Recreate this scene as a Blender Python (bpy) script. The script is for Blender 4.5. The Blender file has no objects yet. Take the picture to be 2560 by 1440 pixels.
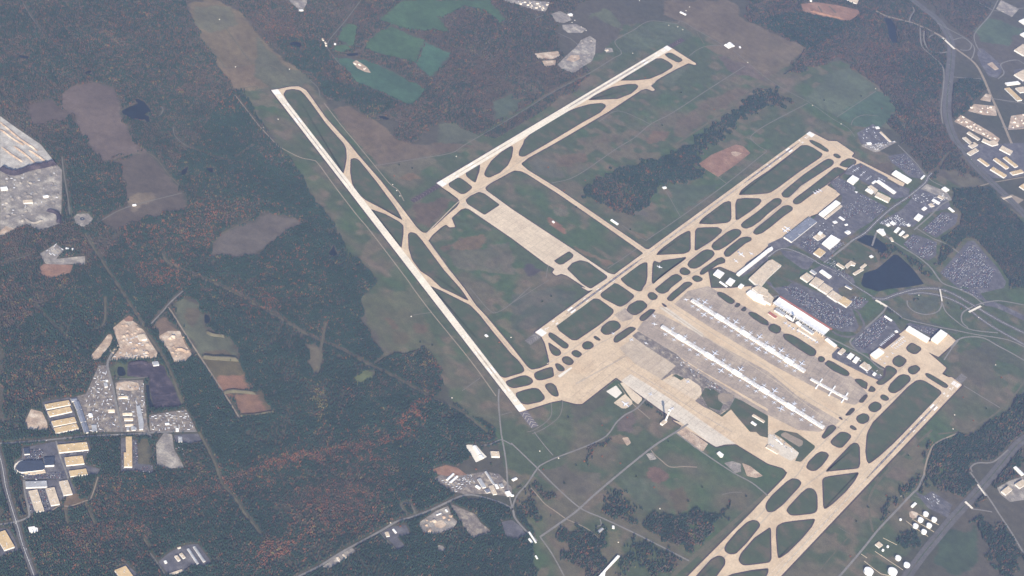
import bpy, math, random
import numpy as np
from mathutils import Vector, Matrix
random.seed(7); RNG = np.random.default_rng(11)
scene = bpy.context.scene
COL = scene.collection

# ------------------------------------------------------------------ camera
CAM = np.array([3582.83, -7628.46, 7162.58]); FPX = 4534.76; W, H = 2560.0, 1440.0
PAN, TILT, ROLL = math.radians(-26.765), math.radians(39.1956), math.radians(16.9628)
fw = np.array([math.sin(PAN)*math.cos(TILT), math.cos(PAN)*math.cos(TILT), -math.sin(TILT)])
rt = np.cross(fw, [0, 0, 1.]); rt /= np.linalg.norm(rt); up = np.cross(rt, fw)
rt, up = math.cos(ROLL)*rt+math.sin(ROLL)*up, -math.sin(ROLL)*rt+math.cos(ROLL)*up
cd = bpy.data.cameras.new('camera'); cam = bpy.data.objects.new('camera', cd); COL.objects.link(cam)
cam.matrix_world = Matrix(((rt[0], up[0], -fw[0], CAM[0]), (rt[1], up[1], -fw[1], CAM[1]), (rt[2], up[2], -fw[2], CAM[2]), (0, 0, 0, 1)))
cd.sensor_width = 36; cd.lens = 36*FPX/W; cd.clip_start = 10; cd.clip_end = 300000
scene.camera = cam

# ------------------------------------------------------------------ sky, sun, exposure
SUN_AZ, SUN_EL = math.radians(141.0), math.radians(29.5)      # azimuth clockwise from +Y (north)
world = bpy.data.worlds.new('World'); scene.world = world; world.use_nodes = True
nt = world.node_tree; nt.nodes.clear()
sky = nt.nodes.new('ShaderNodeTexSky'); sky.sky_type = 'NISHITA'; sky.sun_disc = False
sky.sun_elevation = SUN_EL; sky.sun_rotation = SUN_AZ; sky.altitude = 100
bg = nt.nodes.new('ShaderNodeBackground'); bg.inputs['Strength'].default_value = 0.095
wo = nt.nodes.new('ShaderNodeOutputWorld')
nt.links.new(sky.outputs[0], bg.inputs[0]); nt.links.new(bg.outputs[0], wo.inputs[0])
sl = bpy.data.lights.new('sun', 'SUN'); sl.energy = 4.9; sl.angle = math.radians(0.53); sl.color = (1, .915, .78)
so = bpy.data.objects.new('sun', sl); COL.objects.link(so)
sd = Vector((math.sin(SUN_AZ)*math.cos(SUN_EL), math.cos(SUN_AZ)*math.cos(SUN_EL), math.sin(SUN_EL)))
so.rotation_euler = sd.to_track_quat('Z', 'Y').to_euler(); so.location = (0, 0, 500)
scene.view_settings.view_transform = 'Standard'; scene.view_settings.look = 'None'
scene.view_settings.exposure = 1.1; scene.view_settings.gamma = 1
HAZE_DENSITY = 1.85e-5
scene.cycles.use_denoising = True
scene.cycles.max_bounces = 4; scene.cycles.diffuse_bounces = 2; scene.cycles.volume_bounces = 0
scene.cycles.sample_clamp_indirect = 3

# ------------------------------------------------------------------ surveying: photo point -> ground point (metres)
def P(px, py, z=0.0):
    d = rt*((px-W/2)/FPX)-up*((py-H/2)/FPX)+fw
    t = (z-CAM[2])/d[2]
    q = CAM+t*d
    return (float(q[0]), float(q[1]))
def Q(s, z=0.0, raw=False):
    """'22:10,20 30,40 31:5,6' -> points; 'cr:' picks a 640x360 tile of the survey plate read at 4x, 'f:' full coordinates"""
    ox = oy = 0; k = 1; out = []
    for w_ in s.split():
        if ':' in w_:
            a, w_ = w_.split(':')
            if a == 'f': ox = oy = 0; k = 1
            else: ox, oy, k = int(a[0])*640, int(a[1])*360, 4
            if not w_: continue
        x, y = w_.split(',')
        x = ox+float(x)/k; y = oy+float(y)/k
        out.append((x, y) if raw else P(x, y, z))
    return out
def fillet(pts, r, n=4):
    out = []; N = len(pts)
    for i in range(N):
        p = np.array(pts[i]); a = np.array(pts[i-1]); b = np.array(pts[(i+1) % N])
        da = np.linalg.norm(a-p); db = np.linalg.norm(b-p)
        if da < 1e-3 or db < 1e-3: out.append(tuple(p)); continue
        ra = min(r, .45*da); rb = min(r, .45*db)
        s = p+(a-p)/da*ra; e = p+(b-p)/db*rb
        for j in range(n+1):
            t = j/n; out.append(tuple((1-t)**2*s+2*t*(1-t)*p+t*t*e))
    return out
def area(p):
    x = np.array([q[0] for q in p]); y = np.array([q[1] for q in p])
    return .5*np.sum(x*np.roll(y, -1)-np.roll(x, -1)*y)
def offset(pts, d):
    """positive d grows the outline"""
    N = len(pts); s = 1 if area(pts) > 0 else -1; out = []
    for i in range(N):
        a = np.array(pts[i-1]); p = np.array(pts[i]); b = np.array(pts[(i+1) % N])
        t = b-a; L = np.linalg.norm(t)
        if L < 1e-6: out.append(tuple(p)); continue
        t /= L; out.append((p[0]+s*d*t[1], p[1]-s*d*t[0]))
    return out
def catmull(pts, n=5):
    if len(pts) < 3: return list(pts)
    p = [np.array(q) for q in pts]; p = [2*p[0]-p[1]]+p+[2*p[-1]-p[-2]]; out = []
    for i in range(1, len(p)-2):
        for j in range(n):
            t = j/n
            out.append(tuple(.5*((2*p[i])+(-p[i-1]+p[i+1])*t+(2*p[i-1]-5*p[i]+4*p[i+1]-p[i+2])*t*t+(-p[i-1]+3*p[i]-3*p[i+1]+p[i+2])*t**3)))
    out.append(tuple(p[-2])); return out
def inside(xs, ys, poly):
    px = [q[0] for q in poly]; py = [q[1] for q in poly]
    res = np.zeros(len(xs), bool)
    idx = np.nonzero((xs > min(px)) & (xs < max(px)) & (ys > min(py)) & (ys < max(py)))[0]
    if not len(idx): return res
    x = xs[idx]; y = ys[idx]; c = np.zeros(len(idx), bool); j = len(poly)-1
    for i in range(len(poly)):
        if py[i] != py[j]:
            c ^= ((py[i] > y) != (py[j] > y)) & (x < (px[j]-px[i])*(y-py[i])/(py[j]-py[i])+px[i])
        j = i
    res[idx] = c; return res
def vnoise(x, y, s, seed=0):
    """smooth value noise in 0..1 with features of size s metres"""
    r = np.random.default_rng(seed).random((256, 256))
    u = x/s+1000; v = y/s+1000; i = np.floor(u).astype(int); j = np.floor(v).astype(int)
    a = u-i; b = v-j; a = a*a*(3-2*a); b = b*b*(3-2*b)
    g = lambda m, n: r[m % 256, n % 256]
    return (g(i, j)*(1-a)+g(i+1, j)*a)*(1-b)+(g(i, j+1)*(1-a)+g(i+1, j+1)*a)*b

# ------------------------------------------------------------------ materials
MATS = {}
def mat(name, color, var=.18, s1=90, s2=9, rough=.9, tint=None, tint_s=160, tint_amt=.6, metal=0, stretch=None, angle=0, attr=False, slabs=0):
    """procedural surface: base colour broken up by two sizes of noise and, optionally, patches of a second colour"""
    if name in MATS: return MATS[name]
    m = bpy.data.materials.new(name); m.use_nodes = True; t = m.node_tree; N = t.nodes; L = t.links
    b = N['Principled BSDF']; b.inputs['Roughness'].default_value = rough; b.inputs['Metallic'].default_value = metal
    b.inputs['Specular IOR Level'].default_value = .25
    g = N.new('ShaderNodeNewGeometry'); mp = N.new('ShaderNodeMapping'); L.new(g.outputs['Position'], mp.inputs[0])
    mp.inputs['Rotation'].default_value = (0, 0, angle)
    if stretch: mp.inputs['Scale'].default_value = stretch
    def noise(size, det=4):
        n = N.new('ShaderNodeTexNoise'); n.inputs['Scale'].default_value = 1/size; n.inputs['Detail'].default_value = det
        n.inputs['Roughness'].default_value = .6; L.new(mp.outputs[0], n.inputs['Vector']); return n
    if attr:
        a = N.new('ShaderNodeAttribute'); a.attribute_name = 'cover'; col = a.outputs['Color']
    else:
        c = N.new('ShaderNodeRGB'); c.outputs[0].default_value = (*color, 1); col = c.outputs[0]
    if tint:
        n = noise(tint_s, 5); r = N.new('ShaderNodeMapRange'); r.inputs[1].default_value = .48; r.inputs[2].default_value = .66
        r.inputs[4].default_value = tint_amt; L.new(n.outputs['Fac'], r.inputs[0])
        x = N.new('ShaderNodeMix'); x.data_type = 'RGBA'; L.new(r.outputs[0], x.inputs['Factor']); L.new(col, x.inputs['A'])
        x.inputs['B'].default_value = (*tint, 1); col = x.outputs['Result']
    f = None
    for size, amt in ((s1, var), (s2, var)):
        n = noise(size); r = N.new('ShaderNodeMapRange'); r.inputs[1].default_value = .3; r.inputs[2].default_value = .7
        r.inputs[3].default_value = 1-amt; r.inputs[4].default_value = 1+amt; L.new(n.outputs['Fac'], r.inputs[0])
        v = N.new('ShaderNodeVectorMath'); v.operation = 'SCALE'; L.new(col, v.inputs[0]); L.new(r.outputs[0], v.inputs['Scale']); col = v.outputs[0]
    for size, amt in (((7.6, slabs), (38, slabs*.8)) if slabs else ()):      # single slabs and re-laid panels differ in tone
        sn = N.new('ShaderNodeVectorMath'); sn.operation = 'SNAP'; L.new(g.outputs['Position'], sn.inputs[0]); sn.inputs[1].default_value = (size, size*1.6, 1000)
        wn = N.new('ShaderNodeTexWhiteNoise'); wn.noise_dimensions = '2D'; L.new(sn.outputs[0], wn.inputs['Vector'])
        r = N.new('ShaderNodeMapRange'); r.inputs[3].default_value = 1-amt; r.inputs[4].default_value = 1+amt; L.new(wn.outputs['Value'], r.inputs[0])
        v = N.new('ShaderNodeVectorMath'); v.operation = 'SCALE'; L.new(col, v.inputs[0]); L.new(r.outputs[0], v.inputs['Scale']); col = v.outputs[0]
    L.new(col, b.inputs['Base Color']); MATS[name] = m; return m
GRASS = (.050, .066, .030)
M = dict(
 concrete=mat('taxiway_concrete', (.53, .405, .265), .07, 120, 14, tint=(.45, .32, .195), tint_s=220, tint_amt=.6, slabs=.07),
 apron=mat('apron_concrete', (.55, .445, .315), .07, 90, 10, tint=(.45, .35, .25), tint_s=260, tint_amt=.7, slabs=.07),
 cream=mat('runway_concrete', (.68, .60, .465), .08, 160, 12, slabs=.05),
 newc=mat('new_concrete', (.66, .60, .50), .05, 60, 8),
 ramp=mat('stained_ramp', (.30, .24, .185), .14, 70, 12, tint=(.40, .32, .235), tint_s=170, tint_amt=.9, slabs=.08),
 rubber=mat('rubber_streak', (.30, .25, .205), .22, 60, 9),
 darkrun=mat('dark_runway_asphalt', (.12, .105, .11), .2, 90, 9),
 paint=mat('white_marking_paint', (.82, .80, .76), .05, 30, 5),
 asphalt=mat('asphalt', (.13, .118, .105), .28, 50, 7, tint=(.16, .14, .12), tint_s=60, tint_amt=.7),
 lot=mat('parking_asphalt', (.085, .08, .085), .28, 40, 6, tint=(.13, .12, .115), tint_s=80, tint_amt=.7),
 road=mat('road_asphalt', (.095, .088, .082), .2, 60, 8),
 lane=mat('worn_lane', (.135, .125, .10), .12, 50, 8), stone=mat('pale_stone', (.40, .37, .32), .22, 45, 8, tint=(.27, .24, .21), tint_s=60, tint_amt=.9),
 track=mat('dirt_track', (.24, .19, .135), .15, 50, 8),
 trail=mat('mown_cutting', (.095, .085, .05), .2, 50, 8),
 cover=mat('pale_membrane_roof', (.60, .57, .53), .12, 20, 5, tint=(.42, .39, .36), tint_s=25, tint_amt=.8, slabs=.08),
 shoulder=mat('asphalt_shoulder', (.055, .036, .038), .15, 60, 8),
 grass=mat('infield_grass', GRASS, .16, 60, 7, tint=(.098, .078, .048), tint_s=90, tint_amt=.9),
 water=mat('pond_water', (.006, .012, .014), .25, 120, 30, rough=.6),
 dirt=mat('bare_earth', (.36, .26, .18), .28, 40, 8, tint=(.56, .47, .36), tint_s=70, tint_amt=.8),
 reddirt=mat('red_earth', (.205, .112, .07), .22, 40, 8, tint=(.29, .18, .12), tint_s=90, tint_amt=.6),
 gravel=mat('gravel_yard', (.20, .175, .15), .3, 45, 9, tint=(.38, .335, .27), tint_s=70, tint_amt=.9),
 palroad=mat('pale_road', (.18, .165, .145), .15, 60, 8), busy=mat('littered_yard', (.15, .125, .105), .35, 24, 5, tint=(.33, .275, .205), tint_s=38, tint_amt=.9), mulch_shade=mat('dark_soil_and_shade', (.035, .028, .036), .25, 40, 8, tint=(.10, .075, .08), tint_s=60, tint_amt=.7),  # the dark soil colour also paints shadow on the quarry ridge
 T=mat('tan_roof', (.50, .36, .19), .12, 30, 6, slabs=.07), W=mat('white_roof', (.76, .74, .70), .1, 25, 5, slabs=.06),
 G=mat('grey_roof', (.33, .33, .33), .14, 25, 5, slabs=.08), D=mat('dark_roof', (.035, .045, .065), .12, 30, 6),
 B=mat('slate_roof', (.16, .17, .20), .14, 25, 5, slabs=.1), R=mat('red_brown_roof', (.35, .12, .08), .1, 30, 6),
 Y=mat('pale_tan_roof', (.52, .42, .30), .14, 25, 5, slabs=.08),
 wall=mat('pale_wall', (.70, .66, .60), .06, 20, 5), unit=mat('roof_unit_metal', (.55, .55, .55), .05, 5, 2, rough=.5),
 apron2=mat('weathered_apron', (.42, .335, .24), .09, 60, 9, tint=(.46, .38, .28), tint_s=150, tint_amt=.7, slabs=.07), lightc=mat('pale_apron', (.56, .49, .39), .06, 60, 9, tint=(.48, .41, .32), tint_s=120, tint_amt=.6, slabs=.07),
 jet=mat('white_aircraft_paint', (.62, .63, .66), .03, 20, 4, rough=.35), eng=mat('engine_metal', (.25, .25, .28), .05, 3, 1, rough=.4, metal=.5),
 blue=mat('blue_paint', (.04, .08, .25), .05, 20, 4, rough=.4), glass=mat('dark_glass', (.02, .03, .045), .05, 10, 3, rough=.15),
 tank=mat('white_tank_paint', (.84, .82, .78), .03, 20, 4, rough=.6), bark=mat('bark', (.10, .08, .06), .2, 3, 1),
 leafg=mat('dark_green_foliage', (.028, .045, .025), .3, 6, 2), leafo=mat('rust_foliage', (.24, .085, .035), .3, 6, 2),
)
CARM = [mat('car_paint_%s' % n, c, .03, 20, 4, rough=.4) for n, c in
        (('white', (.75, .75, .75)), ('silver', (.27, .28, .30)), ('black', (.02, .02, .025)), ('dark_blue', (.03, .05, .12)), ('grey', (.10, .10, .11)), ('red', (.28, .04, .03)), ('beige', (.4, .36, .28)))]

# ------------------------------------------------------------------ building blocks
def tag(o, label=None, cat=None, group=None, kind=None):
    if label: o['label'] = label
    if cat: o['category'] = cat
    if group: o['group'] = group
    if kind: o['kind'] = kind
    return o
def mesh(name, V, F, m, parent=None, loc=None):
    me = bpy.data.meshes.new(name); me.from_pydata([tuple(v) for v in V], [], F)
    if isinstance(m, (list, tuple)):
        for k in m: me.materials.append(k)
    elif m: me.materials.append(m)
    o = bpy.data.objects.new(name, me); COL.objects.link(o)
    if parent: o.parent = parent
    if loc: o.location = loc
    return o
def empty(name, x, y, rz=0, z=0):
    o = bpy.data.objects.new(name, None); COL.objects.link(o); o.location = (x, y, z); o.rotation_euler = (0, 0, rz); o.empty_display_size = 5; return o
def copy_tree(o, parent=None):
    c = o.copy(); COL.objects.link(c)
    if parent: c.parent = parent
    for ch in o.children: copy_tree(ch, c)
    return c
class MB:
    def __init__(s): s.V = []; s.F = []
    def poly(s, pts, z):
        if area(pts) < 0: pts = pts[::-1]
        n = len(s.V); s.V += [(x, y, z) for x, y in pts]; s.F.append(list(range(n, n+len(pts)))); return s
    def prism(s, pts, z0, z1, cap=True, base=False):
        if area(pts) < 0: pts = pts[::-1]
        n = len(s.V); k = len(pts)
        s.V += [(x, y, z0) for x, y in pts]+[(x, y, z1) for x, y in pts]
        for i in range(k): j = (i+1) % k; s.F.append([n+i, n+j, n+k+j, n+k+i])
        if cap: s.F.append([n+k+i for i in range(k)])
        if base: s.F.append([n+i for i in range(k)][::-1])
        return s
    def box(s, cx, cy, lx, ly, z0, z1, a=0):
        c, n = math.cos(a), math.sin(a)
        return s.prism([(cx+x*c-y*n, cy+x*n+y*c) for x, y in ((-lx/2, -ly/2), (lx/2, -ly/2), (lx/2, ly/2), (-lx/2, ly/2))], z0, z1, base=True)
    def cyl(s, cx, cy, r0, r1, z0, z1, n=16):
        k = len(s.V)
        for r, z in ((r0, z0), (r1, z1)): s.V += [(cx+r*math.cos(2*math.pi*i/n), cy+r*math.sin(2*math.pi*i/n), z) for i in range(n)]
        for i in range(n): j = (i+1) % n; s.F.append([k+i, k+j, k+n+j, k+n+i])
        s.F.append([k+n+i for i in range(n)]); return s
    def tube(s, path, rad, n=8):
        """path of 3D points along x, radius per point"""
        k = len(s.V)
        for (x, y, z), r in zip(path, rad): s.V += [(x, y+r*math.cos(2*math.pi*i/n), z+r*math.sin(2*math.pi*i/n)) for i in range(n)]
        for a in range(len(path)-1):
            for i in range(n): j = (i+1) % n; s.F.append([k+a*n+i, k+a*n+j, k+(a+1)*n+j, k+(a+1)*n+i])
        s.F.append([k+i for i in range(n)][::-1]); s.F.append([k+(len(path)-1)*n+i for i in range(n)]); return s
    def build(s, name, m, parent=None, loc=None): return mesh(name, s.V, s.F, m, parent, loc)
def sheet(name, pts, z, m, parent=None): return MB().poly(pts, z).build(name, m, parent)
def strip_mb(mb, pts, w, z):
    p = [np.array(q) for q in pts]; n = len(mb.V); ws = w if isinstance(w, (list, tuple)) else [w]*len(p)
    for i, q in enumerate(p):
        t = p[min(i+1, len(p)-1)]-p[max(i-1, 0)]; t /= (np.linalg.norm(t)+1e-9); nn = np.array((-t[1], t[0]))*ws[i]/2
        mb.V += [(*(q+nn), z), (*(q-nn), z)]
    for i in range(len(p)-1): a = n+2*i; mb.F.append([a+1, a+3, a+2, a])
    return mb
def ring(pts, w, z, name, m, parent=None):
    p = [np.array(q) for i, q in enumerate(pts) if math.dist(q, pts[i-1]) > .5]; N = len(p); s = 1 if area(pts) > 0 else -1; V = []; F = []
    for i, q in enumerate(p):
        t = p[(i+1) % N]-p[i-1]; t /= (np.linalg.norm(t)+1e-9); nn = np.array((t[1], -t[0]))*s
        V += [(*(q-nn*3), z), (*(q+nn*w), z)]
    F = [[2*i, 2*i+1, 2*((i+1) % N)+1, 2*((i+1) % N)][::s] for i in range(N)]
    return mesh(name, V, F, m, parent)
KEEP = []        # outlines where no tree of the woods may stand
def keep(pts): KEEP.append(pts)
def band(pts, w):
    p = [np.array(q) for q in pts]; L = []; R = []
    for i, q in enumerate(p):
        t = p[min(i+1, len(p)-1)]-p[max(i-1, 0)]; t /= (np.linalg.norm(t)+1e-9); nn = np.array((-t[1], t[0]))*w/2
        L.append(tuple(q+nn)); R.append(tuple(q-nn))
    return L+R[::-1]
SEG = []         # centre lines (points, half width) kept clear

# ================================================================== GROUND
MAUVE = (.135, .105, .088); GREENF = (.046, .088, .038); REDS = (.21, .115, .085); FLOOR = (.045, .048, .028)
PATCHES = [  # outline, colour of the plants or soil, how strongly it covers
 ('f:600,228 700,215 760,190 800,245 900,330 1000,370 1110,385 1300,270 1400,215 1480,150 1540,100 1560,60 1700,50 1780,90 1900,90 2010,125 1960,180 2100,150 2180,190 2240,290 2180,330 2200,380 2330,430 2600,560 2600,1000 2380,1180 2200,1500 1340,1500 1330,1330 1290,1260 1250,1110 1130,1000 1105,960 1070,875 965,900 905,760 945,700 880,640 830,560 720,410 690,360', (.052, .068, .031), 1),
 # open ground beyond the runways
 ('f:465,8 540,0 600,25 650,90 700,140 770,190 700,218 592,228 562,190 500,90', (0.175, 0.14, 0.0836), 1),
 ('10:0,360 340,700 560,740 540,800 420,900 160,900 0,780', (0.075, 0.085, 0.05), .7),
 ('00:1930,60 2300,60 2400,250 2150,330 1950,250', (0.085, 0.095, 0.055), .55),
 ('00:2180,690 2560,640 2560,850 2300,890', (0.19, 0.14, 0.088), .7),
 ('00:620,940 700,860 950,830 1120,870 1190,960 1190,1060 1230,1200 1280,1300 1360,1440 01:1480,80 1250,110 1030,170 960,100 880,0 00:800,1280 740,1160 640,1080', (.152, .116, .098), .9),
 ('00:285,1040 500,1000 620,1080 740,1150 700,1180 500,1230 330,1270', (0.115, 0.0884, 0.0748), .85),
 ('01:1050,190 1480,80 1560,170 1700,330 1820,480 1900,620 1560,720 1180,860 980,780 1290,590 1230,400 1215,200', (0.118, 0.0957, 0.0748), .9),
 ('01:1270,560 1500,470 1560,520 1400,640 1300,680', (0.22, 0.177, 0.123), .8),
 ('01:2560,765 2440,800 2170,920 2140,1050 2100,1130 2300,1120 11:0,1110 180,960 300,880 450,800 400,745 130,690 0,740', (0.1, 0.0811, 0.0616), .9),
 ('01:1670,1180 1760,1190 2000,1340 1900,1350 1750,1300 02:1760,0 1740,40 01:1780,1400', (0.19, 0.135, 0.088), .8),
 ('02:2100,0 2330,80 2560,180 12:60,150 60,180 100,290 0,300 02:2480,300 2470,220 2560,180 2240,50', (0.24, 0.135, 0.0792), .8),
 ('12:1050,100 1150,50 1700,0 1750,40 1650,200 1800,500 1900,640 1450,620 1320,650 1180,470 1080,260', (0.085, 0.0853, 0.044), .8),
 ('12:1300,300 1380,290 1450,400 1380,420', (0.15, 0.104, 0.066), .7), ('12:1560,360 1700,370 1720,430 1600,470', (0.15, 0.104, 0.066), .7),
 ('12:1400,450 1500,430 1560,500 1530,580 1400,570', (0.12, 0.0988, 0.0572), .6),
 ('12:490,600 560,560 640,640 650,760 600,860 560,840', (0.1, 0.0832, 0.0484), .84),
 ('12:940,890 1080,820 1180,830 1160,900 1060,980 980,960', (0.095, 0.11, 0.045), .95),
 # crops
 ('10:1210,190 1500,0 1640,0 1850,180 1930,300 1880,315 1700,310 1500,290 1330,240', GREENF, 1),
 ('10:1630,0 2360,0 2380,80 2510,200 2440,235 2350,150 2100,60 1960,110 1860,185', GREENF, 1),
 ('10:1080,430 1330,255 1700,400 1580,640 1200,520 1060,480', GREENF, 1), ('10:1715,420 1965,530 1900,620 1830,690 1765,775 1585,640', (0.042, 0.092, 0.05), 1),
 ('10:800,370 900,232 1010,260 990,440 940,480 870,440', GREENF, 1), ('10:740,500 860,445 970,490 860,540', GREENF, 1),
 ('10:780,560 960,580 1080,590 1300,680 1480,780 1730,905 1560,1050 1390,1000 1100,850 990,810 900,700', (0.043, 0.088, 0.048), 1),
 ('10:2350,1020 2560,930 2560,1150 2410,1220', (0.065, 0.085, 0.05), .9), ('20:0,1000 150,980 0,1130', (0.065, 0.085, 0.05), .9),
 ('10:1830,1260 2200,1130 2100,1290 2230,1380 1950,1440 11:1700,0 1800,60 10:1820,1440', (0.085, 0.092, 0.055), .8),
 ('30:380,960 680,700 830,690 1050,850 1080,900 690,1170 400,1020', (0.07, 0.085, 0.048), 1),
 ('30:690,1170 1080,912 1200,970 1230,1040 1290,1100 1150,1280 830,1250', (0.05, 0.082, 0.045), 1),
 ('30:2180,170 2540,280 2400,450 2140,420 2080,320', (0.06, 0.085, 0.045), .95),
 ('20:1500,0 2130,0 2270,60 2240,150 2560,300 30:0,310 400,490 250,610 30,780 20:2440,700 2060,540 1940,470 2100,440 1850,300 1690,210 1500,150', (0.165, 0.13, 0.088), .85),
 ('20:2050,560 2380,640 2560,800 2300,760 2150,700', MAUVE, .9),
 ('20:0,860 280,800 380,900 300,980 150,980 0,1000', (0.1, 0.0884, 0.0616), .7), ('20:730,180 900,80 1000,110 1100,240 1060,290 850,160', (0.085, 0.095, 0.05), .9),
 ('20:1060,380 1380,230 1640,230 1800,330 1700,440 1300,500 1100,520', (0.065, 0.08, 0.045), .9),
 # mauve, pink and brown grass on the airfield
 ('10:760,1100 950,1060 1110,1160 1400,1380 1560,1440 11:1500,60 1200,200 1100,70 10:1000,1430', (0.165, 0.125, 0.0836), .95),
 ('11:1100,80 1600,0 2200,0 1950,90 1200,210', (0.14, 0.109, 0.0748), .9), ('11:1220,230 1700,120 1800,180 1500,340 1360,330', (0.1, 0.0884, 0.0528), .8),
 ('11:1450,340 1560,290 1660,330 1520,370', (0.19, 0.13, 0.0748), .8),
 ('11:1560,620 1880,520 1960,560 1900,640 1700,840 1600,760', (0.125, 0.0915, 0.0634), .9),
 ('11:1960,1030 2050,950 2250,900 2330,960 2200,1050 2000,1070', (0.175, 0.125, 0.0748), .9), ('11:1830,1040 1960,1020 1950,1080 1880,1080', (0.15, 0.104, 0.0704), .8),
 ('11:1900,1100 2560,980 2560,1300 2200,1280 1980,1200', (0.1, 0.0853, 0.0572), .7),
 ('21:480,110 620,90 700,160 600,240 420,250', (0.15, 0.109, 0.0704), .7), ('21:650,80 760,100 740,180 700,180', (0.16, 0.114, 0.0748), .8),
 ('21:160,180 300,160 520,300 560,360 400,360 200,300', (0.085, 0.0811, 0.0546), .8), ('21:930,200 1000,210 980,240 930,235', (0.2, 0.135, 0.088), .8),
 ('20:1440,620 1600,560 1800,560 1750,700 1600,900 1500,800', (0.075, 0.085, 0.05), .7), ('20:1700,1180 1960,980 2300,880 2370,920 2050,1130 1700,1380 1600,1360', (0.14, 0.109, 0.0748), .75),
 ('20:1420,1300 1560,1310 1540,1400 1350,1440 1340,1380', (0.17, 0.114, 0.0748), .8), ('20:660,1380 1100,1340 1120,1440 640,1440', (0.13, 0.104, 0.0704), .6),
 ('21:340,720 400,740 540,860 530,900 440,870 360,800', (0.25, 0.135, 0.088), .95), ('21:420,650 540,640 570,700 480,740 420,720', (0.1, 0.0884, 0.0572), .9),
 ('21:620,1010 760,1080 900,1160 1000,1180 980,1220 870,1180 700,1090 640,1050', (0.19, 0.135, 0.088), .8), ('21:870,1180 1000,1160 1060,1200 960,1240 900,1220', (0.18, 0.125, 0.0792), .8),
 ('21:780,410 1100,270 1180,290 880,490', (0.075, 0.078, 0.05), .8), ('21:1240,620 1400,700 1380,740 1200,720 1150,680', (0.085, 0.0749, 0.0572), .8),
 ('21:1180,850 1320,900 1340,950 1290,960 1190,880', (0.17, 0.13, 0.0792), .8), ('21:1560,400 2120,400 1700,690 1640,700', (0.052, 0.07, 0.038), .9),
 ('21:100,1260 180,1205 270,1260 180,1315', (0.055, 0.0468, 0.044), 1), ('20:2240,1130 2330,1090 2350,1200 2250,1190', (0.2, 0.135, 0.088), .7),
 ('21:720,1350 850,1300 900,1380 780,1420', (0.13, 0.0988, 0.066), .8),
 ('31:880,200 1240,170 1260,330 1200,330 1000,230', (0.11, 0.0884, 0.0616), .8), ('31:1700,0 1850,0 2200,420 1950,470 1800,300 1640,100', (0.1, 0.0863, 0.0528), .7),
 ('30:1290,1110 1440,1200 1300,1320 1150,1280', (0.1, 0.1, 0.06), .8), ('30:1500,1130 1720,1200 1640,1290 1500,1230', (0.12, 0.0936, 0.0616), .7),
 ('32:1900,700 2150,540 2300,640 2250,900 2100,1000 1950,860', (0.075, 0.0666, 0.0422), .8), ('32:2000,560 2300,560 2560,760 2560,840 2300,700', (0.07, 0.072, 0.045), .7),
 ('32:1400,140 1730,60 1720,200 1600,265 1450,230', (0.062, 0.07, 0.045), .9), ('32:1300,200 1500,300 1900,420 1900,470 1400,330', (0.065, 0.068, 0.048), .8),
 ('22:0,60 400,0 700,40 500,250 200,400 0,420', (0.064, 0.066, 0.048), .6), ('22:560,1130 740,1160 960,960 1000,1060 760,1300 620,1360', (0.07, 0.0624, 0.0396), .8),
 ('22:1090,1280 1200,1240 1260,1320 1200,1440 1060,1440', (0.1, 0.0728, 0.0572), .9),
 ('23:200,420 560,320 640,500 560,560 400,560 260,420', (0.085, 0.0707, 0.0484), .8), ('23:600,470 860,400 880,520 700,640 560,600', (0.085, 0.0728, 0.0484), .8),
 ('23:1350,330 1400,330 1560,420 1530,480 1480,540 1360,530', (0.15, 0.0936, 0.0704), .9), ('23:1580,620 1700,520 1800,700 1760,800 1680,870 1640,800', (0.12, 0.0936, 0.0572), .8),
 ('23:960,60 1080,20 1200,60 1180,130 1000,100', (0.18, 0.135, 0.088), .8), ('23:980,980 1080,980 1100,1200 980,1150', (0.095, 0.0832, 0.044), .8), ('23:1060,420 1400,500 1560,700 1300,780 1150,600', (0.058, 0.072, 0.04), .8),
 ('33:1250,320 1400,400 1300,480 1150,420', (0.095, 0.0707, 0.0484), .7), ('33:1700,1020 2080,950 2100,1300 1900,1440 1640,1300', (0.036, 0.055, 0.028), .9),
 ('33:1700,160 2000,260 1980,400 1900,480 1800,400', (0.09, 0.0676, 0.044), .7), ('33:1840,460 2000,560 1980,700 1880,640', (0.085, 0.0624, 0.0396), .7),
 # left-hand open ground
 ('02:1740,170 1830,90 1990,170 2060,400 2150,460 2260,490 2400,680 2380,695 2010,690 1850,420 1760,260', (0.085, 0.088, 0.05), .95),
 ('02:1860,190 1990,200 2000,300 1930,380 1850,300', (0.13, 0.104, 0.066), .8), ('02:2020,600 2300,640 2340,690 2050,690', (0.14, 0.109, 0.066), .8),
 ('02:2010,695 2390,720 2510,1020 2240,1045', (0.12, 0.104, 0.0528), 1), ('02:2220,880 2440,860 2510,1020 2240,1045 2180,960', (0.25, 0.14, 0.088), 1),
 ('02:2250,1055 2560,1045 2560,1275 2400,1280', (0.21, 0.125, 0.0792), 1), ('12:0,1000 60,1050 190,1235 0,1262', (0.13, 0.104, 0.0572), .9), ('12:0,1080 70,1150 80,1240 0,1262', (0.24, 0.135, 0.088), .9),
 ('02:1520,380 1650,285 1730,380 1830,470 1870,560 1930,660 1860,730 1740,740 1660,640 1590,500', (0.22, 0.156, 0.106), .9),
 ('02:0,250 120,260 200,330 130,390 0,400', (0.13, 0.109, 0.0704), .8), ('02:0,420 100,430 110,560 0,580', (0.1, 0.0988, 0.0528), .7), ('02:60,620 280,600 320,690 200,730 80,700', (0.075, 0.085, 0.05), .8),
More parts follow.
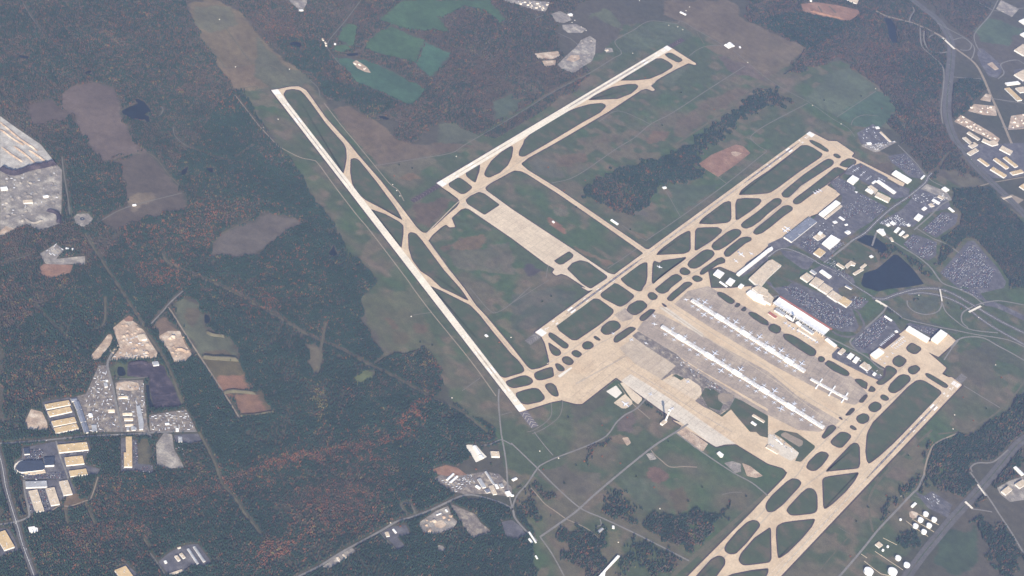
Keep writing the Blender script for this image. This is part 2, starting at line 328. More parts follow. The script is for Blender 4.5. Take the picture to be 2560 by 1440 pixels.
 ('02:500,850 620,840 640,940 560,960 490,900', (0.11, 0.0884, 0.0616), .8), ('02:1180,750 1110,800 1130,900 1500,880 1640,750 1700,900 1830,1170 1760,1190 1640,780', (0.07, 0.085, 0.04), .9),
 ('02:120,1150 420,1130 480,1300 300,1250 150,1300', (0.062, 0.07, 0.045), .8),
 ('01:0,1180 200,1180 190,1280 60,1280', (0.16, 0.114, 0.0704), .8), ('01:800,1220 900,1270 960,1380 900,1340', (0.19, 0.135, 0.088), .8), ('01:870,1100 960,1110 940,1200 1100,1400 980,1330 880,1200', (0.15, 0.114, 0.0748), .7),
 ('01:680,640 960,600 960,860 760,880 690,740', (0.085, 0.095, 0.06), .8), ('01:200,870 600,830 560,920 330,960', (0.075, 0.08, 0.05), .7),
 ('03:650,640 780,620 860,700 720,740 620,750', (0.17, 0.12, 0.0748), .9), ('03:700,480 980,440 900,650 780,600', (0.065, 0.075, 0.04), .8), ('03:930,80 1010,60 980,200 930,300 880,360 930,380 990,440 900,360', (0.12, 0.0988, 0.066), .8),
 ('03:1380,80 1500,80 1510,330 1390,330', (0.09, 0.078, 0.044), .95), ('03:1800,160 2000,100 2080,280 1980,320 1850,300', (0.08, 0.085, 0.05), .8),
 ('03:960,940 1500,940 1240,1000 900,1180 640,1230 600,1160', (0.12, 0.0988, 0.0528), .5), ('03:80,60 200,130 210,270 120,300 60,200', (0.075, 0.08, 0.045), .8),
 ('13:0,380 600,250 900,130 1400,40 1500,0 1350,70 900,300 500,360', (0.12, 0.0811, 0.0484), .5), ('13:1430,690 1560,680 1600,820 1480,830', (0.085, 0.085, 0.055), .8),
]
GX0, GX1, GY0, GY1, GS = -6400., 6200., -5200., 9400., 12.5
gx = np.arange(GX0, GX1+1, GS); gy = np.arange(GY0, GY1+1, GS); XX, YY = np.meshgrid(gx, gy); fx = XX.ravel(); fy = YY.ravel()
wx = fx+(vnoise(fx, fy, 90, 1)-.5)*46+(vnoise(fx, fy, 30, 3)-.5)*12; wy = fy+(vnoise(fx, fy, 90, 2)-.5)*46+(vnoise(fx, fy, 30, 4)-.5)*12
cov = np.zeros((len(fx), 4), np.float32); cov[:, 3] = 1
n1 = vnoise(fx, fy, 420, 5)[:, None]; n2 = vnoise(fx, fy, 120, 6)[:, None]
cov[:, :3] = np.array(FLOOR)*(1-.5*n1)+np.array((.105, .078, .06))*(.5*n1)
for i, (s, c, k) in enumerate(PATCHES):
    m_ = inside(wx, wy, Q(s)); c = np.array(c)
    mod = (.80+.40*n2[m_]) if i else 1
    if i and c[0] > .10: c = c*np.array((.72, .68, .62))
    cov[m_, :3] = cov[m_, :3]*(1-k)+c*mod*k
    if i == 0:   # the airfield's grass is patchy green and mauve brown
        u = vnoise(fx, fy, 260, 8)[m_]*.6+vnoise(fx, fy, 95, 9)[m_]*.4; g = np.clip((u-.46)/.2, 0, 1)[:, None]
        cov[m_, :3] = cov[m_, :3]*(1-g*.6)+np.array((.118, .088, .058))*g*.6
        g = np.clip((.40-vnoise(fx, fy, 180, 10)[m_])/.15, 0, 1)[:, None]; cov[m_, :3] = cov[m_, :3]*(1-g*.5)+np.array((.043, .082, .028))*g*.5
        g = np.clip((vnoise(fx, fy, 55, 12)[m_]*.6+vnoise(fx, fy, 300, 13)[m_]*.4-.60)/.08, 0, 1)[:, None]; cov[m_, :3] = cov[m_, :3]*(1-g*.5)+np.array((.15, .105, .07))*g*.5
ny, nx = XX.shape
me = bpy.data.meshes.new('ground'); Vv = np.empty((len(fx), 3), np.float32); Vv[:, 0] = fx; Vv[:, 1] = fy; Vv[:, 2] = 0
ii = (np.arange(ny-1)[:, None]*nx+np.arange(nx-1)[None]).ravel(); Fq = np.stack([ii, ii+1, ii+nx+1, ii+nx], 1).astype(np.int32)
def fast_mesh(me, V, F, k):
    me.vertices.add(len(V)); me.vertices.foreach_set('co', V.ravel().astype(np.float32))
    me.loops.add(F.size); me.loops.foreach_set('vertex_index', F.ravel().astype(np.int32))
    me.polygons.add(len(F)); me.polygons.foreach_set('loop_start', np.arange(0, F.size, k, dtype=np.int32)); me.update(calc_edges=True)
fast_mesh(me, Vv, Fq, 4)
at_ = me.color_attributes.new('cover', 'FLOAT_COLOR', 'POINT'); at_.data.foreach_set('color', cov.ravel())
me.materials.append(mat('ground_cover', (0, 0, 0), .24, 48, 8, attr=True))
tag(bpy.data.objects.new('ground', me), 'autumn grassland, crop fields and woodland floor round the airport', kind='structure'); COL.objects.link(bpy.data.objects['ground'])
R_ = 60000; fr = [(-R_, -R_), (R_, -R_), (R_, R_), (-R_, R_)]; inr = [(GX0, GY0), (gx[-1], GY0), (gx[-1], gy[-1]), (GX0, gy[-1])]
tag(mesh('terrain', [(x, y, 0) for x, y in fr+inr], [[0, 1, 5, 4], [1, 2, 6, 5], [2, 3, 7, 6], [3, 0, 4, 7]], mat('far_woodland_floor', (0.06, 0.0603, 0.037), .3, 400, 60)), 'wooded plain running on beyond the fields', kind='structure')

# crisp pieces of ground: bare yards, pits and ponds
def patch(name, s, m, label, z=.12, r=8, raw=False):
    pts = fillet(Q(s), r); o = sheet(name, pts, z, M[m]); tag(o, label, kind='structure'); keep(offset(pts, 6)); return o
PONDS = ['00:1215,1110 1260,1085 1385,1035 1345,995 1370,985 1440,1020 1490,1080 1510,1110 1440,1145 1490,1165 1490,1225 1440,1195 1320,1190 1230,1140', '00:188,550 290,565 285,585 235,592 195,570', '00:840,740 870,708 915,705 905,735',
 '10:330,435 380,415 450,430 450,475 420,480 350,450', '10:880,540 1020,530 1020,555 930,560', '10:1225,1165 1270,1160 1335,1185 1320,1200 1240,1185', '01:1815,270 1880,225 1860,300 1815,310', '01:2060,240 2130,240 2120,290 2095,285',
 '11:730,1085 760,1050 775,1010 790,1060 820,1110 770,1125 735,1105', '02:2045,265 2080,270 2105,310 2080,355 2045,350', '03:185,650 210,700 230,780 262,820 245,838 215,800 190,720',
 '31:1090,1250 1260,1105 1300,1110 1420,1220 1480,1290 1560,1400 32:1400,-10 1200,10 1100,35 960,-10 31:930,1400 960,1290', '31:880,960 960,905 1060,920 1180,1010 1190,1060 1130,1090 1080,1050 960,1000', '01:795,745 825,732 858,750 825,770',
 '30:1155,175 1230,190 1275,260 1290,400 1300,430 1240,430 1210,370 1190,260', '02:1180,785 1235,790 1262,860 1240,880 1185,880 1170,840', '02:1455,970 1490,965 1500,1100 1545,1195 1500,1200 1480,1100', '00:1655,1345 1680,1338 1685,1355 1660,1360', '33:1720,-10 1900,20 1800,60']
for s in PONDS[:-1]: patch('pond', s, 'water', 'still dark blue pond', .16, 10)
YARDS = [('stone', '00:0,1160 130,1255 400,1440 01:420,20 540,170 540,190 330,240 200,290 100,285 0,240', 'tan terraces of the open quarry at the left edge'),
 ('gravel', '01:0,230 100,285 200,290 540,190 550,185 01:550,186 540,170 620,260 615,640 600,800 480,840 400,870 270,800 100,860 0,930', 'grey working floor of the open quarry at the left edge'),
 ('dirt', '01:0,870 60,820 150,850 60,900 0,930', 'pale spoil at the quarry corner'),
 ('dirt', '02:1130,400 1240,310 1330,330 1430,400 1480,500 1575,650 1560,700 1100,725 1200,600 1150,470', 'pale tan floor of the recycling yard'),
 ('reddirt', '02:1235,315 1290,275 1335,300 1320,335 1260,335', 'red bank above the recycling yard'),
 ('dirt', '02:1110,462 1125,500 1100,570 980,720 930,720 905,680 1000,570 1080,465', 'pale oval stockpile beside the recycling yard'),
 ('dirt', '02:1590,480 1680,430 1800,430 1850,560 1920,665 1850,735 1740,740 1690,620 1600,520', 'pale sandy mounds right of the recycling yard'),
 ('mulch_shade', '02:1280,750 1380,735 1520,750 1640,780 1670,870 1720,940 1820,1180 1540,1205 1490,960 1500,900 1270,880', 'dark heaps of compost in a fenced yard'),
 ('busy', '02:1150,950 1200,925 1430,920 1450,1130 1480,1440 1230,1440 1180,1150', 'grey yard of the long sheds'),
 ('dirt', '02:1170,950 1290,930 1380,950 1400,1010 1290,1030 1160,1010', 'tan earth heap behind the sheds'),
 ('busy', '02:700,1100 860,1060 990,770 1060,775 1100,900 1130,1040 1180,1230 1215,1440 880,1440', 'grey storage yards beside the access road'),
 ('dirt', '02:310,1210 420,1240 470,1340 480,1420 280,1420 250,1340', 'bare tan building plot left of the warehouses'),
 ('lot', '02:420,1140 700,1090 740,1230 800,1440 530,1440', 'asphalt around the four tan warehouses'),
 ('busy', '02:1490,1270 1860,1215 1920,1330 1970,1440 1500,1440', 'littered storage yard at the edge of the pines'),
 ('lot', '03:220,160 560,95 880,95 910,180 850,240 850,330 1000,370 980,420 700,450 640,470 240,470 140,360 150,300 220,260', 'car park around the curved dark-roofed office'),
 ('lot', '03:240,490 700,470 760,610 620,670 500,800 300,815 250,560', 'asphalt between the grey-tan sheds'),
 ('lot', '03:1210,60 1370,80 1380,320 1530,330 1530,410 1420,410 1380,390 1210,400', 'car park beside the tall tan warehouse'),
 ('gravel', '03:1560,120 1640,10 1720,20 1740,170 1810,290 1840,360 1680,365 1570,330', 'grey gravel slope below the road'),
 ('lot', '03:1740,30 1980,15 2020,95 1900,115 1760,110', 'small asphalt yard at the trail end'),
 ('lot', '03:0,960 90,970 150,1080 185,1190 0,1240', 'asphalt around the warehouse in the corner'),
 ('lot', '03:1580,1300 1700,1200 1860,1130 1980,1120 2110,1300 2050,1340 1900,1330 1830,1400 1700,1440', 'walled asphalt compound of the long sheds'),
 ('lot', '03:1150,1390 1260,1310 1390,1440 1150,1440', 'asphalt around the tan warehouse at the bottom edge'),
 ('busy', '13:1780,470 1840,430 2150,420 2290,395 2430,420 2560,560 2560,650 2350,620 2090,620 1960,600', 'asphalt yards of the works beside the wood'),
 ('reddirt', '13:1750,380 1900,330 2020,360 2110,430 1900,440 1800,420', 'reddish bare ground behind the works'),
 ('newc', '13:2095,140 2110,128 2200,130 2260,200 2310,250 2200,305 2150,220', 'pale concrete pad of the white sheds'),
 ('gravel', '13:1640,900 1800,790 1920,740 1960,850 2020,900 1960,970 1790,1025 1680,1010 1635,950', 'grey and orange sand depot'),
 ('dirt', '13:1780,900 1860,880 1910,930 1850,965 1790,945', 'orange sand heap in the depot'),
 ('busy', '13:1940,720 2000,740 2190,820 2250,910 2350,990 2300,1020 2170,1060 2080,950', 'rough cleared strip beside the depot'),
 ('lot', '13:1250,1010 1340,950 1500,930 1540,1020 1410,1050 1490,1140 1420,1180 1370,1120', 'asphalt yard below the loop track'),
 ('gravel', '13:660,1350 810,1240 960,1160 1000,1190 880,1270 740,1360', 'concrete lorry park along the road'),
 ('gravel', '13:1820,1130 1870,1140 1900,1180 1830,1200', 'small clearing in the dark wood'),
 ('lot', '13:2450,900 2560,880 23:80,940 140,1020 50,1070 13:2560,1060 2500,1040', 'asphalt yard at the wood corner'),
 ('gravel', '23:2120,310 2200,290 2290,320 2290,400 2230,410', 'grey gravel pan beside the taxiway'), ('dirt', '23:2300,310 2380,340 2510,440 2440,460 2350,440', 'pale triangular spoil beside the taxiway'),
 ('dirt', '23:1100,60 1160,50 1190,110 1150,140', 'small scraped patch by the service road'), ('gravel', '23:1340,220 1400,205 1450,270 1380,285', 'small gravel turning place'),
 ('reddirt', '21:1860,205 1990,110 2240,5 2310,20 2385,90 2220,220 2060,330', 'red rectangular borrow pit'),
 ('dirt', '21:2190,80 2240,75 2300,95 2240,125 2200,110', 'pale heap in the red borrow pit'),
 ('reddirt', '30:330,40 480,22 680,50 900,100 918,135 810,215 600,180 350,120', 'bright red earthworks at the top edge'),
 ('gravel', '20:450,650 540,560 650,460 690,400 780,360 840,400 830,540 800,610 720,660 620,730 500,700', 'grey stone yard behind the far runway'),
 ('dirt', '20:540,600 590,550 670,550 680,590 610,620', 'tan heap in the stone yard'), ('dirt', '20:225,535 460,512 482,560 400,595 260,588', 'upper tan field in the dark wood'), ('dirt', '20:300,608 440,602 430,655 330,668', 'lower tan field in the dark wood'),
 ('gravel', '20:-100,0 130,0 380,20 350,90 330,125 240,110 0,30', 'glittering trailer yard at the top edge'), ('gravel', '20:390,140 480,110 560,150 600,200 520,230 440,220', 'stony farmyard at the top edge'),
 ('gravel', '20:500,250 640,240 740,290 700,330 560,330 510,290', 'grey yard with sheds at the top edge'), ('gravel', '10:330,0 510,0 505,40 470,100 430,95 360,40', 'grey solar yard at the top edge'),
 ('dirt', '10:965,625 1000,600 1110,670 1150,730 1090,720 1010,680', 'pale farm dump in the green field'), ('gravel', '20:930,480 1000,480 1015,520 940,530', 'fenced mast pad by the far runway'),
 ('dirt', '30:1860,1215 1930,1150 2240,1330 2320,1390 2290,1440 2230,1400', 'cleared plots of the new housing by the motorway'), ('dirt', '30:2000,1110 2060,1040 2270,1060 2290,1160 2150,1150', 'cleared plots beside the sound bank'),
 ('dirt', '30:2120,1000 2180,935 2230,950 2225,1020', 'small building plot by the motorway'), ('dirt', '30:2430,1160 2560,1140 2560,1290 2400,1300', 'bare building land at the right edge'),
 ('lot', '30:2090,540 2110,480 2150,490 2320,640 2340,720 2290,780 2200,760 2130,640', 'car park by the crossroads'), ('dirt', '30:2190,640 2240,620 2310,690 2270,705', 'tan heap by the crossroads'),
 ('gravel', '30:2330,0 2510,90 2440,170 2280,90', 'stony compound in the top right corner'), ('lot', '30:2460,700 2560,680 2560,840 2460,760', 'loading yard at the right edge'),
 ('lot', '31:1960,0 2260,0 2560,-10 2560,310 2400,350 2240,340 2090,200 1990,100', 'asphalt of the warehouse estate'),
 ('gravel', '31:930,20 1010,-40 1290,-20 1090,85 1060,80', 'glittering car compound by the runway end'), ('lot', '30:890,1330 1050,1240 1120,1300 1240,1420 1200,1440 930,1440', 'compound above the runway end'),
 ('gravel', '31:1420,520 1590,400 1790,480 1840,560 1560,640 1500,560', 'long yard by the wood edge'), ('track', '31:2320,530 2440,505 2560,560 2500,600 2420,600', 'tan lay-by beside the motorway'),
 ('lot', '31:1400,620? '.replace('?', '')+'1560,600 1650,660 1450,830 1180,820 1100,790', 'works yards full of vans'),
 ('lot', '33:1460,590 1560,640 1640,590 1840,730 1800,860 1600,760', 'truck park above the fuel tanks'),
 ('dirt', '33:1410,800 1440,790 1500,810 1500,850 1450,870 1415,850', 'tan patch by the tank pumps'), ('gravel', '33:2290,560 2410,490 2560,440 2560,680 2420,700 2320,620', 'pale yard of the blurred works at the right edge'),
 ('gravel', '01:395,1100 560,1000 640,1060 560,1150 850,1120 850,1210 720,1200 600,1210 460,1200 430,1160', 'scrapyard in the woods below the quarry'),
 ('reddirt', '01:400,1230 440,1200 730,1210 700,1290 500,1345 420,1320', 'red pit below the scrapyard'), ('gravel', '01:735,740 770,700 880,695 930,750 900,800 830,830 760,800', 'round pad of the aviation beacon'),
]
for i, (m, s, lb) in enumerate(YARDS): patch('yard', s, m, lb, .08+.011*i, 7)
# banks, berms and spoil ridges that throw the dark lines of the fields and pits
def ridge(s, w, h, m, label):
    p = [np.array(q) for q in catmull(Q(s), 4)]; V = []; F = []
    for i, q in enumerate(p):
        t = p[min(i+1, len(p)-1)]-p[max(i-1, 0)]; t /= np.linalg.norm(t)+1e-9; n = np.array((-t[1], t[0])); e = 1 if 0 < i < len(p)-1 else .1
        hh = h*e*random.uniform(.85, 1.1); hh *= 1.5; V += [(*(q+n*w/2), 0), (*(q+n*w*.15), hh), (*(q-n*w*.15), hh), (*(q-n*w/2), 0)]
    for i in range(len(p)-1):
        for k in range(3): a = 4*i+k; F.append([a, a+1, a+5, a+4])
    o = mesh('embankment', V, F, M[m]); tag(o, label, kind='structure'); keep(band([tuple(q) for q in p], w)); return o
ridge('01:0,245 80,290 160,300 260,265 330,245 440,225 560,195', 30, 22, 'mulch_shade', 'high ridge added across the quarry, coloured dark for the cliff shadow')  # ridge added for the cliff's shadow band; its dark colour paints part of it
for k, s in enumerate(('01:20,30 120,110 230,180', '01:140,20 260,110 350,190', '01:290,60 380,120 460,180', '00:0,1290 150,1400 01:240,10', '00:0,1220 200,1390 01:380,70')): ridge(s, 16, 5, 'dirt', 'low pale spoil ridge on the upper quarry terrace')
ridge('01:470,660 580,700 590,790', 30, 9, 'mulch_shade', 'curved dark bank at the quarry corner'); ridge('01:240,740 330,790 430,760', 18, 6, 'gravel', 'curved bank at the foot of the quarry')
ridge('02:2060,435 2120,470 2200,480 2250,490', 20, 9, 'trail', 'bank inside the green field'); ridge('02:2020,692 2100,702 2240,712 2390,722', 26, 13, 'trail', 'long bank above the red field'); ridge('02:2230,1050 2320,1035 2420,1040 2560,1052', 24, 9, 'trail', 'bank between the two red fields'); ridge('02:2400,1282 2480,1276 2560,1272 12:100,1252 190,1237', 16, 8, 'trail', 'bank at the foot of the lower red field')
ridge('02:1690,520 1720,490 1760,500', 22, 9, 'dirt', 'sandy mound right of the recycling yard'); ridge('02:1760,610 1830,620 1870,650', 18, 7, 'dirt', 'second sandy mound right of the recycling yard')
for s in ('02:1290,760 1400,745 1480,760', '02:1560,840 1640,850', '02:1540,1070 1700,1060', '02:1560,1140 1760,1130', '02:1600,980 1700,975', '02:1300,870 1420,880'): ridge(s, 22, 8, 'mulch_shade', 'dark windrow of compost')
ridge('20:560,130 610,170', 16, 6, 'gravel', 'stone bank in the farmyard'); ridge('30:420,110 560,150 760,190', 26, 9, 'reddirt', 'red earth bank at the top edge'); ridge('30:500,60 540,120', 18, 7, 'trail', 'left grassy mound in the red earthworks'); ridge('30:610,60 680,130', 22, 7, 'trail', 'right grassy mound in the red earthworks')
HEAP = None
for reg, n_, m, wh in (('02:1150,400 1330,340 1430,420 1560,690 1120,715', 22, 'dirt', 'the recycling yard'), ('01:20,330 560,220 600,560 200,800 20,840', 34, 'gravel', 'the quarry floor'), ('02:1600,480 1830,460 1900,660 1740,720', 8, 'dirt', 'the sandy mounds'), ('13:1660,900 1900,780 2000,900 1700,1000', 9, 'dirt', 'the sand depot'), ('20:480,680 680,420 800,400 780,600', 9, 'gravel', 'the stone yard')):
    poly = Q(reg); x0 = min(p[0] for p in poly); x1 = max(p[0] for p in poly); y0 = min(p[1] for p in poly); y1 = max(p[1] for p in poly); k = 0
    while k < n_:
        x, y = random.uniform(x0, x1), random.uniform(y0, y1)
        if not inside(np.array([x]), np.array([y]), poly)[0]: continue
        r = random.uniform(6, 15); mb = MB(); N = 10; base = [(r*random.uniform(.8, 1.25)*math.cos(6.283*i/N), r*random.uniform(.8, 1.25)*math.sin(6.283*i/N), 0) for i in range(N)]
        V = base+[(b[0]*.35+random.uniform(-1, 1), b[1]*.35, r*.55) for b in base]
        o = mesh('spoil_heap', V, [[i, (i+1) % N, N+(i+1) % N, N+i] for i in range(N)]+[list(range(N, 2*N))], M[m], loc=(x, y, .3)); k += 1
        tag(o, 'pale cone-shaped heap of soil or stone on '+wh, 'heap', 'soil heaps on '+wh)

# ================================================================== AIRFIELD PAVEMENT
def pave(name, s, z, m, label, grow=9, r=10):
    pts = fillet(Q(s), r); o = sheet(name, pts, z, M[m]); tag(o, label, kind='structure')
    if grow: ring(pts, grow, .17, 'shoulder', M['shoulder'], o)
    keep(offset(pts, 30)); return o
HULLS = [
 ('taxiway', '10:150,903 215,893 340,867 430,864 500,900 548,965 700,1180 935,1440 11:1010,95 1250,370 1480,665 1600,825 1665,890 1722,965 1900,1215 12:2080,0 2200,175 2300,280 2560,592 22:155,790 195,818 280,803 365,765 420,735 620,780 480,940 510,1110 490,1125 400,1140 150,1220 80,1243', .40, 'concrete', 'tan parallel taxiway beside the left-hand runway'),
 ('taxiway', '11:1600,830 1665,885 1700,890 1780,835 1900,722 2010,628 2038,580 2018,545 1930,480 1845,425 1900,380 2300,400 2250,500 2120,600 2100,640 2050,655 1955,740 1992,830 1935,835 1900,805 1850,835 1760,915 1722,970 1640,900', .34, 'concrete', 'tan link taxiway between the left-hand and the far runway'),
 ('taxiway', '11:1803,392 20:1550,462 1605,485 1845,638 1830,652 1765,632 1640,692 1480,780 1402,835 1390,860 1430,898 1408,912 1345,887 1290,902 960,1120 415,1440 21:165,138 92,195 120,235 0,275 11:2330,400 2290,440 2310,470 2250,480 2110,560 2050,560 1930,480', .46, 'concrete', 'tan taxiways beside the far runway'),
 ('taxiway', '21:80,190 160,262 450,440 900,750 1280,1010 1340,1052 1400,1050 1420,1100 1290,1150 1310,1090 1250,1045 900,800 450,490 150,300 90,272 -20,262 0,190', .52, 'concrete', 'long straight taxiway joining the far and the middle runway'),
 ('apron', '11:2080,640 2050,600 2120,560 2200,480 2290,455 2560,652 21:600,1048 960,1290 1010,1303 1080,1300 900,1440 22:760,30 690,-10 21:740,1440 545,1315 490,1298 440,1318 402,1285 428,1250 340,1200 0,945 11:2130,652', .58, 'apron', 'broad pale apron crossing the grass between the runways'),
 ('apron', '22:225,445 30:430,1318 600,1408 690,1412 31:760,20 862,90 835,125 1215,315 1370,395 1345,430 1200,345 840,200 700,330 590,412 732,495 505,692 430,720 160,925 110,950 0,1020 21:2260,1300 2080,1225 1960,1260 1990,1440 22:2190,0 2400,-20 2560,70 32:200,330 560,470 640,545 1000,830 1165,905 1170,800 1030,715 1015,660 1100,600 1330,450 1380,410 1620,540 1720,420 1800,460 1883,530 1705,690 1600,640 1785,800 1740,860 1800,893 1820,905 1390,1000 33:400,420 190,408 150,362 0,318 23:2240,122 2130,125 2040,150 1990,120 1600,-120 22:1690,1345 1500,1230 1090,932 1040,895 700,1160 640,1160 500,1125 430,980 370,760 375,735 330,555 295,488', .28, 'concrete', 'tan concrete of the middle runway taxiways and the terminal aprons'),
 ('taxiway', '32:1560,780 1740,860 1805,893 1835,890 1942,968 33:130,1440 -100,1680 23:1500,1700 1760,1440 2400,798 33:0,625 165,455 190,410 300,250 32:1000,1000 1400,800', .64, 'concrete', 'tan taxiways beside the nearest runway'),
]
for nm, s, z, m, lb in HULLS: pave(nm, s, z, m, lb)
# ramp areas of another tone laid over the apron
OVER = [
 ('ramp', '22:1660,130 1760,30 1960,-20 2350,200 2560,330 32:480,690 870,910 1000,1060 960,1110 870,1170 780,1150 400,960 0,745 22:2560,740 1960,380 1620,160', 'ramp', 'grey-brown stained ramp round the upper concourse'),
 ('ramp', '22:1290,360 1400,240 1500,265 2000,530 2560,835 32:300,1085 720,1330 640,1400 500,1440 300,1420 0,1270 22:2560,1210 1900,830 1250,420', 'ramp', 'grey-brown stained ramp round the lower concourse'),
 ('ramp', '22:1020,270 1130,200 1220,265 1200,310 1100,340 1050,300', 'ramp', 'darker panel in the taxiway'),
 ('apron', '22:1070,600 1260,475 1640,780 1500,915 1230,760', 'apron2', 'weathered grey panel of the big apron'),
 ('apron', '22:1090,930 1190,860 1600,1120 2000,1400 23:2240,122 2130,125 2040,150 1990,120 22:1690,1345 1500,1230', 'lightc', 'pale lower strip of the big apron'),
 ('apron', '22:480,990 760,790 690,745 560,780 400,930', 'concrete', 'orange-tan panel at the left end of the big apron'),
 ('apron', '22:1470,195 1540,190 1915,460 1905,492', 'lightc', 'pale strip at the edge of the lane between the concourses'),
 ('apron', '22:1180,860 1260,800 1900,1220 2560,1600 2420,1600 1900,1290', 'concrete', 'tan lane along the big apron'),
 ('apron', '33:0,30 60,25 140,110 310,205 290,250 230,290 150,250 0,160', 'lightc', 'pale cargo apron'),
 ('service_yard', '22:1200,480 1262,432 1640,660 1730,740 2120,980 2560,1240 2560,1330 2230,1190 2110,1240 2080,1270 1900,1180 1830,1130 1900,1060 1880,980 1780,930 1720,900 1690,920 1600,860 1500,925 1490,915 1640,780 1520,700 1350,590', 'busy', 'dark service yard between the hangar apron and the lower concourse'),
 ('apron', '22:1590,905 1620,880 1700,930 1760,900 1870,975 1895,1010 1890,1060 1830,1120 1500,925', 'apron', 'hangar apron bay beside the dark service yard'),
 ('grass', '22:1590,885 1640,862 1720,903 1690,925 1620,885', 'grass', 'small grass strip at the hangar apron'),
 ('grass', '22:1890,1070 1930,1000 2010,1010 2080,1060 2060,1120 2110,1160 2080,1230 1960,1190', 'grass', 'grass beside the brown soil patch'),
 ('apron', '22:1660,720 1740,770 2560,1290 2560,1245 2120,975 1730,735', 'ramp', 'grey-brown service lane along the dark yard'),
 ('dirt_yard', '22:2060,1070 2110,1045 2210,1070 2210,1110 2130,1150 2060,1110', 'track', 'brown soil patch in the dark service yard'),
 ('grass', '22:1900,1150 2080,1270 2170,1210 2230,1100 2320,1140 2560,1280 2560,1440 32:0,1440 23:2560,60 2480,40 2440,0 22:2380,1440 2250,1290 2190,1215 2100,1290 1960,1200', 'grass', 'dark grass between the aprons'),
 ('newc', '22:455,880 590,790 605,800 480,898', 'newc', 'fresh white concrete strip at the apron edge'),
 ('grass', '33:60,20 120,-20 290,10 470,140 465,165 330,300 270,290 310,210 130,60', 'grass', 'dark grass beside the cargo apron'),
 ('brown_pad', '33:130,20 170,0 350,90 345,130 310,150 130,40', 'track', 'rusty brown pad by the cargo apron'),
 ('sand_pad', '22:1650,1440 1700,1375 1960,1560 23:1910,195 1830,160 1640,10', 'dirt', 'tan sand pad under the big apron'),
 ('pad', '22:940,1035 1040,975 1100,1050 1040,1105', 'newc', 'fire training pad of pale concrete'), ('pad', '22:1015,1150 1130,1060 1200,1130 1205,1160 1140,1205 1100,1205', 'apron', 'pale deicing pad beside the big apron'),
 ('pad', '22:1080,950 1110,945 1300,1100 1300,1120 1260,1165 1200,1120', 'apron', 'pale triangular pad beside the big apron'),
 ('asphalt_lot', '31:760,300 800,240 925,190 1200,335 1180,365 1420,450 1400,520 1270,555 1230,530 1000,405 840,320', 'lot', 'dark parking ramp for small aircraft'),
 ('car_park', '31:620,385 700,330 800,380 880,440 860,470 980,520 1200,640 1050,760 1040,775 900,860 830,920 740,880 500,790 505,692 560,745 732,600 742,520 690,480', 'lot', 'large asphalt car parks behind the cargo sheds'),
 ('car_park', '31:0,1000 160,925 240,960 500,700 620,800 880,880 720,960 740,1010 560,1180 420,1100 260,1010 100,1060 0,1130', 'lot', 'asphalt car parks round the white square hall'),
 ('car_park', '31:420,1270 560,1200 850,1330 870,1390 700,1440 32:730,100 1010,130 920,220 790,190 560,60 470,-30', 'lot', 'car park between the school-like block and the tan halls'),
 ('car_park', '31:120,1060 300,1080 460,1170 400,1260 340,1250 160,1120', 'lot', 'small car park beside the parking road'),
 ('car_park', '31:1290,700 1400,590 1560,700 1540,760 1400,830 1150,800 1110,780', 'lot', 'van yard of the works'),
 ('car_park', '31:1460,500 1500,440 1800,560 1830,640 1560,700 1400,590', 'lot', 'yard of the small depots'),
 ('car_park', '31:1540,860 1740,680 1900,700 1880,800 1680,940', 'lot', 'long-stay car park by the wood'),
 ('car_park', '31:1350,1000 1450,900 1690,980 1680,1120 1600,1170 1440,1080', 'lot', 'long-stay car park by the pond road'),
 ('car_park', '31:1720,1290 2000,970 2060,970 2290,1230 2380,1380 2360,1440 32:2100,60 1960,-20 31:1900,1440', 'lot', 'largest long-stay car park at the right'),
 ('car_park', '31:1200,120 1380,90 1560,300 1540,350 1420,330 1230,180', 'lot', 'car park beside the runway end'),
 ('car_park', '32:110,-60 300,-40 830,180 910,390 870,440 740,440 640,400 130,85 -20,-60', 'lot', 'oval car park in front of the terminal'),
 ('car_park', '32:820,560 880,490 1160,260 1260,330 1330,440 1110,590 1020,660 900,640', 'lot', 'car park between the terminal loop and the private hangars'),
 ('asphalt_lot', '32:1110,590 1280,440 1330,480 1160,615', 'shoulder', 'dark strip where private jets stand'),
 ('car_park', '32:1380,360 1420,350 1720,410 1640,490', 'lot', 'dark car park behind the white hangars'),
 ('car_park', '32:1880,0 2100,20 2200,150 2000,60', 'lot', 'car park by the access road'),
 ('car_park', '32:640,660 700,600 1000,800 1160,900 1120,930 1000,880 640,700', 'lot', 'service road and yard of the heating plants'),
 ('service_yard', '21:2340,1190 2470,1100 2560,1040 2560,1160 2300,1330 2280,1310', 'lot', 'dark yard behind the long white shed'),
 ('grass', '31:100,1190 160,1140 330,1260 300,1320 200,1420 60,1440 0,1340 130,1220', 'grass', 'green lawn beside the parking deck'),
 ('grass', '31:700,1130 860,960 1060,1080 1100,1180 990,1220 850,1160', 'grass', 'green lawn by the ponds'),
]
for i, (nm, s, m, lb) in enumerate(OVER):
    z = .70+.012*i
    nm2 = nm if nm in ('grass', 'apron', 'car_park', 'service_yard') else {'newc': 'taxiway', 'dirt_yard': 'yard', 'brown_pad': 'yard', 'sand_pad': 'yard', 'pad': 'pavement', 'asphalt_lot': 'pavement', 'ramp': 'apron'}.get(nm, nm)
    o = pave(nm2, s, z, m, lb, grow=0, r=6)
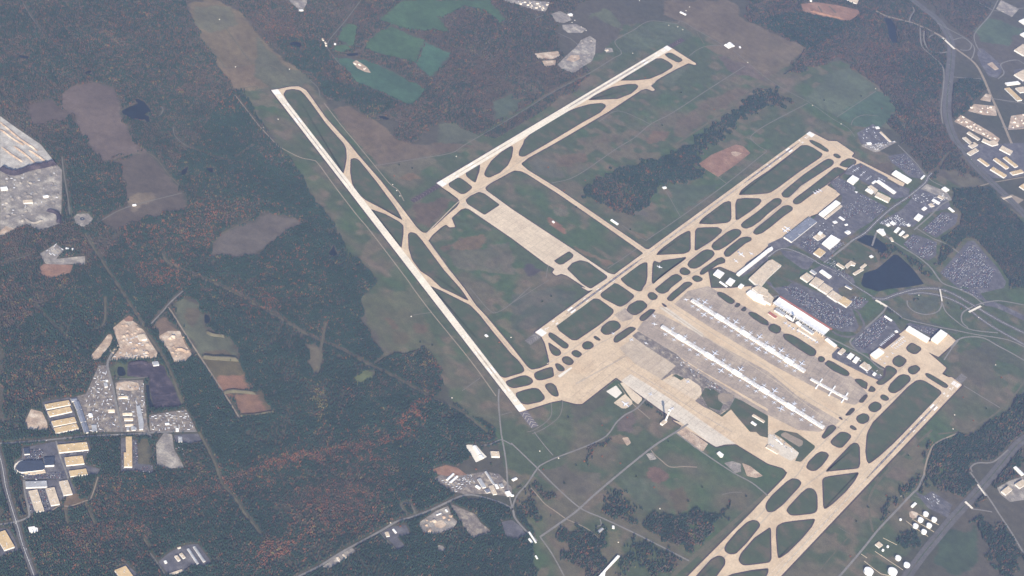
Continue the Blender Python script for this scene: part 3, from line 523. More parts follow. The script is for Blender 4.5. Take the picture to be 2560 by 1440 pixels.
# grass islands between the taxiways: dark shoulder ring and grass inside
ISL = '''10:272,945 300,900 370,890 445,905 490,950 545,1020 700,1235 880,1440 11:903,50 908,140 893,230 874,300 850,275 630,0 10:400,1150 330,1050
11:945,150 990,140 1030,160 1200,370 1400,640 1440,710 1468,765 1430,745 1280,660 1090,560 1010,490 960,400 940,280
11:1145,650 1290,700 1430,775 1475,815 1475,900 1455,1045 1300,850
11:1518,900 1550,880 1600,895 1650,950 1880,1260 12:2040,0 2085,60 2130,130 2090,115 1950,45 1850,0 11:1740,1335 1640,1270 1560,1160 1525,1050
11:1738,1418 12:1860,30 2050,125 2140,170 2230,260 2380,450 2560,668 22:60,720 120,800 125,835 90,855 0,880 12:2490,903 2440,885 2350,780 1950,250 1760,15
12:2493,935 2560,908 22:100,875 150,875 205,910 213,945 170,975 20,1005 12:2540,995 2510,975
22:35,1050 120,1020 220,998 270,1010 325,1080 330,1110 290,1140 150,1170 90,1155 40,1090
22:325,975 350,955 400,950 440,980 468,1060 465,1085 430,1090 390,1070 340,1010
22:218,860 240,840 330,805 390,790 410,800 422,880 400,895 300,925 250,925 225,900
11:1925,400 1940,380 2000,340 2040,338 2090,370 2165,430 2150,455 2090,500 2050,503 1990,465 1930,425
11:2095,290 2110,270 2220,205 2242,210 2235,270 2195,390 2150,365 2100,320
11:2280,300 2300,250 2350,170 2450,80 2545,22 2570,25 2572,50 2560,130 2520,215 2440,290 2330,340 2290,325
21:65,100 75,60 110,0 20:120,1400 190,1330 300,1260 450,1160 640,1080 780,1040 900,1030 940,1050 935,1075 880,1130 700,1230 400,1410 350,1440 21:130,125 100,130 70,120
20:760,1003 830,950 1000,870 1150,842 1240,840 1265,860 1250,890 1190,940 1060,990 900,998
20:1080,808 1180,740 1300,650 1440,585 1500,583 1570,620 1610,655 1600,680 1500,740 1380,790 1250,805
20:1525,545 1560,527 1600,530 1700,590 1708,605 1680,623 1650,625 1560,580
11:2095,560 2140,520 2230,478 2290,500 2440,610 2285,712 2110,600
21:415,1170 570,1072 618,1110 605,1140 510,1205 470,1210
21:548,1250 600,1190 680,1162 760,1180 955,1322 950,1345 850,1410 22:790,8 765,0 21:700,1400
21:2265,512 2290,465 2400,375 2560,270 31:225,100 330,15 390,10 450,35 548,100 530,135 300,290 100,440 30,485 21:2560,495 2400,508
30:408,1403 440,1400 31:520,-5 610,60 605,80 570,78 470,20 30:425,1430
31:650,105 670,95 700,100 732,130 720,145 690,145 655,122
31:130,500 160,465 350,310 560,165 610,145 655,165 660,190 640,220 500,310 330,420 240,510 200,540 150,535
31:245,575 260,550 420,430 600,290 660,240 700,230 770,262 775,285 700,325 590,410 450,500 330,590 290,608 255,600
31:710,215 740,175 800,143 860,150 885,170 880,200 800,240 750,230
21:2285,810 2310,780 2450,680 2560,590 31:60,545 110,540 140,560 130,600 50,660 0,700 21:2480,775 2400,830 2340,850 2300,838
21:2405,890 2430,850 2560,745 31:150,620 205,610 250,635 245,665 150,730 30,830 21:2500,895 2440,912
21:1865,800 1890,760 1980,680 2100,590 2170,570 2190,580 2195,740 2185,770 2150,790 2000,805
21:2235,760 2232,600 2250,550 2330,540 2480,545 2498,570 2470,610 2380,680 2260,760
21:1438,1112 1470,1070 1560,990 1680,910 1760,868 1785,875 1788,1050 1770,1080 1720,1100
21:1825,1065 1830,870 1850,840 1900,835 2060,832 2105,860 2090,890 2000,970 1850,1065
21:1990,1030 2010,990 2150,880 2220,848 2280,855 2298,885 2280,920 2150,1020 2070,1065 2020,1065
21:2115,1090 2140,1050 2280,940 2340,925 2395,935 2398,965 2330,1000 2170,1130 2130,1130
21:1750,1210 1770,1170 1900,1070 1950,1052 2010,1065 2030,1100 2000,1140 1880,1230 1830,1250 1780,1245
21:1875,1290 1900,1250 2060,1140 2100,1130 2135,1155 2130,1190 2060,1210 1910,1310 1880,1308
21:1395,1380 1405,1200 1420,1165 1475,1190 1500,1165 1740,1130 1742,1145 1700,1180 1500,1320 1410,1405
21:1672,1270 1690,1240 1730,1232 1785,1270 1785,1295 1750,1315 1710,1312 1680,1295
21:1795,1340 1820,1315 1860,1315 1910,1345 1900,1370 1850,1385 1810,1365
21:1085,1345 1120,1310 1230,1230 1320,1185 1355,1185 1355,1330 1340,1400 1310,1440 22:1300,30 1270,38 1220,20 1170,-10 21:1150,1420 1095,1370
21:1600,1312 1650,1298 1702,1330 1700,1355 1590,1440 22:1560,40 1510,62 1460,50 1425,15 1440,0 21:1520,1375
21:1660,1440 1720,1385 1770,1375 1812,1395 1790,1420 1760,1440 22:1600,135 1560,130 1545,105 1600,45
22:880,70 900,40 960,0 21:980,1400 1020,1390 1060,1400 22:1120,0 1220,70 1220,95 1140,165 1090,190 1060,185 900,100
22:438,370 450,345 600,240 760,130 820,105 870,110 1015,215 1018,245 980,290 850,390 700,490 650,525 600,525 470,430
22:1350,75 1370,45 1410,40 1455,75 1458,95 1440,118 1400,125 1370,110
22:1145,215 1170,170 1250,125 1310,125 1355,170 1350,195 1300,240 1240,275 1200,270 1150,235
22:1270,305 1290,275 1380,210 1440,218 1420,245 1340,320 1310,335 1280,328
22:1490,155 1510,152 1550,180 1545,195 1520,188
22:880,430 900,385 960,335 1010,323 1060,335 1090,375 1085,400 1040,435 970,470 920,470
22:1010,520 1030,480 1150,400 1190,385 1240,400 1235,420 1130,500 1050,550 1020,545
22:812,490 825,478 850,485 888,515 880,530 850,525 820,505
22:697,575 715,545 750,530 795,540 820,570 815,590 780,615 730,618 705,600
22:590,650 610,625 650,620 695,650 700,670 665,700 630,690 600,670
22:360,465 375,440 420,460 560,560 570,580 550,610 510,605 400,520 368,490
22:360,550 375,548 480,620 495,650 480,675 440,685 400,665 375,620
22:495,715 510,690 550,680 600,705 622,740 600,770 560,775 510,750
22:428,765 440,752 480,760 525,800 528,825 500,838 460,830 440,800
22:2045,50 2070,35 2120,50 2220,115 2232,140 2200,165 2160,155 2060,80
22:2220,185 2250,145 2290,160 2270,190 2240,198
22:2290,210 2330,180 2350,210 2330,238 2290,230
22:2355,255 2380,235 2440,250 2560,330 32:10,370 22:2560,378 2500,365 2400,300
32:0,395 20,365 60,355 120,385 135,410 120,450 80,460 40,445 5,420
32:145,470 170,455 230,465 300,500 470,610 488,640 470,680 420,685 300,610 160,510
32:498,700 515,682 550,685 575,710 560,740 520,745 500,730
32:560,760 600,720 660,745 800,830 820,860 800,885 760,880 650,830
32:860,925 880,905 930,910 1000,950 985,1020 930,990
32:995,1030 1030,975 1070,1000 1078,1022 1060,1042 1020,1040
32:1075,945 1160,880 1170,790 1200,772 1250,790 1290,820 1290,850 1230,910 1150,970 1100,972
32:1240,730 1260,695 1310,668 1380,710 1388,735 1350,780 1310,798 1250,765
32:1378,600 1400,570 1440,545 1530,595 1535,620 1490,660 1450,665 1390,630
32:1395,810 1420,785 1480,768 1520,795 1522,820 1480,860 1440,870 1400,845
32:1195,1015 1220,960 1300,880 1350,860 1410,875 1430,905 1420,935 1330,1020 1270,1055 1220,1050
32:1118,1085 1140,1063 1175,1070 1212,1100 1205,1125 1170,1132 1130,1115
32:997,1195 1020,1160 1070,1132 1120,1150 1140,1180 1125,1215 1070,1248 1020,1235
32:877,1310 890,1280 950,1250 1000,1265 1018,1300 1000,1340 950,1365 900,1350
32:812,1395 825,1372 850,1375 888,1405 885,1425 850,1422
32:905,1130 960,1070 990,1062 1000,1085 950,1150 915,1150
32:770,1270 830,1200 865,1198 870,1225 820,1275 780,1280
32:700,1300 720,1285 750,1310 740,1325
33:530,50 600,-60 650,-75 690,-45 650,5 600,45 560,75
32:1400,985 1480,925 1530,918 1580,935 1730,1030 1735,1062 1700,1105 1370,1440 33:1240,130 1120,240 1050,295 1005,322 985,290 972,200 985,30 32:1000,1430 1045,1345 1200,1190
32:1565,860 1590,848 1640,870 1790,960 1805,985 1790,1002 1760,1000 1590,895
33:620,100 650,60 720,0 780,0 830,30 832,55 780,120 740,160 700,160 640,130
33:380,350 400,300 480,220 530,193 590,205 612,235 590,275 540,340 480,390 430,392 390,370
33:572,400 600,360 820,130 860,105 900,115 918,150 922,320 910,360 880,370
33:540,480 560,455 620,440 900,403 908,415 870,490 780,600 650,720 580,770 560,770 550,740
23:2530,750 2545,700 33:40,630 180,500 240,463 300,470 338,505 320,545 150,730 60,800 0,805 23:2545,790
33:180,790 200,750 330,610 390,562 440,562 475,590 495,640 497,770 480,805 440,820 280,838 220,835
33:80,960 95,935 150,905 250,890 460,868 472,880 440,950 340,1070 200,1210 120,1262 100,1262 92,1220 78,1050
23:2120,1165 2140,1120 2250,990 2350,900 2410,878 2460,890 2485,930 2470,960 2350,1110 2240,1220 2180,1228 2130,1200
23:1750,1560 1840,1440 1900,1370 1990,1270 2060,1235 2110,1245 2135,1280 2130,1330 2050,1440 1950,1560
23:2262,1275 2290,1210 2420,1060 2560,965 33:10,955 30,965 36,1270 20,1300 23:2560,1310 2400,1330 2320,1338 2280,1315
23:2100,1470 2200,1420 2400,1380 33:5,1362 5,1400 23:2520,1500 2300,1650'''
for ln in ISL.split('\n'):
    pts = fillet(Q(ln), 14)
    o = sheet('grass', offset(pts, -8.5), 1.42, M['grass']); tag(o, 'grass island enclosed by taxiways', kind='structure')
    sheet('shoulder', pts, 1.36, M['shoulder'], o)

# runways: slab, rubber marks, threshold bars, aiming bars, number
def runway(a, b, w, label, num_a, num_b, rub, core='cream', z=1.55, over=0, letters=True, nonum=False):
    a = np.array(P(*a)); b = np.array(P(*b)); d = b-a; L = np.linalg.norm(d); d /= L; n = np.array((-d[1], d[0]))
    def R(u0, u1, v0, v1): return [tuple(a+d*u+n*v) for u, v in ((u0, v0), (u1, v0), (u1, v1), (u0, v1))]
    o = sheet('runway', R(0, L, -w/2, w/2), z, M[core]); tag(o, label, kind='structure'); keep(offset(R(0, L, -w/2, w/2), 60))
    for u0, u1, hw, m in rub:
        pts = []
        K = 26
        for i in range(K+1):
            t = i/K; h = hw*min(1, 5*t, 5*(1-t))**.7*(.88+.24*random.random()); pts.append((u0+(u1-u0)*t, h))
        sheet('tyre_marks', [tuple(a+d*u*L+n*h) for u, h in pts]+[tuple(a+d*u*L-n*h*.9) for u, h in pts[::-1]], z+.05, M[m], o)
    mb = MB()
    for end in (0, 1):
        U = (lambda u: u) if not end else (lambda u: L-u)
        for k in range(6):
            for s in (-1, 1): mb.poly(R(U(6), U(52), s*(2.2+k*4), s*(2.2+k*4+2.6)), z+.1)
    mb.build('threshold_bars', M['paint'], o)
    mb = MB()
    for end in (0, 1):
        U = (lambda u: u) if not end else (lambda u: L-u)
        for s in (-1, 1):
            mb.poly(R(U(330), U(380), s*8, s*18), z+.1)
            for u, k in ((165, 3), (500, 2), (650, 2), (800, 1)):
                for q in range(k): mb.poly(R(U(u), U(u+24), s*(9+q*3.6), s*(9+q*3.6+2)), z+.1)
    mb.build('aiming_bars', M['paint'], o)
    mb = MB(); u = 130
    while u < L-130: mb.poly(R(u, u+36, -.45, .45), z+.11); u += 61
    for s in (-1, 1): mb.poly(R(10, L-10, s*23, s*23.5), z+.11)
    mb.build('centre_line', M['paint'], o)
    for end, txt in ((0, num_a), (1, num_b)):
        if not txt: continue
        c = a+d*(88 if not end else L-88); ang = math.atan2(d[1], d[0])-math.pi/2+(math.pi if end else 0)
        for j, line in enumerate(txt.split('\n')):
            cu = bpy.data.curves.new('number', 'FONT'); cu.body = line; cu.size = 24; cu.align_x = 'CENTER'; cu.align_y = 'CENTER'; cu.offset = .35
            t = bpy.data.objects.new('number', cu); COL.objects.link(t); t.parent = o; cu.materials.append(M['paint'])
            sh = (1 if not end else -1)*(20*(.5-j) if '\n' in txt else 0)
            t.location = (*(c+d*sh*1.1), z+.12); t.rotation_euler = (0, 0, ang)
    return a, d, n, L
c12 = runway((686, 224.5), (1307, 1028), 50, 'left-hand runway, cream concrete, running down to the chevrons', '12', '30', [(.03, .36, 3.5, 'rubber'), (.82, .95, 5, 'apron2')])
c1l = runway((1098, 463), (1674, 118), 50, 'far runway at the top, cream concrete with dark tyre streaks', '1\nL', '19\nR', [(.50, .93, 7, 'rubber'), (.05, .30, 4, 'apron2')], z=1.6)
c1c = runway((1346, 837), (2031, 333), 50, 'middle runway with dark asphalt core and white aiming bars', '1\nC', '19\nC', [(.08, .34, 7, 'darkrun'), (.34, .72, 6, 'rubber'), (.70, .95, 6, 'darkrun')], core='concrete', z=1.65)
c1r = runway((1678, 1712), (2394, 956), 50, 'nearest runway at the lower right with brown rubbered core', '', '19\nL', [(.30, .66, 5, 'apron2'), (.62, .92, 6, 'darkrun')], core='concrete', z=1.7)
# bright blank thresholds
def block(cfg, u0, u1, z, w=25, m='newc', nm='threshold_pad', lb='bright concrete threshold pad'):
    a, d, n, L = cfg; o = sheet('runway_pad', [tuple(a+d*u+n*v) for u, v in ((u0, -w), (u1, -w), (u1, w), (u0, w))], z, M[m]); tag(o, lb, kind='structure'); o.name = 'pavement'
block(c1l, -1, 55, 1.62); block(c1l, c1l[3]-62, c1l[3]+1, 1.62); block(c1c, -1, 60, 1.67); block(c12, -1, 60, 1.57); block(c1c, c1c[3]-60, c1c[3]+1, 1.67)
# blast pads with chevrons
def blast(cfg, end, n_, step, m, span, z=.3, label=''):
    a, d, n, L = cfg; s = -1 if not end else 1; o0 = a if not end else a+d*L
    def pt(u, v): return tuple(o0+d*s*u+n*v)
    pd = sheet('blast_pad', [pt(4, -span), pt(n_*step+14, -span), pt(n_*step+14, span), pt(4, span)], z, M[m]); tag(pd, label, kind='structure'); pd.name = 'pavement'
    mb = MB()
    for k in range(n_):
        u = 14+k*step
        for q in (-1, 1): mb.poly([pt(u, 0), pt(u+span*.8, q*span*.95), pt(u+span*.8+2.2, q*span*.95), pt(u+3, 0)], z+.1)
    mb.build('chevrons', M['lightc'] if m == 'darkrun' else M['gravel'], pd)
blast(c12, 1, 5, 24, 'darkrun', 26, label='dark blast pad with white chevrons below the left-hand runway')
blast(c1c, 0, 5, 20, 'asphalt', 24, label='dark blast pad with chevrons at the foot of the middle runway')
blast(c1l, 0, 9, 30, 'shoulder', 18, label='faint chevron pad at the near end of the far runway')
blast(c1l, 1, 7, 26, 'shoulder', 20, label='faint chevron pad at the far end of the far runway')
blast(c1r, 1, 4, 22, 'asphalt', 24, label='dark blast pad beyond the nearest runway')

# worn wheel paths along the taxiway centre lines and saw-cut joints across the aprons
for s, w in (('21:60,225 450,460 900,770 1300,1050 1390,1110', 7), ('10:240,900 340,880 430,878 490,920 560,1000 850,1400 11:960,90 1240,395 1470,700 1700,950 12:2060,0 2220,220 2560,640 22:130,790 200,840 400,950', 6), ('30:450,1370 620,1430 31:720,70 790,110 820,120', 7), ('31:620,110 400,250 200,400 60,510 21:2450,600 2230,780 1900,1050 1700,1200 1330,1440 22:1250,60 1080,240 850,420 680,560 480,690 350,760', 7),
             ('31:700,170 420,360 190,560 21:2380,900 2180,1100 1850,1270 1560,1440 22:1400,130 1240,300 1050,460 800,600 560,780 430,870', 7), ('20:1700,560 1620,690 1480,760 1380,860 1120,960 900,1090 400,1400 21:60,190 11:2560,235 2300,420 2050,560 1850,750 1700,900', 6), ('32:1500,870 1300,1060 1100,1230 960,1400 33:850,120 650,330 450,480 200,680 60,780 23:2400,1000 2150,1230 1950,1400', 8), ('32:1380,760 1200,930 1080,1060 960,1170 800,1300 33:640,20 560,100 400,260 300,420 100,620 23:2450,860 2100,1170 1850,1400', 7),
             ('22:1500,190 1920,480 2560,880 32:340,1140 740,1420', 9), ('22:1560,160 1980,440 2560,800 32:300,1030 800,1330', 9), ('22:640,960 1000,760 1240,620', 10), ('22:1150,800 1500,1010 1900,1270 2200,1440', 10), ('21:2280,560 2330,520 2560,500', 5), ('11:1150,620 1300,670 1480,770', 5), ('11:920,60 925,200 900,300', 5), ('11:1500,760 1500,900 1490,1050', 5)):
    o = strip_mb(MB(), catmull(Q(s), 5), w, 1.31).build('wheel_path', M['apron2']); tag(o, 'faint darker wheel path worn along the pavement', kind='structure')
def joints(s, step, w, m, z, skew=0):
    poly = Q(s); a, _ = rect_axes0(poly); mb = MB()
    for k in (0, 1):
        b = a+k*math.pi/2; ca, sa = math.cos(b), math.sin(b); us = [p[0]*ca+p[1]*sa for p in poly]; vs = [-p[0]*sa+p[1]*ca for p in poly]; v = min(vs)+step/2
        while v < max(vs):
            u = np.arange(min(us), max(us), 6.0); x = u*ca-v*sa; y = u*sa+v*ca; ins = inside(x, y, poly); j = 0
            while j < len(u):
                if ins[j]:
                    e = j
                    while e+1 < len(u) and ins[e+1]: e += 1
                    if e > j: strip_mb(mb, [(x[j], y[j]), (x[e], y[e])], w, z+k*.02)
                    j = e
                j += 1
            v += step
    o = mb.build('joint_lines', M[m]); tag(o, 'fine dark joint lines across the apron', kind='structure')
def rect_axes0(pts):
    b = max(((pts[i], pts[(i+1) % len(pts)]) for i in range(len(pts))), key=lambda e: math.dist(*e)); return math.atan2(b[1][1]-b[0][1], b[1][0]-b[0][0]), 0
joints('11:2290,720 2440,620 2560,690 21:560,1060 430,1160 340,1180 0,930 11:2560,930', 38, 1.1, 'ramp', 1.33); joints('22:560,1090 700,780 1100,600 1260,490 1640,780 1500,915 1600,870 1880,1000 1820,1110 2080,1290 23:2240,110 22:1690,1330 1090,920 700,1140', 46, 1.1, 'ramp', 1.33)
joints('22:1700,130 1960,10 2560,360 32:440,690 960,1050 780,1130 0,720 22:1960,350', 40, .9, 'asphalt', 1.33); joints('22:1320,340 1480,280 2560,850 32:680,1320 500,1420 22:1700,690', 40, .9, 'asphalt', 1.33); joints('31:20,990 300,740 590,420 720,495 500,690 150,910', 40, .9, 'ramp', 1.33)

# ================================================================== ROADS, TRACKS, DITCHES
ROADS = [ # name, material, width, polyline, label
 ('road', 'road', 70, '30:1340,-80 1560,90 1700,200 1790,330 1830,440 1830,600 1810,800 1790,1000 1800,1200 1870,1400 31:1960,60 2050,190 2180,330 2350,490 2620,760', 'wide grey motorway curving down the right side'),
 ('road', 'track', 22, '30:1080,112 1180,160 1330,200 1500,250 1750,375 1870,480 2060,625 2150,770 2230,960 2300,1110 2380,1300 2440,1440 31:2530,160 2600,300', 'pale road crossing above the motorway'),
 ('road', 'road', 10, '30:1520,280 1530,430 1560,490 1640,560 1740,660 1760,760 1750,900 1730,1100 1750,1250', 'slip road left of the motorway'),
 ('road', 'road', 10, '30:1560,310 1560,400 1600,490 1700,530 1790,520', 'inner slip loop of the junction'), ('road', 'road', 10, '30:1600,380 1660,350 1760,400', 'short slip of the junction'),
 ('road', 'road', 10, '30:1690,230 1860,320 1980,390 2060,470 2050,560 2020,600', 'outer slip on the right of the junction'), ('road', 'road', 9, '30:1850,400 1950,380 2030,440 2010,500 1920,500', 'loop on the right of the junction'),
 ('road', 'road', 9, '30:1450,70 1460,110 1430,160 1410,215', 'lane above the junction'), ('road', 'road', 9, '30:2300,0 2220,150 2100,290 2060,370 2090,470 2130,520', 'lane down the top right'),
 ('road', 'road', 9, '30:2060,0 2200,80 2300,110 2560,80', 'lane in the top right corner'), ('road', 'road', 8, '30:1850,770 1960,780 2130,790', 'cross lane under the motorway wood'),
 ('road', 'road', 10, '30:2230,985 2400,1010 2560,1035', 'estate road at the right edge'), ('road', 'road', 10, '30:2340,1270 2450,1290 2560,1270', 'lower estate road at the right edge'),
 ('road', 'road', 10, '30:2300,790 2360,730 2330,640 2480,600 2560,640', 'winding estate road'), ('road', 'track', 9, '31:2100,425 2230,390 2330,370 2560,330', 'pale bank crossing the motorway'),
 # right-hand airport roads
 ('road', 'road', 26, '31:850,960 970,890 1080,780 1240,640 1400,530 1560,400 1600,330 1640,290', 'airport road past the car parks'), ('road', 'road', 14, '31:560,1190 740,1050 850,960', 'airport road above the tan halls'),
 ('road', 'road', 20, '31:0,1130 100,1060 200,1050 380,1120 520,1200 700,1290 840,1400 32:1000,60 1110,130 1200,190 1310,270 1340,300', 'road below the halls to the access loop'),
 ('road', 'road', 13, '31:1040,1020 1090,880 1140,890 1230,960 1340,1030 1500,1130 1620,1230 1700,1340 1760,1400 32:1900,10 2050,80 2160,170', 'curving road round the big pond'),
 ('road', 'road', 10, '31:1460,860 1620,720 1720,620 1820,560', 'straight lane by the depots'), ('road', 'road', 9, '31:1480,840 1640,940 1780,1000 1910,1090', 'lane to the long-stay car park'),
 ('road', 'road', 9, '31:1300,10 1460,170 1560,290 1640,370 1760,430', 'boundary road by the wood'), ('road', 'trail', 9, '31:1620,300 1720,230 1740,180 1830,80', 'path through the wood to the motorway'),
 ('road', 'road', 34, '32:1040,100 1160,110 1300,60 1500,10 1700,10 1850,60 2080,190 2300,320 2620,480', 'broad access road sweeping right from the terminal'),
 ('road', 'road', 30, '32:1400,60 1560,50 1760,90 1960,180 2200,360 2620,600', 'second carriageway of the access road'), ('road', 'lot', 60, '32:2160,150 2300,180 2620,330', 'wide plaza of the access road'),
 ('road', 'road', 9, '32:1390,125 1400,180 1470,240 1580,265 1690,240 1735,170 1730,60 1710,-10', 'round loop of the access road'), ('road', 'road', 10, '32:1740,150 1780,240 1880,330 1980,400 2100,430 2300,450', 'lane below the round loop'),
 ('road', 'road', 10, '32:2000,400 1940,340 1940,260 2000,210 2120,160 2200,140 2330,130 2560,170', 'second round loop at the right'), ('road', 'road', 10, '32:1310,280 1400,320 1700,390 1850,420 2100,470 2400,520 2620,620', 'lane above the private hangars'),
 ('road', 'road', 12, '32:1830,600 1900,520 2000,490 2150,500 2300,580 2450,660 2620,760', 'perimeter lane round the brown field'), ('road', 'road', 9, '32:1760,720 1840,600 1900,530', 'lane beside the hangar apron'),
 ('road', 'trail', 12, '32:2620,850 2460,1080 2340,1200 2200,1310 2080,1370 1960,1430 33:1700,20', 'dirt perimeter road at the right'), ('road', 'road', 7, '32:1960,980 2140,1090 2320,1200', 'straight service track in the brown field'),
 ('road', 'road', 14, '32:-60,30 20,90 110,80', 'ramp to the terminal road'), ('road', 'road', 18, '32:640,430 700,470 800,490 900,470 960,380 930,300 870,220 600,90 200,-80', 'loop road in front of the terminal'),
 ('road', 'road', 13, '32:560,480 680,530 800,590 900,640 1000,700 1100,790 1160,820', 'service road behind the plants'), ('road', 'road', 12, '32:900,640 820,540 900,460 1010,370 1150,240 1180,190', 'road beside the private hangars'),
 # perimeter and service roads
 ('road', 'track', 7, '00:2350,950 2560,1220 10:60,1290 200,1440 11:220,20 430,130 560,160 620,195 800,440 1000,700 1150,880 1500,1340 12:1570,0 1750,240 2140,720 2400,1080', 'pale perimeter track left of the left-hand runway'),
 ('road', 'track', 6, '10:680,1030 850,1250 1010,1440 11:1190,220 1340,400 1420,460 1480,570', 'thin service track right of the taxiway'), ('road', 'lane', 7, '11:1200,215 1600,150 1950,90 2100,0 20:0,1175 430,910 760,740 1000,590 1095,530 1035,440 1050,390 1200,310 1380,210 1640,235 1690,210 1850,300 2110,450', 'perimeter road round the far runway'),
 ('road', 'lane', 7, '21:400,390 640,320 1040,50 20:1220,1380 1390,1240 1600,1130 2000,870 2330,660', 'service road through the middle grass'), ('road', 'lane', 7, '20:580,380 660,470 540,590', 'lane to the stone yard'), ('road', 'lane', 7, '20:320,150 235,200 420,310 580,385', 'lane beside the dark wood'),
 ('road', 'lane', 6, '20:1770,560 1850,500 1950,460 2060,455 2130,460', 'curved track to the white pads'), ('road', 'lane', 6, '20:870,1215 1050,1110 1270,1185 1390,1250', 'hooked track below the far taxiway'), ('road', 'lane', 6, '20:2210,500 2350,620 2560,790 30:160,890 420,1030 650,1190 800,1280 870,1370', 'track over the brown hill'),
 ('road', 'trail', 9, '20:1850,320 1920,440', 'worn grass strip'), ('road', 'lane', 7, '21:1340,965 1700,720 2140,400 2500,110 2545,70 2480,30 20:2400,1400 2400,1350 2560,1240 30:400,1030', 'perimeter road beside the middle runway'),
 ('road', 'lane', 6, '21:1340,965 1200,880 1100,810', 'track to the long white shed'), ('road', 'lane', 6, '21:2060,330 2140,390', 'track to the red pit'), ('road', 'lane', 5, '21:1540,470 1680,720', 'straight track to the mast'), ('road', 'lane', 6, '21:955,1245 1200,1080 1290,1000', 'track near the crossing'),
 ('road', 'trail', 16, '20:1640,1440 2050,1170 2400,900 2540,820', 'dark ditch line through the grass'), ('road', 'lane', 6, '30:690,1170 1080,910', 'hedge track across the green field'), ('road', 'lane', 6, '30:830,1250 860,1190 960,1150 1100,1160', 'curved track in the green field'),
 ('road', 'lane', 5, '22:0,150 370,-80', 'faint service track'), ('road', 'lane', 6, '12:2140,0 2330,220 2420,240 2560,150 22:180,-10', 'curved service track between the taxiways'), ('road', 'lane', 6, '21:340,1340 360,1230 400,1190', 'kinked track by the apron'),
 ('road', 'lane', 6, '22:390,1130 395,1260 340,1340 220,1420 150,1440', 'curved track round the chevrons'), ('road', 'lane', 6, '22:505,1125 500,1210 460,1300 330,1400 200,1460', 'outer curved track round the chevrons'),
 ('road', 'road', 10, '23:-10,110 250,360 450,560 680,760 900,860 1200,1000 1500,1150 1770,1290', 'straight road down through the rough grass'), ('road', 'road', 12, '22:1760,1360 23:1640,0 1380,170 880,580 670,770 540,870 280,1050', 'straight road from the control tower'),
 ('road', 'road', 9, '22:1340,1110 1240,1210 1130,1270 1040,1350 980,1440 23:900,70 700,160 460,250 310,320 250,370 150,520 60,620 20,700 0,780', 'road below the big apron'), ('road', 'road', 6, '23:220,0 320,130 410,235', 'short lane into the grass'),
 ('road', 'track', 6, '22:1060,960 1100,1010 1200,1150 1380,1310', 'tan track by the pads'), ('road', 'track', 7, '23:1390,180 1430,230 1500,290 1560,340 1620,352 1720,345 1850,352', 'tan curving dirt track'), ('road', 'track', 7, '23:190,560 260,640 330,720 430,790 540,870', 'tan track in the rough grass'), ('road', 'track', 6, '23:540,870 700,940 800,1000 880,1075', 'lower tan track'),
 ('road', 'road', 8, '23:280,1050 400,1220 520,1440', 'road leaving at the bottom'), ('road', 'road', 10, '23:1640,10 1900,200 2200,400 2400,510 2560,640', 'road below the tan sand pad'), ('road', 'road', 6, '23:880,870 890,930 840,945', 'short spur to the sheds'), ('road', 'lane', 6, '23:2100,625 2200,605 2300,603', 'faint curved track'),
 ('road', 'trail', 22, '23:2540,620 2300,830 1770,1290 1600,1440', 'mown strip beside the taxiway'), ('road', 'lane', 5, '33:710,955 820,1020', 'short spur by the runway'),
 ('road', 'road', 12, '13:-100,1720 480,1420 640,1340 880,1190 1230,1000 1400,900 1560,850 1750,780 1940,690 2060,640 2160,630 2300,660 2450,710 2560,770 23:30,860 130,980 250,1090', 'grey road through the woods at the bottom'),
 ('road', 'road', 9, '12:2430,1010 2425,1150 2450,1440 13:2460,60 2500,300 2520,560 2560,760', 'lane from the runway foot past the works'), ('road', 'road', 8, '13:2240,135 2340,125 2450,80 2560,130', 'lane to the white sheds'), ('road', 'lane', 6, '13:1510,830 1450,740 1490,710 1540,715 1580,780 1590,815', 'loop track round the mast'),
 ('road', 'lane', 8, '13:1240,1010 1330,1110 1420,1190', 'yard drive'), ('road', 'lane', 6, '12:2450,1270 2560,1240', 'short grey link'), ('road', 'lane', 5, '12:1570,270 1750,245', 'path to the radar'), ('road', 'lane', 5, '12:2060,1030 2240,900', 'path in the grass'),
 ('road', 'road', 12, '02:1090,640 1160,580? '.replace('? ', ' ')+'1090,710 1075,780 1100,880 1130,1000 1160,1150 1200,1330 1220,1440', 'access road of the yards') ,
 ('road', 'road', 11, '03:-40,118 350,92 560,72 900,42 1300,22 1500,10 1800,-5 02:1960,1430', 'road past the warehouses'), ('road', 'road', 26, '03:-40,120 20,330 60,560 130,800 180,960 220,1110 290,1300 350,1460', 'wide grey road down the left edge'),
 ('road', 'road', 11, '03:-40,930 120,908 210,885 285,850 290,800 250,600 240,480', 'side road at the left edge'), ('road', 'road', 8, '02:1470,1380 1490,1440', 'yard exit'), ('road', 'road', 10, '03:1390,30 1500,30 1500,70', 'turning head'), ('road', 'road', 9, '03:560,90 600,240 680,460 640,480', 'drive between the warehouses'),
 ('road', 'road', 8, '02:1500,370 1640,220 1670,180 1740,110 1830,30', 'lane to the fork in the woods'), ('road', 'track', 9, '02:1680,190 1730,260 1830,420 2010,700 2240,1050 2400,1310', 'straight tan track along the fields'), ('road', 'trail', 10, '02:1370,370 1450,430 1600,640 1720,880 1830,1180', 'grass path beside the mounds'),
 ('road', 'lane', 7, '02:1150,900 1260,910 1480,890', 'drive into the compost yard'), ('road', 'track', 6, '03:500,795 600,740 700,740 850,690 910,660 980,450', 'tan footpath through the scrub'), ('road', 'lane', 7, '03:1500,1210 1560,1290 1660,1440', 'walled drive'),
 # cuttings in the woods
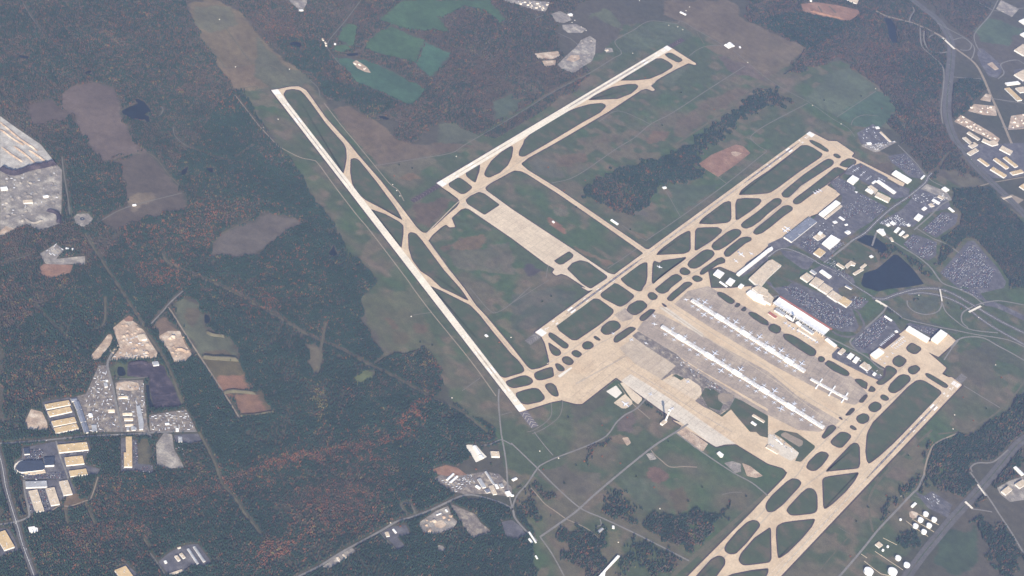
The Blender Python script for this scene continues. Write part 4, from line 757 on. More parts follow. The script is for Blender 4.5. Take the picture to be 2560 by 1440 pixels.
 ('road', 'trail', 15, '12:-40,160 250,310 480,450 640,530 860,620 1090,750 1400,900 1700,1070 2000,1210 2150,1310 2330,1460 13:2340,10', 'broad mown cutting through the pine wood'), ('road', 'trail', 9, '12:700,350 660,540 620,850', 'narrow ride in the pine wood'), ('road', 'trail', 9, '12:1180,760 1300,670', 'short ride in the pine wood'),
 ('road', 'trail', 12, '03:1990,0 2150,320 2220,520 2330,640 2450,820 2560,960 13:60,1040', 'ride along the pine plantation'), ('road', 'trail', 8, '03:640,760 680,930', 'faint path'), ('road', 'trail', 9, '03:1420,1040 1500,1170', 'path to the compound'), ('road', 'trail', 9, '03:840,700 960,950', 'straight path in the scrub'),
 ('road', 'trail', 10, '01:850,900 960,1080 1100,1300 02:1230,60 1340,230 1440,380', 'old ride through the wood'), ('road', 'trail', 7, '02:340,170 640,480 780,640', 'dark ride through the wood'), ('road', 'trail', 8, '02:1050,90 1040,350 900,440', 'curving ride'), ('road', 'trail', 8, '01:2560,710 2350,830 2200,900', 'pale field margin'),
 ('road', 'lane', 7, '01:970,790 1180,670 1380,600 1820,490', 'pale track over the mauve field'), ('road', 'trail', 7, '01:1040,180 1470,90 1700,320 1820,440', 'edge track of the mauve field'), ('road', 'trail', 8, '01:1820,0 2150,130 2400,190', 'faint forest ride'), ('road', 'trail', 6, '01:2340,140 2540,10 10:0,1380?'.replace(' 10:0,1380?', ''), 'faint forest line'),
 ('road', 'lane', 7, '01:620,130 640,300 680,550 700,720', 'haul road beside the quarry'), ('road', 'lane', 6, '01:300,1110 170,1150 0,1220', 'lane to the scrapyard'), ('road', 'trail', 12, '01:1620,1090 1700,1200 2000,1340 2250,1440 12:0,170', 'wide ride to the red clearing'),
 ('road', 'lane', 6, '00:1610,1060 1630,1100 1590,1160 1520,1170', 'curved drive by the lake'), ('road', 'lane', 5, '00:1730,1270 1750,1360 1840,1440 01:1900,40', 'winding wood track'), ('road', 'lane', 5, '00:230,30 300,150 420,320', 'track in the corner wood'),
 ('road', 'trail', 8, '00:2000,370 2200,600 2260,680 2400,660 2560,630', 'fence track of the approach field'), ('road', 'trail', 8, '00:2200,200 2330,380 2520,620 10:170,660 340,800', 'light line of the approach field'), ('road', 'trail', 7, '00:2300,900 2560,865 10:0,905 140,900', 'cross track of the approach field'),
 ('road', 'lane', 6, '10:1050,0 900,200 740,390 700,470', 'farm lane'), ('road', 'lane', 5, '10:600,350 680,420 740,520 860,670', 'farm lane past the houses'), ('road', 'lane', 5, '10:540,800 620,880 640,970', 'short end-around lane'), ('road', 'trail', 6, '10:400,880 590,880', 'faint lane by the runway head'),
 # lower right
 ('road', 'road', 55, '33:2640,20 2500,120 2380,260 2200,480 2000,700 1850,860 1700,1040 1560,1210 1420,1400 1330,1530', 'wide grey dual carriageway along the fuel tanks'),
 ('road', 'road', 12, '33:2020,400 2120,540 2220,680 2330,850 2430,1000 2560,1220', 'road crossing the dual carriageway'), ('road', 'road', 10, '33:2040,400 2030,350 2100,310 2250,300 2400,180', 'slip road at the right'), ('road', 'road', 9, '33:2240,800 2120,780 2040,770', 'short slip'),
 ('road', 'track', 10, '33:1900,10 1680,110 1610,220 1570,360 1560,430', 'tan lane on the right'), ('road', 'road', 12, '33:1560,430 1500,560 1440,620 1260,810 1100,980 940,1180 700,1460', 'lane along the fuel depot'), ('road', 'trail', 14, '33:1640,-20 1200,380 1020,640 1020,840 1050,1000', 'mown track beside the runway'),
 ('road', 'lane', 5, '33:1460,640 1640,700 1850,840', 'fence lane'), ('road', 'trail', 6, '33:830,1020 560,1330 480,1440', 'faint strip'), ('road', 'lane', 4, '33:1600,1130 1440,1300', 'bright kerb line'),
]
for i, (nm, m, w, s, lb) in enumerate(ROADS):
    pts = catmull(Q(s), 5); z = 1.40+(i % 12)*.02 if m in ('road', 'lot') else .92 if False else .20+(i % 10)*.006
    if m in ('road', 'lot'): z = 1.22+(i % 12)*.01
    o = strip_mb(MB(), pts, w, z).build(nm if m not in ('trail', 'track') else 'path', M['palroad' if m == 'road' and w <= 14 else m]); tag(o, lb, kind='structure')
    keep(band(pts, w+(14 if m == 'trail' else 18)))
    if m == 'road' and w >= 20:
        mb = MB(); cl = [np.array(p) for p in pts]
        if w >= 50: strip_mb(mb, pts, w*.10, z+.06); mb.build('median', M['grass'], o)
        else: strip_mb(mb, pts, 1.2, z+.06); mb.build('centre_line', M['paint'], o)

# ================================================================== BUILDINGS
def rect_axes(pts):
    """long axis angle and centre of an outline"""
    best = max(((pts[i], pts[(i+1) % len(pts)]) for i in range(len(pts))), key=lambda e: math.dist(*e))
    a = math.atan2(best[1][1]-best[0][1], best[1][0]-best[0][0]); xs = [p[0] for p in pts]; ys = [p[1] for p in pts]
    return a, (sum(xs)/len(xs), sum(ys)/len(ys))
def square_up(pts):
    """four surveyed corners -> a true rectangle"""
    a, c = rect_axes(pts); ca, sa = math.cos(a), math.sin(a)
    u = sorted((p[0]-c[0])*ca+(p[1]-c[1])*sa for p in pts); v = sorted(-(p[0]-c[0])*sa+(p[1]-c[1])*ca for p in pts)
    u0, u1, v0, v1 = (u[0]+u[1])/2, (u[2]+u[3])/2, (v[0]+v[1])/2, (v[2]+v[3])/2
    return [(c[0]+x*ca-y*sa, c[1]+x*sa+y*ca) for x, y in ((u0, v0), (u1, v0), (u1, v1), (u0, v1))]
def building(s, h, roof, label, name='warehouse', cat='warehouse', units=0, group=None, gable=False, wall='wall', z0=0, skylight=False):
    pts = Q(s, h)
    if len(pts) == 4: pts = square_up(pts)
    if area(pts) < 0: pts = pts[::-1]
    a, c = rect_axes(pts); root = empty(name, c[0], c[1]); tag(root, label, cat, group)
    loc = [(x-c[0], y-c[1]) for x, y in pts]; keep(offset(pts, 12))
    MB().prism(loc, z0, h-.5, cap=False).build('wall', M[wall], root)
    if gable and len(pts) == 4:
        g = [np.array(p) for p in offset(loc, .6)]
        if np.linalg.norm(g[1]-g[0]) < np.linalg.norm(g[2]-g[1]): g = g[1:]+g[:1]
        r0 = (g[0]+g[3])/2; r1 = (g[1]+g[2])/2; hh = h+.16*np.linalg.norm(g[2]-g[1])
        V = [(*p, h-.5) for p in g]+[(*r0, hh), (*r1, hh)]
        mesh('roof', V, [[0, 1, 5, 4], [2, 3, 4, 5], [1, 2, 5], [3, 0, 4], [0, 3, 2, 1]], M[roof], root)
        return root
    rf = MB().prism(offset(loc, .5), h-.5, h+.4).build('roof', M[roof], root)
    x0, y0 = min(p[0] for p in loc), min(p[1] for p in loc); x1, y1 = max(p[0] for p in loc), max(p[1] for p in loc)
    inn = offset(loc, -5); k = 0; proto = None; ca, sa = math.cos(a), math.sin(a)
    for t in range(units*12):
        if k >= units: break
        x, y = random.uniform(x0, x1), random.uniform(y0, y1)
        if not inside(np.array([x]), np.array([y]), inn)[0]: continue
        if proto is None: u = proto = MB().box(0, 0, 5, 3.4, 0, 2.4, a).build('roof_unit', M['unit'], rf)
        else: u = proto.copy(); COL.objects.link(u); u.parent = rf
        u.location = (x, y, h+.4); k += 1
    if skylight:
        mb = MB(); L = max(x1-x0, y1-y0)
        for q in (-.25, 0, .25): mb.box(-sa*q*14, ca*q*14, L*.6, 1.2, h+.4, h+.9, a)
        mb.build('skylight', M['unit'], root)
    return root
BL = [ # roof outline, height, roof, label, roof units
 # west warehouses
 ('02:445,1165 690,1120 702,1162 470,1212', 10, 'T', 'long tan-roofed warehouse, topmost of the four beside the slate sheds', 5), ('02:478,1232 704,1182 718,1235 492,1280', 10, 'T', 'long tan-roofed warehouse, second from the top of the four beside the slate sheds', 4),
 ('02:515,1332 746,1288 760,1335 538,1385', 10, 'T', 'long tan-roofed warehouse, third from the top of the four beside the slate sheds', 4), ('02:542,1400 768,1352 782,1402 556,1450', 10, 'T', 'long tan-roofed warehouse, lowest of the four, right above the road', 4),
 ('02:705,1103 758,1096 775,1124 720,1132', 8, 'B', 'small slate-roofed shed at the top of the slate row', 1), ('02:735,1137 790,1130 818,1210 768,1220', 8, 'B', 'upper long slate-roofed shed right of the tan warehouses', 2),
 ('02:768,1228 822,1218 860,1333 808,1343', 8, 'B', 'middle long slate-roofed shed right of the tan warehouses', 2), ('02:812,1352 864,1342 892,1440 845,1450', 8, 'B', 'lower long slate-roofed shed right of the tan warehouses', 2),
 ('03:562,130 878,98 876,172 604,205', 10, 'T', 'widest tan-roofed warehouse just below the road', 8), ('03:636,255 832,235 836,310 674,335', 10, 'T', 'tan-roofed warehouse between the widest one and the shortest one', 4),
 ('03:692,388 865,366 872,420 705,442', 10, 'T', 'shortest tan-roofed warehouse, lowest of the row right of the curved office', 2), ('03:235,160 290,155 298,215 245,222', 9, 'D', 'small square dark-roofed building at the top of the curved office car park', 0),
 ('03:252,495 468,487 472,540 262,558', 11, 'G', 'grey-roofed hall with bright white wall below the curved office', 2), ('03:287,592 372,572 440,782 358,805', 10, 'Y', 'longest pale tan shed, beside the long narrow pond', 6),
 ('03:457,565 545,550 592,705 515,745', 10, 'Y', 'pale tan shed in the middle of three parallel sheds', 5), ('03:590,492 680,480 720,612 640,635', 10, 'Y', 'pale tan shed, rightmost of three parallel sheds', 4),
 ('03:282,952 345,942 352,954 378,960 378,992 345,1000 300,1003', 8, 'W', 'bright white building alone beside the wide grey road', 1), ('03:-60,1000 75,992 130,1150 45,1180', 11, 'T', 'tan-roofed warehouse cut by the left edge', 4),
 ('03:1258,47 1318,45 1322,345 1242,345 1240,205 1262,205', 11, 'T', 'tall narrow tan-roofed warehouse standing alone below the road', 6), ('03:1168,1385 1250,1328 1345,1460 1200,1480', 11, 'T', 'tan-roofed building cut by the bottom edge near the scrub', 3),
 ('03:1870,1167 1890,1162 1992,1310 1970,1320', 6, 'G', 'left of two long narrow grey sheds in the walled compound', 0), ('03:1928,1144 1955,1140 2055,1290 2032,1298', 6, 'G', 'right of two long narrow grey sheds in the walled compound', 0),
 ('03:1745,1240 1770,1230 1806,1275 1782,1288', 9, 'Y', 'left tan block of the pair in the walled compound', 1), ('03:1795,1217 1818,1207 1856,1250 1832,1262', 9, 'Y', 'right tan block of the pair in the walled compound', 1),
 ('03:1640,1290 1660,1282 1672,1305 1650,1313', 6, 'W', 'little white building in the walled compound', 0), ('03:1768,1152 1800,1143 1812,1155 1785,1165', 6, 'Y', 'small tan hut at the top wall of the compound', 0),
 ('03:1695,1412 1820,1373 1830,1388 1705,1430', 6, 'Y', 'long low tan building at the foot of the walled compound', 0), ('03:1782,45 1820,47 1822,95 1786,98', 8, 'G', 'grey-roofed garage in the small yard at the trail end', 1),
 ('02:1367,470 1450,457 1468,508 1400,522', 10, 'Y', 'pale barn on the tan recycling yard', 0), ('02:1525,737 1582,732 1590,766 1532,773', 9, 'G', 'grey barn above the compost heaps', 0), ('02:1037,947 1070,943 1080,985 1047,988', 7, 'G', 'small grey building left of the access road', 0),
 ('02:1055,920 1080,918 1080,932 1057,935', 6, 'W', 'tiny white office left of the access road', 0), ('02:1182,1077 1275,1074 1275,1098 1190,1102', 7, 'Y', 'pale long shed at the top of the grey yard', 0), ('02:1362,1180 1400,1174 1438,1350 1432,1410 1395,1413 1387,1340', 9, 'G', 'tall narrow grey warehouse in the grey yard', 3),
 ('02:1225,1242 1320,1240 1322,1266 1228,1270', 7, 'Y', 'topmost of three stacked pale sheds beside the access road', 0), ('02:1240,1294 1330,1291 1330,1320 1243,1324', 7, 'Y', 'middle of three stacked pale sheds beside the access road', 0), ('02:1250,1357 1330,1352 1332,1376 1252,1380', 7, 'Y', 'lowest of three stacked pale sheds beside the access road', 0),
 ('02:1080,1205 1142,1202 1145,1238 1082,1242', 7, 'Y', 'pale shed on tan ground left of the access road', 0), ('02:1310,1387 1350,1382 1358,1418 1315,1423', 6, 'G', 'square grey shed under the stacked sheds', 0), ('02:1265,1397 1290,1395 1292,1425 1268,1425', 6, 'G', 'smallest grey shed under the stacked sheds', 0),
 ('02:915,1372 960,1364 975,1428 925,1438', 8, 'G', 'grey workshop in the cluttered yard right of the slate row', 0), ('02:885,1257 920,1252 930,1283 890,1288', 7, 'W', 'white shed in the cluttered yard right of the slate row', 0), ('02:1650,1347 1690,1344 1692,1363 1655,1366', 6, 'W', 'white hut in the littered yard at the pine edge', 0),
 ('02:1755,1402 1785,1400 1787,1430 1760,1432', 7, 'W', 'white block beside the road in the littered yard', 0), ('01:5,432 70,425 78,452 10,460', 9, 'W', 'white-roofed crusher house on the quarry floor', 0), ('01:228,560 325,556 330,580 240,592', 9, 'Y', 'yellowish-tan roofed shed on the quarry floor', 0),
 ('01:430,512 480,508 485,528 435,535', 7, 'W', 'small white shed near the green strip of the quarry', 0), ('01:1322,602 1358,598 1362,612 1328,618', 6, 'W', 'white barn alone on the mauve field', 0), ('01:655,1030 688,1038 690,1055 660,1050', 5, 'W', 'white shed above the scrapyard, left one', 0), ('01:718,1045 735,1040 740,1058 722,1062', 5, 'W', 'white shed above the scrapyard, right one', 0),
 # woods at the bottom
 ('13:2167,142 2195,133 2250,208 2222,226', 8, 'W', 'long white shed on the pale pad in the woods', 1), ('13:2225,237 2262,222 2280,256 2247,266', 8, 'W', 'short white shed on the pale pad in the woods', 0), ('13:2350,194 2430,190 2437,246 2352,243', 11, 'Y', 'cream square hangar with dark shadow beside the white sheds', 1),
 ('13:1900,472 1970,410 1985,420 1916,484', 6, 'W', 'upper of two long white sheds at the works', 0), ('13:1937,495 2005,434 2022,445 1952,508', 6, 'W', 'lower of two long white sheds at the works', 0), ('13:2215,470 2245,462 2302,545 2270,560', 9, 'G', 'grey-roofed hall in the middle of the works', 1),
 ('13:2288,395 2305,390 2390,515 2375,525', 7, 'G', 'long thin grey shed at the top of the works', 0), ('13:2190,540 2212,527 2250,555 2235,570', 7, 'W', 'white-roofed shed at the left of the works hall', 0), ('13:2285,577 2325,564 2346,596 2310,608', 7, 'B', 'slate-roofed building below the works hall', 0),
 ('13:2332,540 2365,530 2412,608 2377,632', 8, 'Y', 'tan-roofed building at the bottom of the works', 1), ('13:2385,527 2410,517 2428,555 2407,568', 7, 'W', 'white-roofed building right of the tan works building', 0), ('13:2430,522 2460,512 2480,545 2452,558', 7, 'G', 'grey-roofed building at the right of the works', 0),
 ('13:2490,600 2530,584 2560,625 2517,643', 8, 'W', 'white building beside the road junction at the works', 0), ('13:1365,972 1380,966 1410,1003 1392,1010', 6, 'W', 'white shed in the yard below the loop track', 0), ('13:1290,1003 1320,993 1338,1038 1305,1043', 7, 'Y', 'tan office in the yard below the loop track', 0),
 ('13:1890,777 1905,770 1922,793 1908,798', 5, 'W', 'white hut at the top of the sand depot', 0), ('13:1800,825 1848,806 1853,816 1807,833', 5, 'W', 'low white shed at the edge of the sand depot', 0), ('13:806,1252 820,1246 858,1293 842,1300', 8, 'Y', 'left cream building at the lorry park', 0), ('13:865,1222 877,1217 905,1253 895,1258', 6, 'Y', 'right cream building at the lorry park', 0),
 ('23:165,1000 175,996 250,1098 236,1108', 6, 'W', 'long thin white shed beside the lower road', 0), ('23:160,1067 180,1062 215,1103 200,1113', 6, 'W', 'short white shed beside the lower road', 0), ('23:0,462 48,453 50,470 5,492', 6, 'W', 'white shed at the bend of the lower lane', 0), ('23:-10,622 18,626 16,640 -12,642', 5, 'W', 'small white hut below the bend of the lower lane', 0),
 ('23:230,1237 245,1232 260,1263 248,1270', 5, 'W', 'tiny white hut in the wood by the lower road', 0), ('23:1000,940 1024,936 1025,962 1005,962', 6, 'W', 'white hut with tan yard on the rough grass', 0), ('23:842,995 900,952 915,973 872,1008', 6, 'G', 'grey shed at the corner of the dark copse', 0),
 ('23:2050,207 2075,193 2118,226 2108,245 2085,245', 9, 'W', 'bright white rounded building on the grass below the tan sand pad', 0), ('23:850,1460 1058,1230 1080,1240 935,1390 925,1460', 14, 'W', 'long cream-white roof slanting in from the bottom edge', 0),
 ('21:985,757 1000,750 1068,795 1055,806', 8, 'W', 'long white shed alone between the far and middle runways', 1), ('21:400,772 414,767 430,780 416,788', 6, 'W', 'white hut on the red soil by the apron', 0), ('21:1505,428 1530,420 1545,440 1515,448', 6, 'W', 'white radar hut at the edge of the dark wood', 0),
 ('21:2012,1290 2060,1258 2128,1287 2082,1338', 12, 'W', 'left of two white square halls by the tank pads', 2), ('21:2142,1373 2177,1342 2238,1362 2190,1418', 12, 'W', 'right of two white square halls by the tank pads', 2), ('21:2072,1378 2085,1371 2160,1420 2147,1429', 6, 'W', 'thin white shed beside the white square halls', 0), ('21:2260,1422 2290,1397 2325,1412 2295,1442', 9, 'W', 'small white hall below the square halls', 0),
 ('21:2247,1293 2520,1078 2548,1098 2275,1310', 14, 'W', 'very long narrow white cargo shed behind the stands', 3), ('21:2520,1078 2560,1045 31:40,1025 31:52,1048 0,1085 21:2545,1102', 12, 'W', 'white shed carrying on the line of the long cargo shed', 0),
 ('21:2372,1342 2560,1168 31:42,1153 135,1213 0,1338 21:2482,1440', 14, 'Y', 'big tan parking deck above the terminal', 10),
 ('31:1240,292 1280,260 1438,360 1402,390', 12, 'W', 'large white hangar at the top of the small-aircraft ramps', 3), ('31:1080,367 1105,362 1285,475 1264,496', 11, 'W', 'long white hangar row behind the small-aircraft ramp', 3), ('31:1042,382 1075,360 1085,375 1052,397', 8, 'W', 'short white hangar at the end of the long hangar row', 0),
 ('31:790,357 850,314 913,345 857,400', 13, 'W', 'white hangar beside the taxiway bend', 2), ('31:972,457 995,442 1060,480 1040,498', 8, 'W', 'white-roofed wing of the tan hangars', 1), ('31:1000,422 1030,410 1100,460 1068,505 1060,470', 10, 'Y', 'upper tan-roofed hangar below the long white row', 2), ('31:1068,508 1102,480 1238,545 1192,585', 10, 'Y', 'lower tan-roofed hangar below the long white row', 4),
 ('31:512,692 680,562 728,590 557,727', 13, 'W', 'huge white cargo hangar beside the pale apron', 5), ('31:565,738 725,607 745,620 582,750', 7, 'Y', 'tan office strip along the huge white cargo hangar', 4), ('31:157,930 420,722 493,787 232,970', 12, 'B', 'vast slate-grey cargo hall with striped roof', 6),
 ('31:870,472 898,478 884,490', 5, 'W', 'tiny white hut in the car park behind the hangars', 0), ('31:1525,342 1560,307 1575,320 1540,345', 8, 'W', 'white building at the end of the wood-side car park', 0), ('31:452,930 520,882 580,915 502,963', 8, 'Y', 'tan-roofed hall left of the white square hall', 4), ('31:495,895 520,870 550,890 525,910', 12, 'W', 'white penthouse block on the tan-roofed hall', 0),
 ('31:542,990 632,907 725,957 700,985 622,1046', 12, 'W', 'large white square hall with roof plant', 5), ('31:452,1090 512,1037 578,1080 526,1125', 12, 'T', 'tan cube-like hall below the white square hall', 1), ('31:767,877 790,862 832,885 802,903', 7, 'W', 'white shed with striped roof in the car parks', 0), ('31:767,802 790,794 800,808 775,815', 6, 'W', 'small white shed in the car parks', 0), ('31:650,775 680,765 695,785 662,795', 6, 'W', 'low white canopy in the car parks', 0), ('31:705,730 725,722 770,755 755,765', 6, 'W', 'thin white canopy in the car parks', 0),
 ('31:1087,865 1115,847 1158,850 1160,865 1180,903 1150,915 1115,885', 8, 'W', 'white L-shaped building at the round corner', 0), ('31:1257,868 1300,832 1330,842 1290,883', 9, 'W', 'left of two parallel white sheds by the works yard', 0), ('31:1307,903 1345,867 1372,877 1337,913', 9, 'W', 'right of two parallel white sheds by the works yard', 0), ('31:1350,922 1385,897 1410,915 1372,938', 7, 'Y', 'pale building below the two parallel sheds', 1),
 ('31:1457,732 1510,697 1553,722 1510,768', 11, 'W', 'white depot with pitched roof in the works yard', 1), ('31:1537,645 1570,622 1595,645 1560,660', 9, 'W', 'white pointed-roof depot above the works yard', 0), ('31:1635,562 1655,547 1728,587 1706,598', 8, 'W', 'long white depot near the wood', 1), ('31:1600,602 1640,592 1665,618 1640,628', 7, 'Y', 'pale depot next to the long white one', 0), ('31:1688,522 1715,512 1768,540 1745,553', 7, 'Y', 'pale twin-block depot near the wood', 0),
 ('31:1735,442 1770,427 1813,455 1785,478', 9, 'W', 'white pair-roofed shed at the wood corner', 0), ('31:1802,640 1820,632 1868,670 1850,680', 7, 'W', 'white shed at the corner of the long-stay car park', 0), ('31:1182,802 1205,792 1225,813 1200,823', 7, 'W', 'small white workshop, leftmost in the works yard', 0), ('31:1217,790 1240,768 1283,795 1260,805', 7, 'W', 'white workshop in the middle of the works yard', 0), ('31:1387,802 1415,797 1420,818 1397,820', 7, 'W', 'white workshop at the right of the works yard', 0),
 ('31:1215,937 1235,930 1258,968 1240,973', 7, 'Y', 'narrow pale building by the curving road', 0), ('31:1017,1117 1040,1107 1053,1128 1030,1138', 8, 'W', 'white pavilion on the lawn by the big pond', 0), ('31:682,1200 702,1186 770,1230 755,1246', 8, 'Y', 'left wing of the cream angular office by the pond', 0), ('31:772,1210 830,1167 880,1195 870,1213 830,1205 795,1238', 10, 'Y', 'central wing of the cream angular office by the pond', 1),
 ('31:850,1290 940,1237 955,1255 875,1310', 8, 'Y', 'lower wing of the cream angular office by the pond', 1), ('31:922,1230 970,1192 988,1210 945,1243', 8, 'Y', 'right wing of the cream angular office by the pond', 0), ('31:517,1270 535,1257 638,1315 620,1343', 12, 'W', 'long white-roofed office beside the tan halls', 2), ('31:415,1267 440,1257 490,1285 470,1303', 9, 'G', 'grey annexe left of the long white-roofed office', 0),
 ('31:320,1332 385,1285 445,1320 412,1385', 12, 'Y', 'tan-roofed hall at the upper end of the tan row', 3), ('31:413,1388 478,1330 562,1372 500,1440', 13, 'Y', 'second tan-roofed hall of the tan row', 4), ('31:505,1440 570,1378 32:645,18 582,60', 13, 'Y', 'third tan-roofed hall of the tan row', 4), ('32:585,73 650,22 745,90 695,130', 13, 'Y', 'fourth tan-roofed hall of the tan row', 3), ('32:697,130 747,92 850,128 787,188', 13, 'T', 'lowest tan-roofed hall of the tan row', 3), ('31:765,1415 790,1405 850,1440 830,1450', 8, 'B', 'slate shed beside the tan row', 0),
 # terminal side
 ('22:2347,45 2385,17 2560,128 2540,158 2420,108', 14, 'W', 'white wing of the terminal reaching toward the pads', 4), ('22:2405,0 2470,-30 2560,20 2560,90 2470,58', 18, 'Y', 'pale ribbed wing behind the white terminal wing', 3), ('32:-60,30 0,40 60,100 30,160 -40,120', 16, 'Y', 'pale block at the left end of the terminal roof', 3), ('32:62,215 95,197 180,255 152,273', 12, 'G', 'grey-topped lounge block in front of the terminal, left one', 2),
 ('32:167,275 185,264 260,310 242,323', 9, 'W', 'white block between the two lounge blocks', 0), ('32:277,340 300,332 343,365 325,383', 10, 'W', 'white low block in front of the terminal roof', 1), ('32:332,380 355,367 468,440 445,458', 12, 'G', 'grey-topped lounge block in front of the terminal, right one', 2), ('32:292,410 310,402 490,512 477,523', 8, 'Y', 'long pale gate pier along the terminal stands', 2),
 ('32:0,255 20,235 100,290 70,300', 6, 'R', 'small reddish roof at the left terminal stands', 0), ('32:572,510 590,502 693,567 675,588', 10, 'W', 'long white shed between terminal and heating plants', 2), ('32:697,640 745,602 783,620 735,663', 11, 'Y', 'leftmost block of the heating plant row', 2), ('32:792,680 825,647 868,670 830,708', 12, 'W', 'second block of the heating plant row, white', 2), ('32:850,715 885,682 918,705 880,753', 12, 'W', 'third block of the heating plant row, white', 2),
 ('32:917,770 965,737 1033,785 1000,828', 12, 'Y', 'largest block of the heating plant row with roof plant', 6), ('32:1042,855 1065,842 1088,855 1070,878', 9, 'W', 'small white block at the end of the heating plant row', 0),
 ('32:1382,408 1410,377 1618,500 1598,535', 15, 'W', 'long white private-jet hangar', 3), ('32:1642,500 1725,416 1798,455 1702,548', 18, 'W', 'big square white private-jet hangar', 2), ('32:1032,662 1100,600 1168,638 1087,697', 13, 'W', 'white private-jet hangar at the low end of the dark strip', 2), ('32:1162,282 1175,273 1243,320 1235,330', 7, 'W', 'thin white shed at the top of the private car park', 0), ('32:1267,427 1290,421 1303,438 1280,443', 8, 'W', 'small white lounge at the top of the dark strip', 0),
 ('22:1485,1345 1530,1312 1557,1327 1505,1368', 12, 'Y', 'cream base building of the control tower', 2), ('22:2388,1342 2402,1332 2445,1360 2440,1378', 8, 'W', 'white hall in the dark compound below the lower concourse', 1), ('22:2395,1270 2420,1262 2530,1330 2520,1345', 7, 'Y', 'row of pale bays in the dark compound below the lower concourse', 0), ('33:75,70 85,66 150,118 142,124', 5, 'W', 'thin white shed on the brown pad by the cargo apron', 0), ('33:0,120 60,160 150,250 -20,150', 6, 'Y', 'pale shelter on the cargo apron', 0),
 ('22:-1,-1 0,0 1,1', 0, '', '', 0),
 # upper right estates
 ('30:720,-30 860,-40 905,12 888,36', 12, 'Y', 'tan-roofed warehouse cut by the top edge above the red earthworks', 2), ('30:410,-30 440,-30 440,10 425,12', 8, 'W', 'white building at the top edge left of the red earthworks', 0), ('30:2460,500 2560,432 2640,500 2560,552', 12, 'Y', 'big tan warehouse at the right edge near the top', 4), ('30:2455,747 2560,692 2640,760 2560,800', 12, 'Y', 'pinkish tan warehouse at the right edge', 3),
 ('30:2374,826 2510,810 2518,836 2390,850', 10, 'W', 'white-roofed long shed, first of the estate group', 1), ('30:2372,885 2400,872 2548,990 2502,1010', 11, 'T', 'long tan warehouse slanting below the white-roofed shed', 3), ('30:2480,877 2560,864 2600,915 2515,920', 11, 'Y', 'tan warehouse between the white shed and the right edge', 2), ('30:2517,205 2560,182 2620,220 2560,245', 10, 'W', 'white warehouse at the right edge by the green field', 1), ('30:2545,330 2600,300 2640,350 2560,390', 10, 'W', 'small white warehouse at the right edge', 0),
 ('30:1987,1325 2010,1317 2128,1385 2102,1400', 9, 'Y', 'tan row house block, upper left of the motorway group', 1), ('30:1952,1375 1975,1367 2058,1440 2022,1448', 9, 'Y', 'tan row house block, lower left of the motorway group', 1), ('30:2132,1400 2160,1387 2270,1438 2230,1458', 9, 'Y', 'tan row house block, right one of the motorway group', 1), ('30:1075,1267 1110,1263 1112,1282 1082,1285', 7, 'W', 'white office in the compound above the runway end', 0), ('30:1117,1320 1135,1315 1233,1410 1217,1418', 7, 'Y', 'long pale shed in the compound above the runway end', 0), ('30:987,1422 1030,1420 1032,1440 992,1440', 7, 'W', 'white shed at the foot of the compound above the runway end', 0),
 ('31:1992,87 2080,37 2108,70 2022,110', 10, 'Y', 'tan office block beside the motorway', 2), ('31:2000,15 2060,-20 2100,5 2050,40', 9, 'Y', 'tan block next to the motorway, uppermost', 1), ('31:2097,150 2120,140 2216,205 2196,222', 11, 'T', 'tan warehouse nearest the motorway, upper', 2), ('31:2252,150 2280,137 2410,232 2386,248', 11, 'T', 'left of two parallel tan warehouses in the estate', 3), ('31:2352,135 2380,124 2500,215 2476,234', 11, 'T', 'right of two parallel tan warehouses in the estate', 3),
 ('31:2224,250 2245,230 2390,305 2366,337', 12, 'T', 'long tan warehouse nearest the motorway, lower', 3), ('31:2417,280 2540,250 2552,285 2452,304', 11, 'T', 'tan warehouse lowest in the estate at the right', 2), ('31:2312,47 2340,22 2450,62 2430,108', 11, 'Y', 'tan L-shaped hall at the top of the estate', 3), ('31:2517,420 2560,392 2620,420 2560,458', 10, 'T', 'tan warehouse at the right edge below the bank', 2), ('31:2340,540 2430,515 2440,525 2360,550', 5, 'Y', 'open tan shelter in the motorway lay-by', 0),
 ('31:2200,-25 2260,-40 2300,0 2250,20', 10, 'Y', 'tan hall in the middle of the estate top', 1), ('33:2330,590 2400,545 2450,570 2380,625', 12, 'Y', 'left of the two pale blurred buildings at the right edge', 1), ('33:2470,520 2540,478 2600,510 2520,560', 12, 'Y', 'right of the two pale blurred buildings at the right edge', 1), ('33:2452,352 2490,342 2560,420 2540,438', 8, 'W', 'pale long shed above the blurred buildings', 0),
 ('33:1432,735 1470,702 1490,715 1450,753', 9, 'W', 'white control building of the fuel depot', 1), ('33:1075,1120 1110,1095 1150,1130 1110,1160', 7, 'Y', 'tan pump house of the lower fuel depot', 1),
 ('20:2155,432 2190,422 2222,455 2197,470', 8, 'W', 'white square shed on the far hillside track', 0), ('20:2117,450 2150,442 2200,470 2167,485', 3, 'W', 'flat white tank cover beside the hillside shed', 0), ('20:1675,120 1690,112 1745,145 1735,150', 6, 'W', 'long thin white farm building at the top', 0), ('20:560,135 590,130 605,150 575,158', 7, 'W', 'white farm shed in the stony yard', 0), ('20:930,495 955,490 965,505 940,512', 5, 'Y', 'pale hut on the mast pad', 0),
 ('10:425,95 472,94 474,106 430,106', 7, 'W', 'white building at the foot of the solar yard', 0), ('10:780,432 800,430 800,444 783,446', 5, 'W', 'white farmhouse in the crop corner', 0), ('12:2285,470 2305,462 2325,477 2308,493', 5, 'W', 'white antenna hut between runway and taxiway', 0), ('20:2270,465 2285,462 2290,474 2275,478', 5, 'W', 'tiny white hut right of the hillside shed', 0),
]
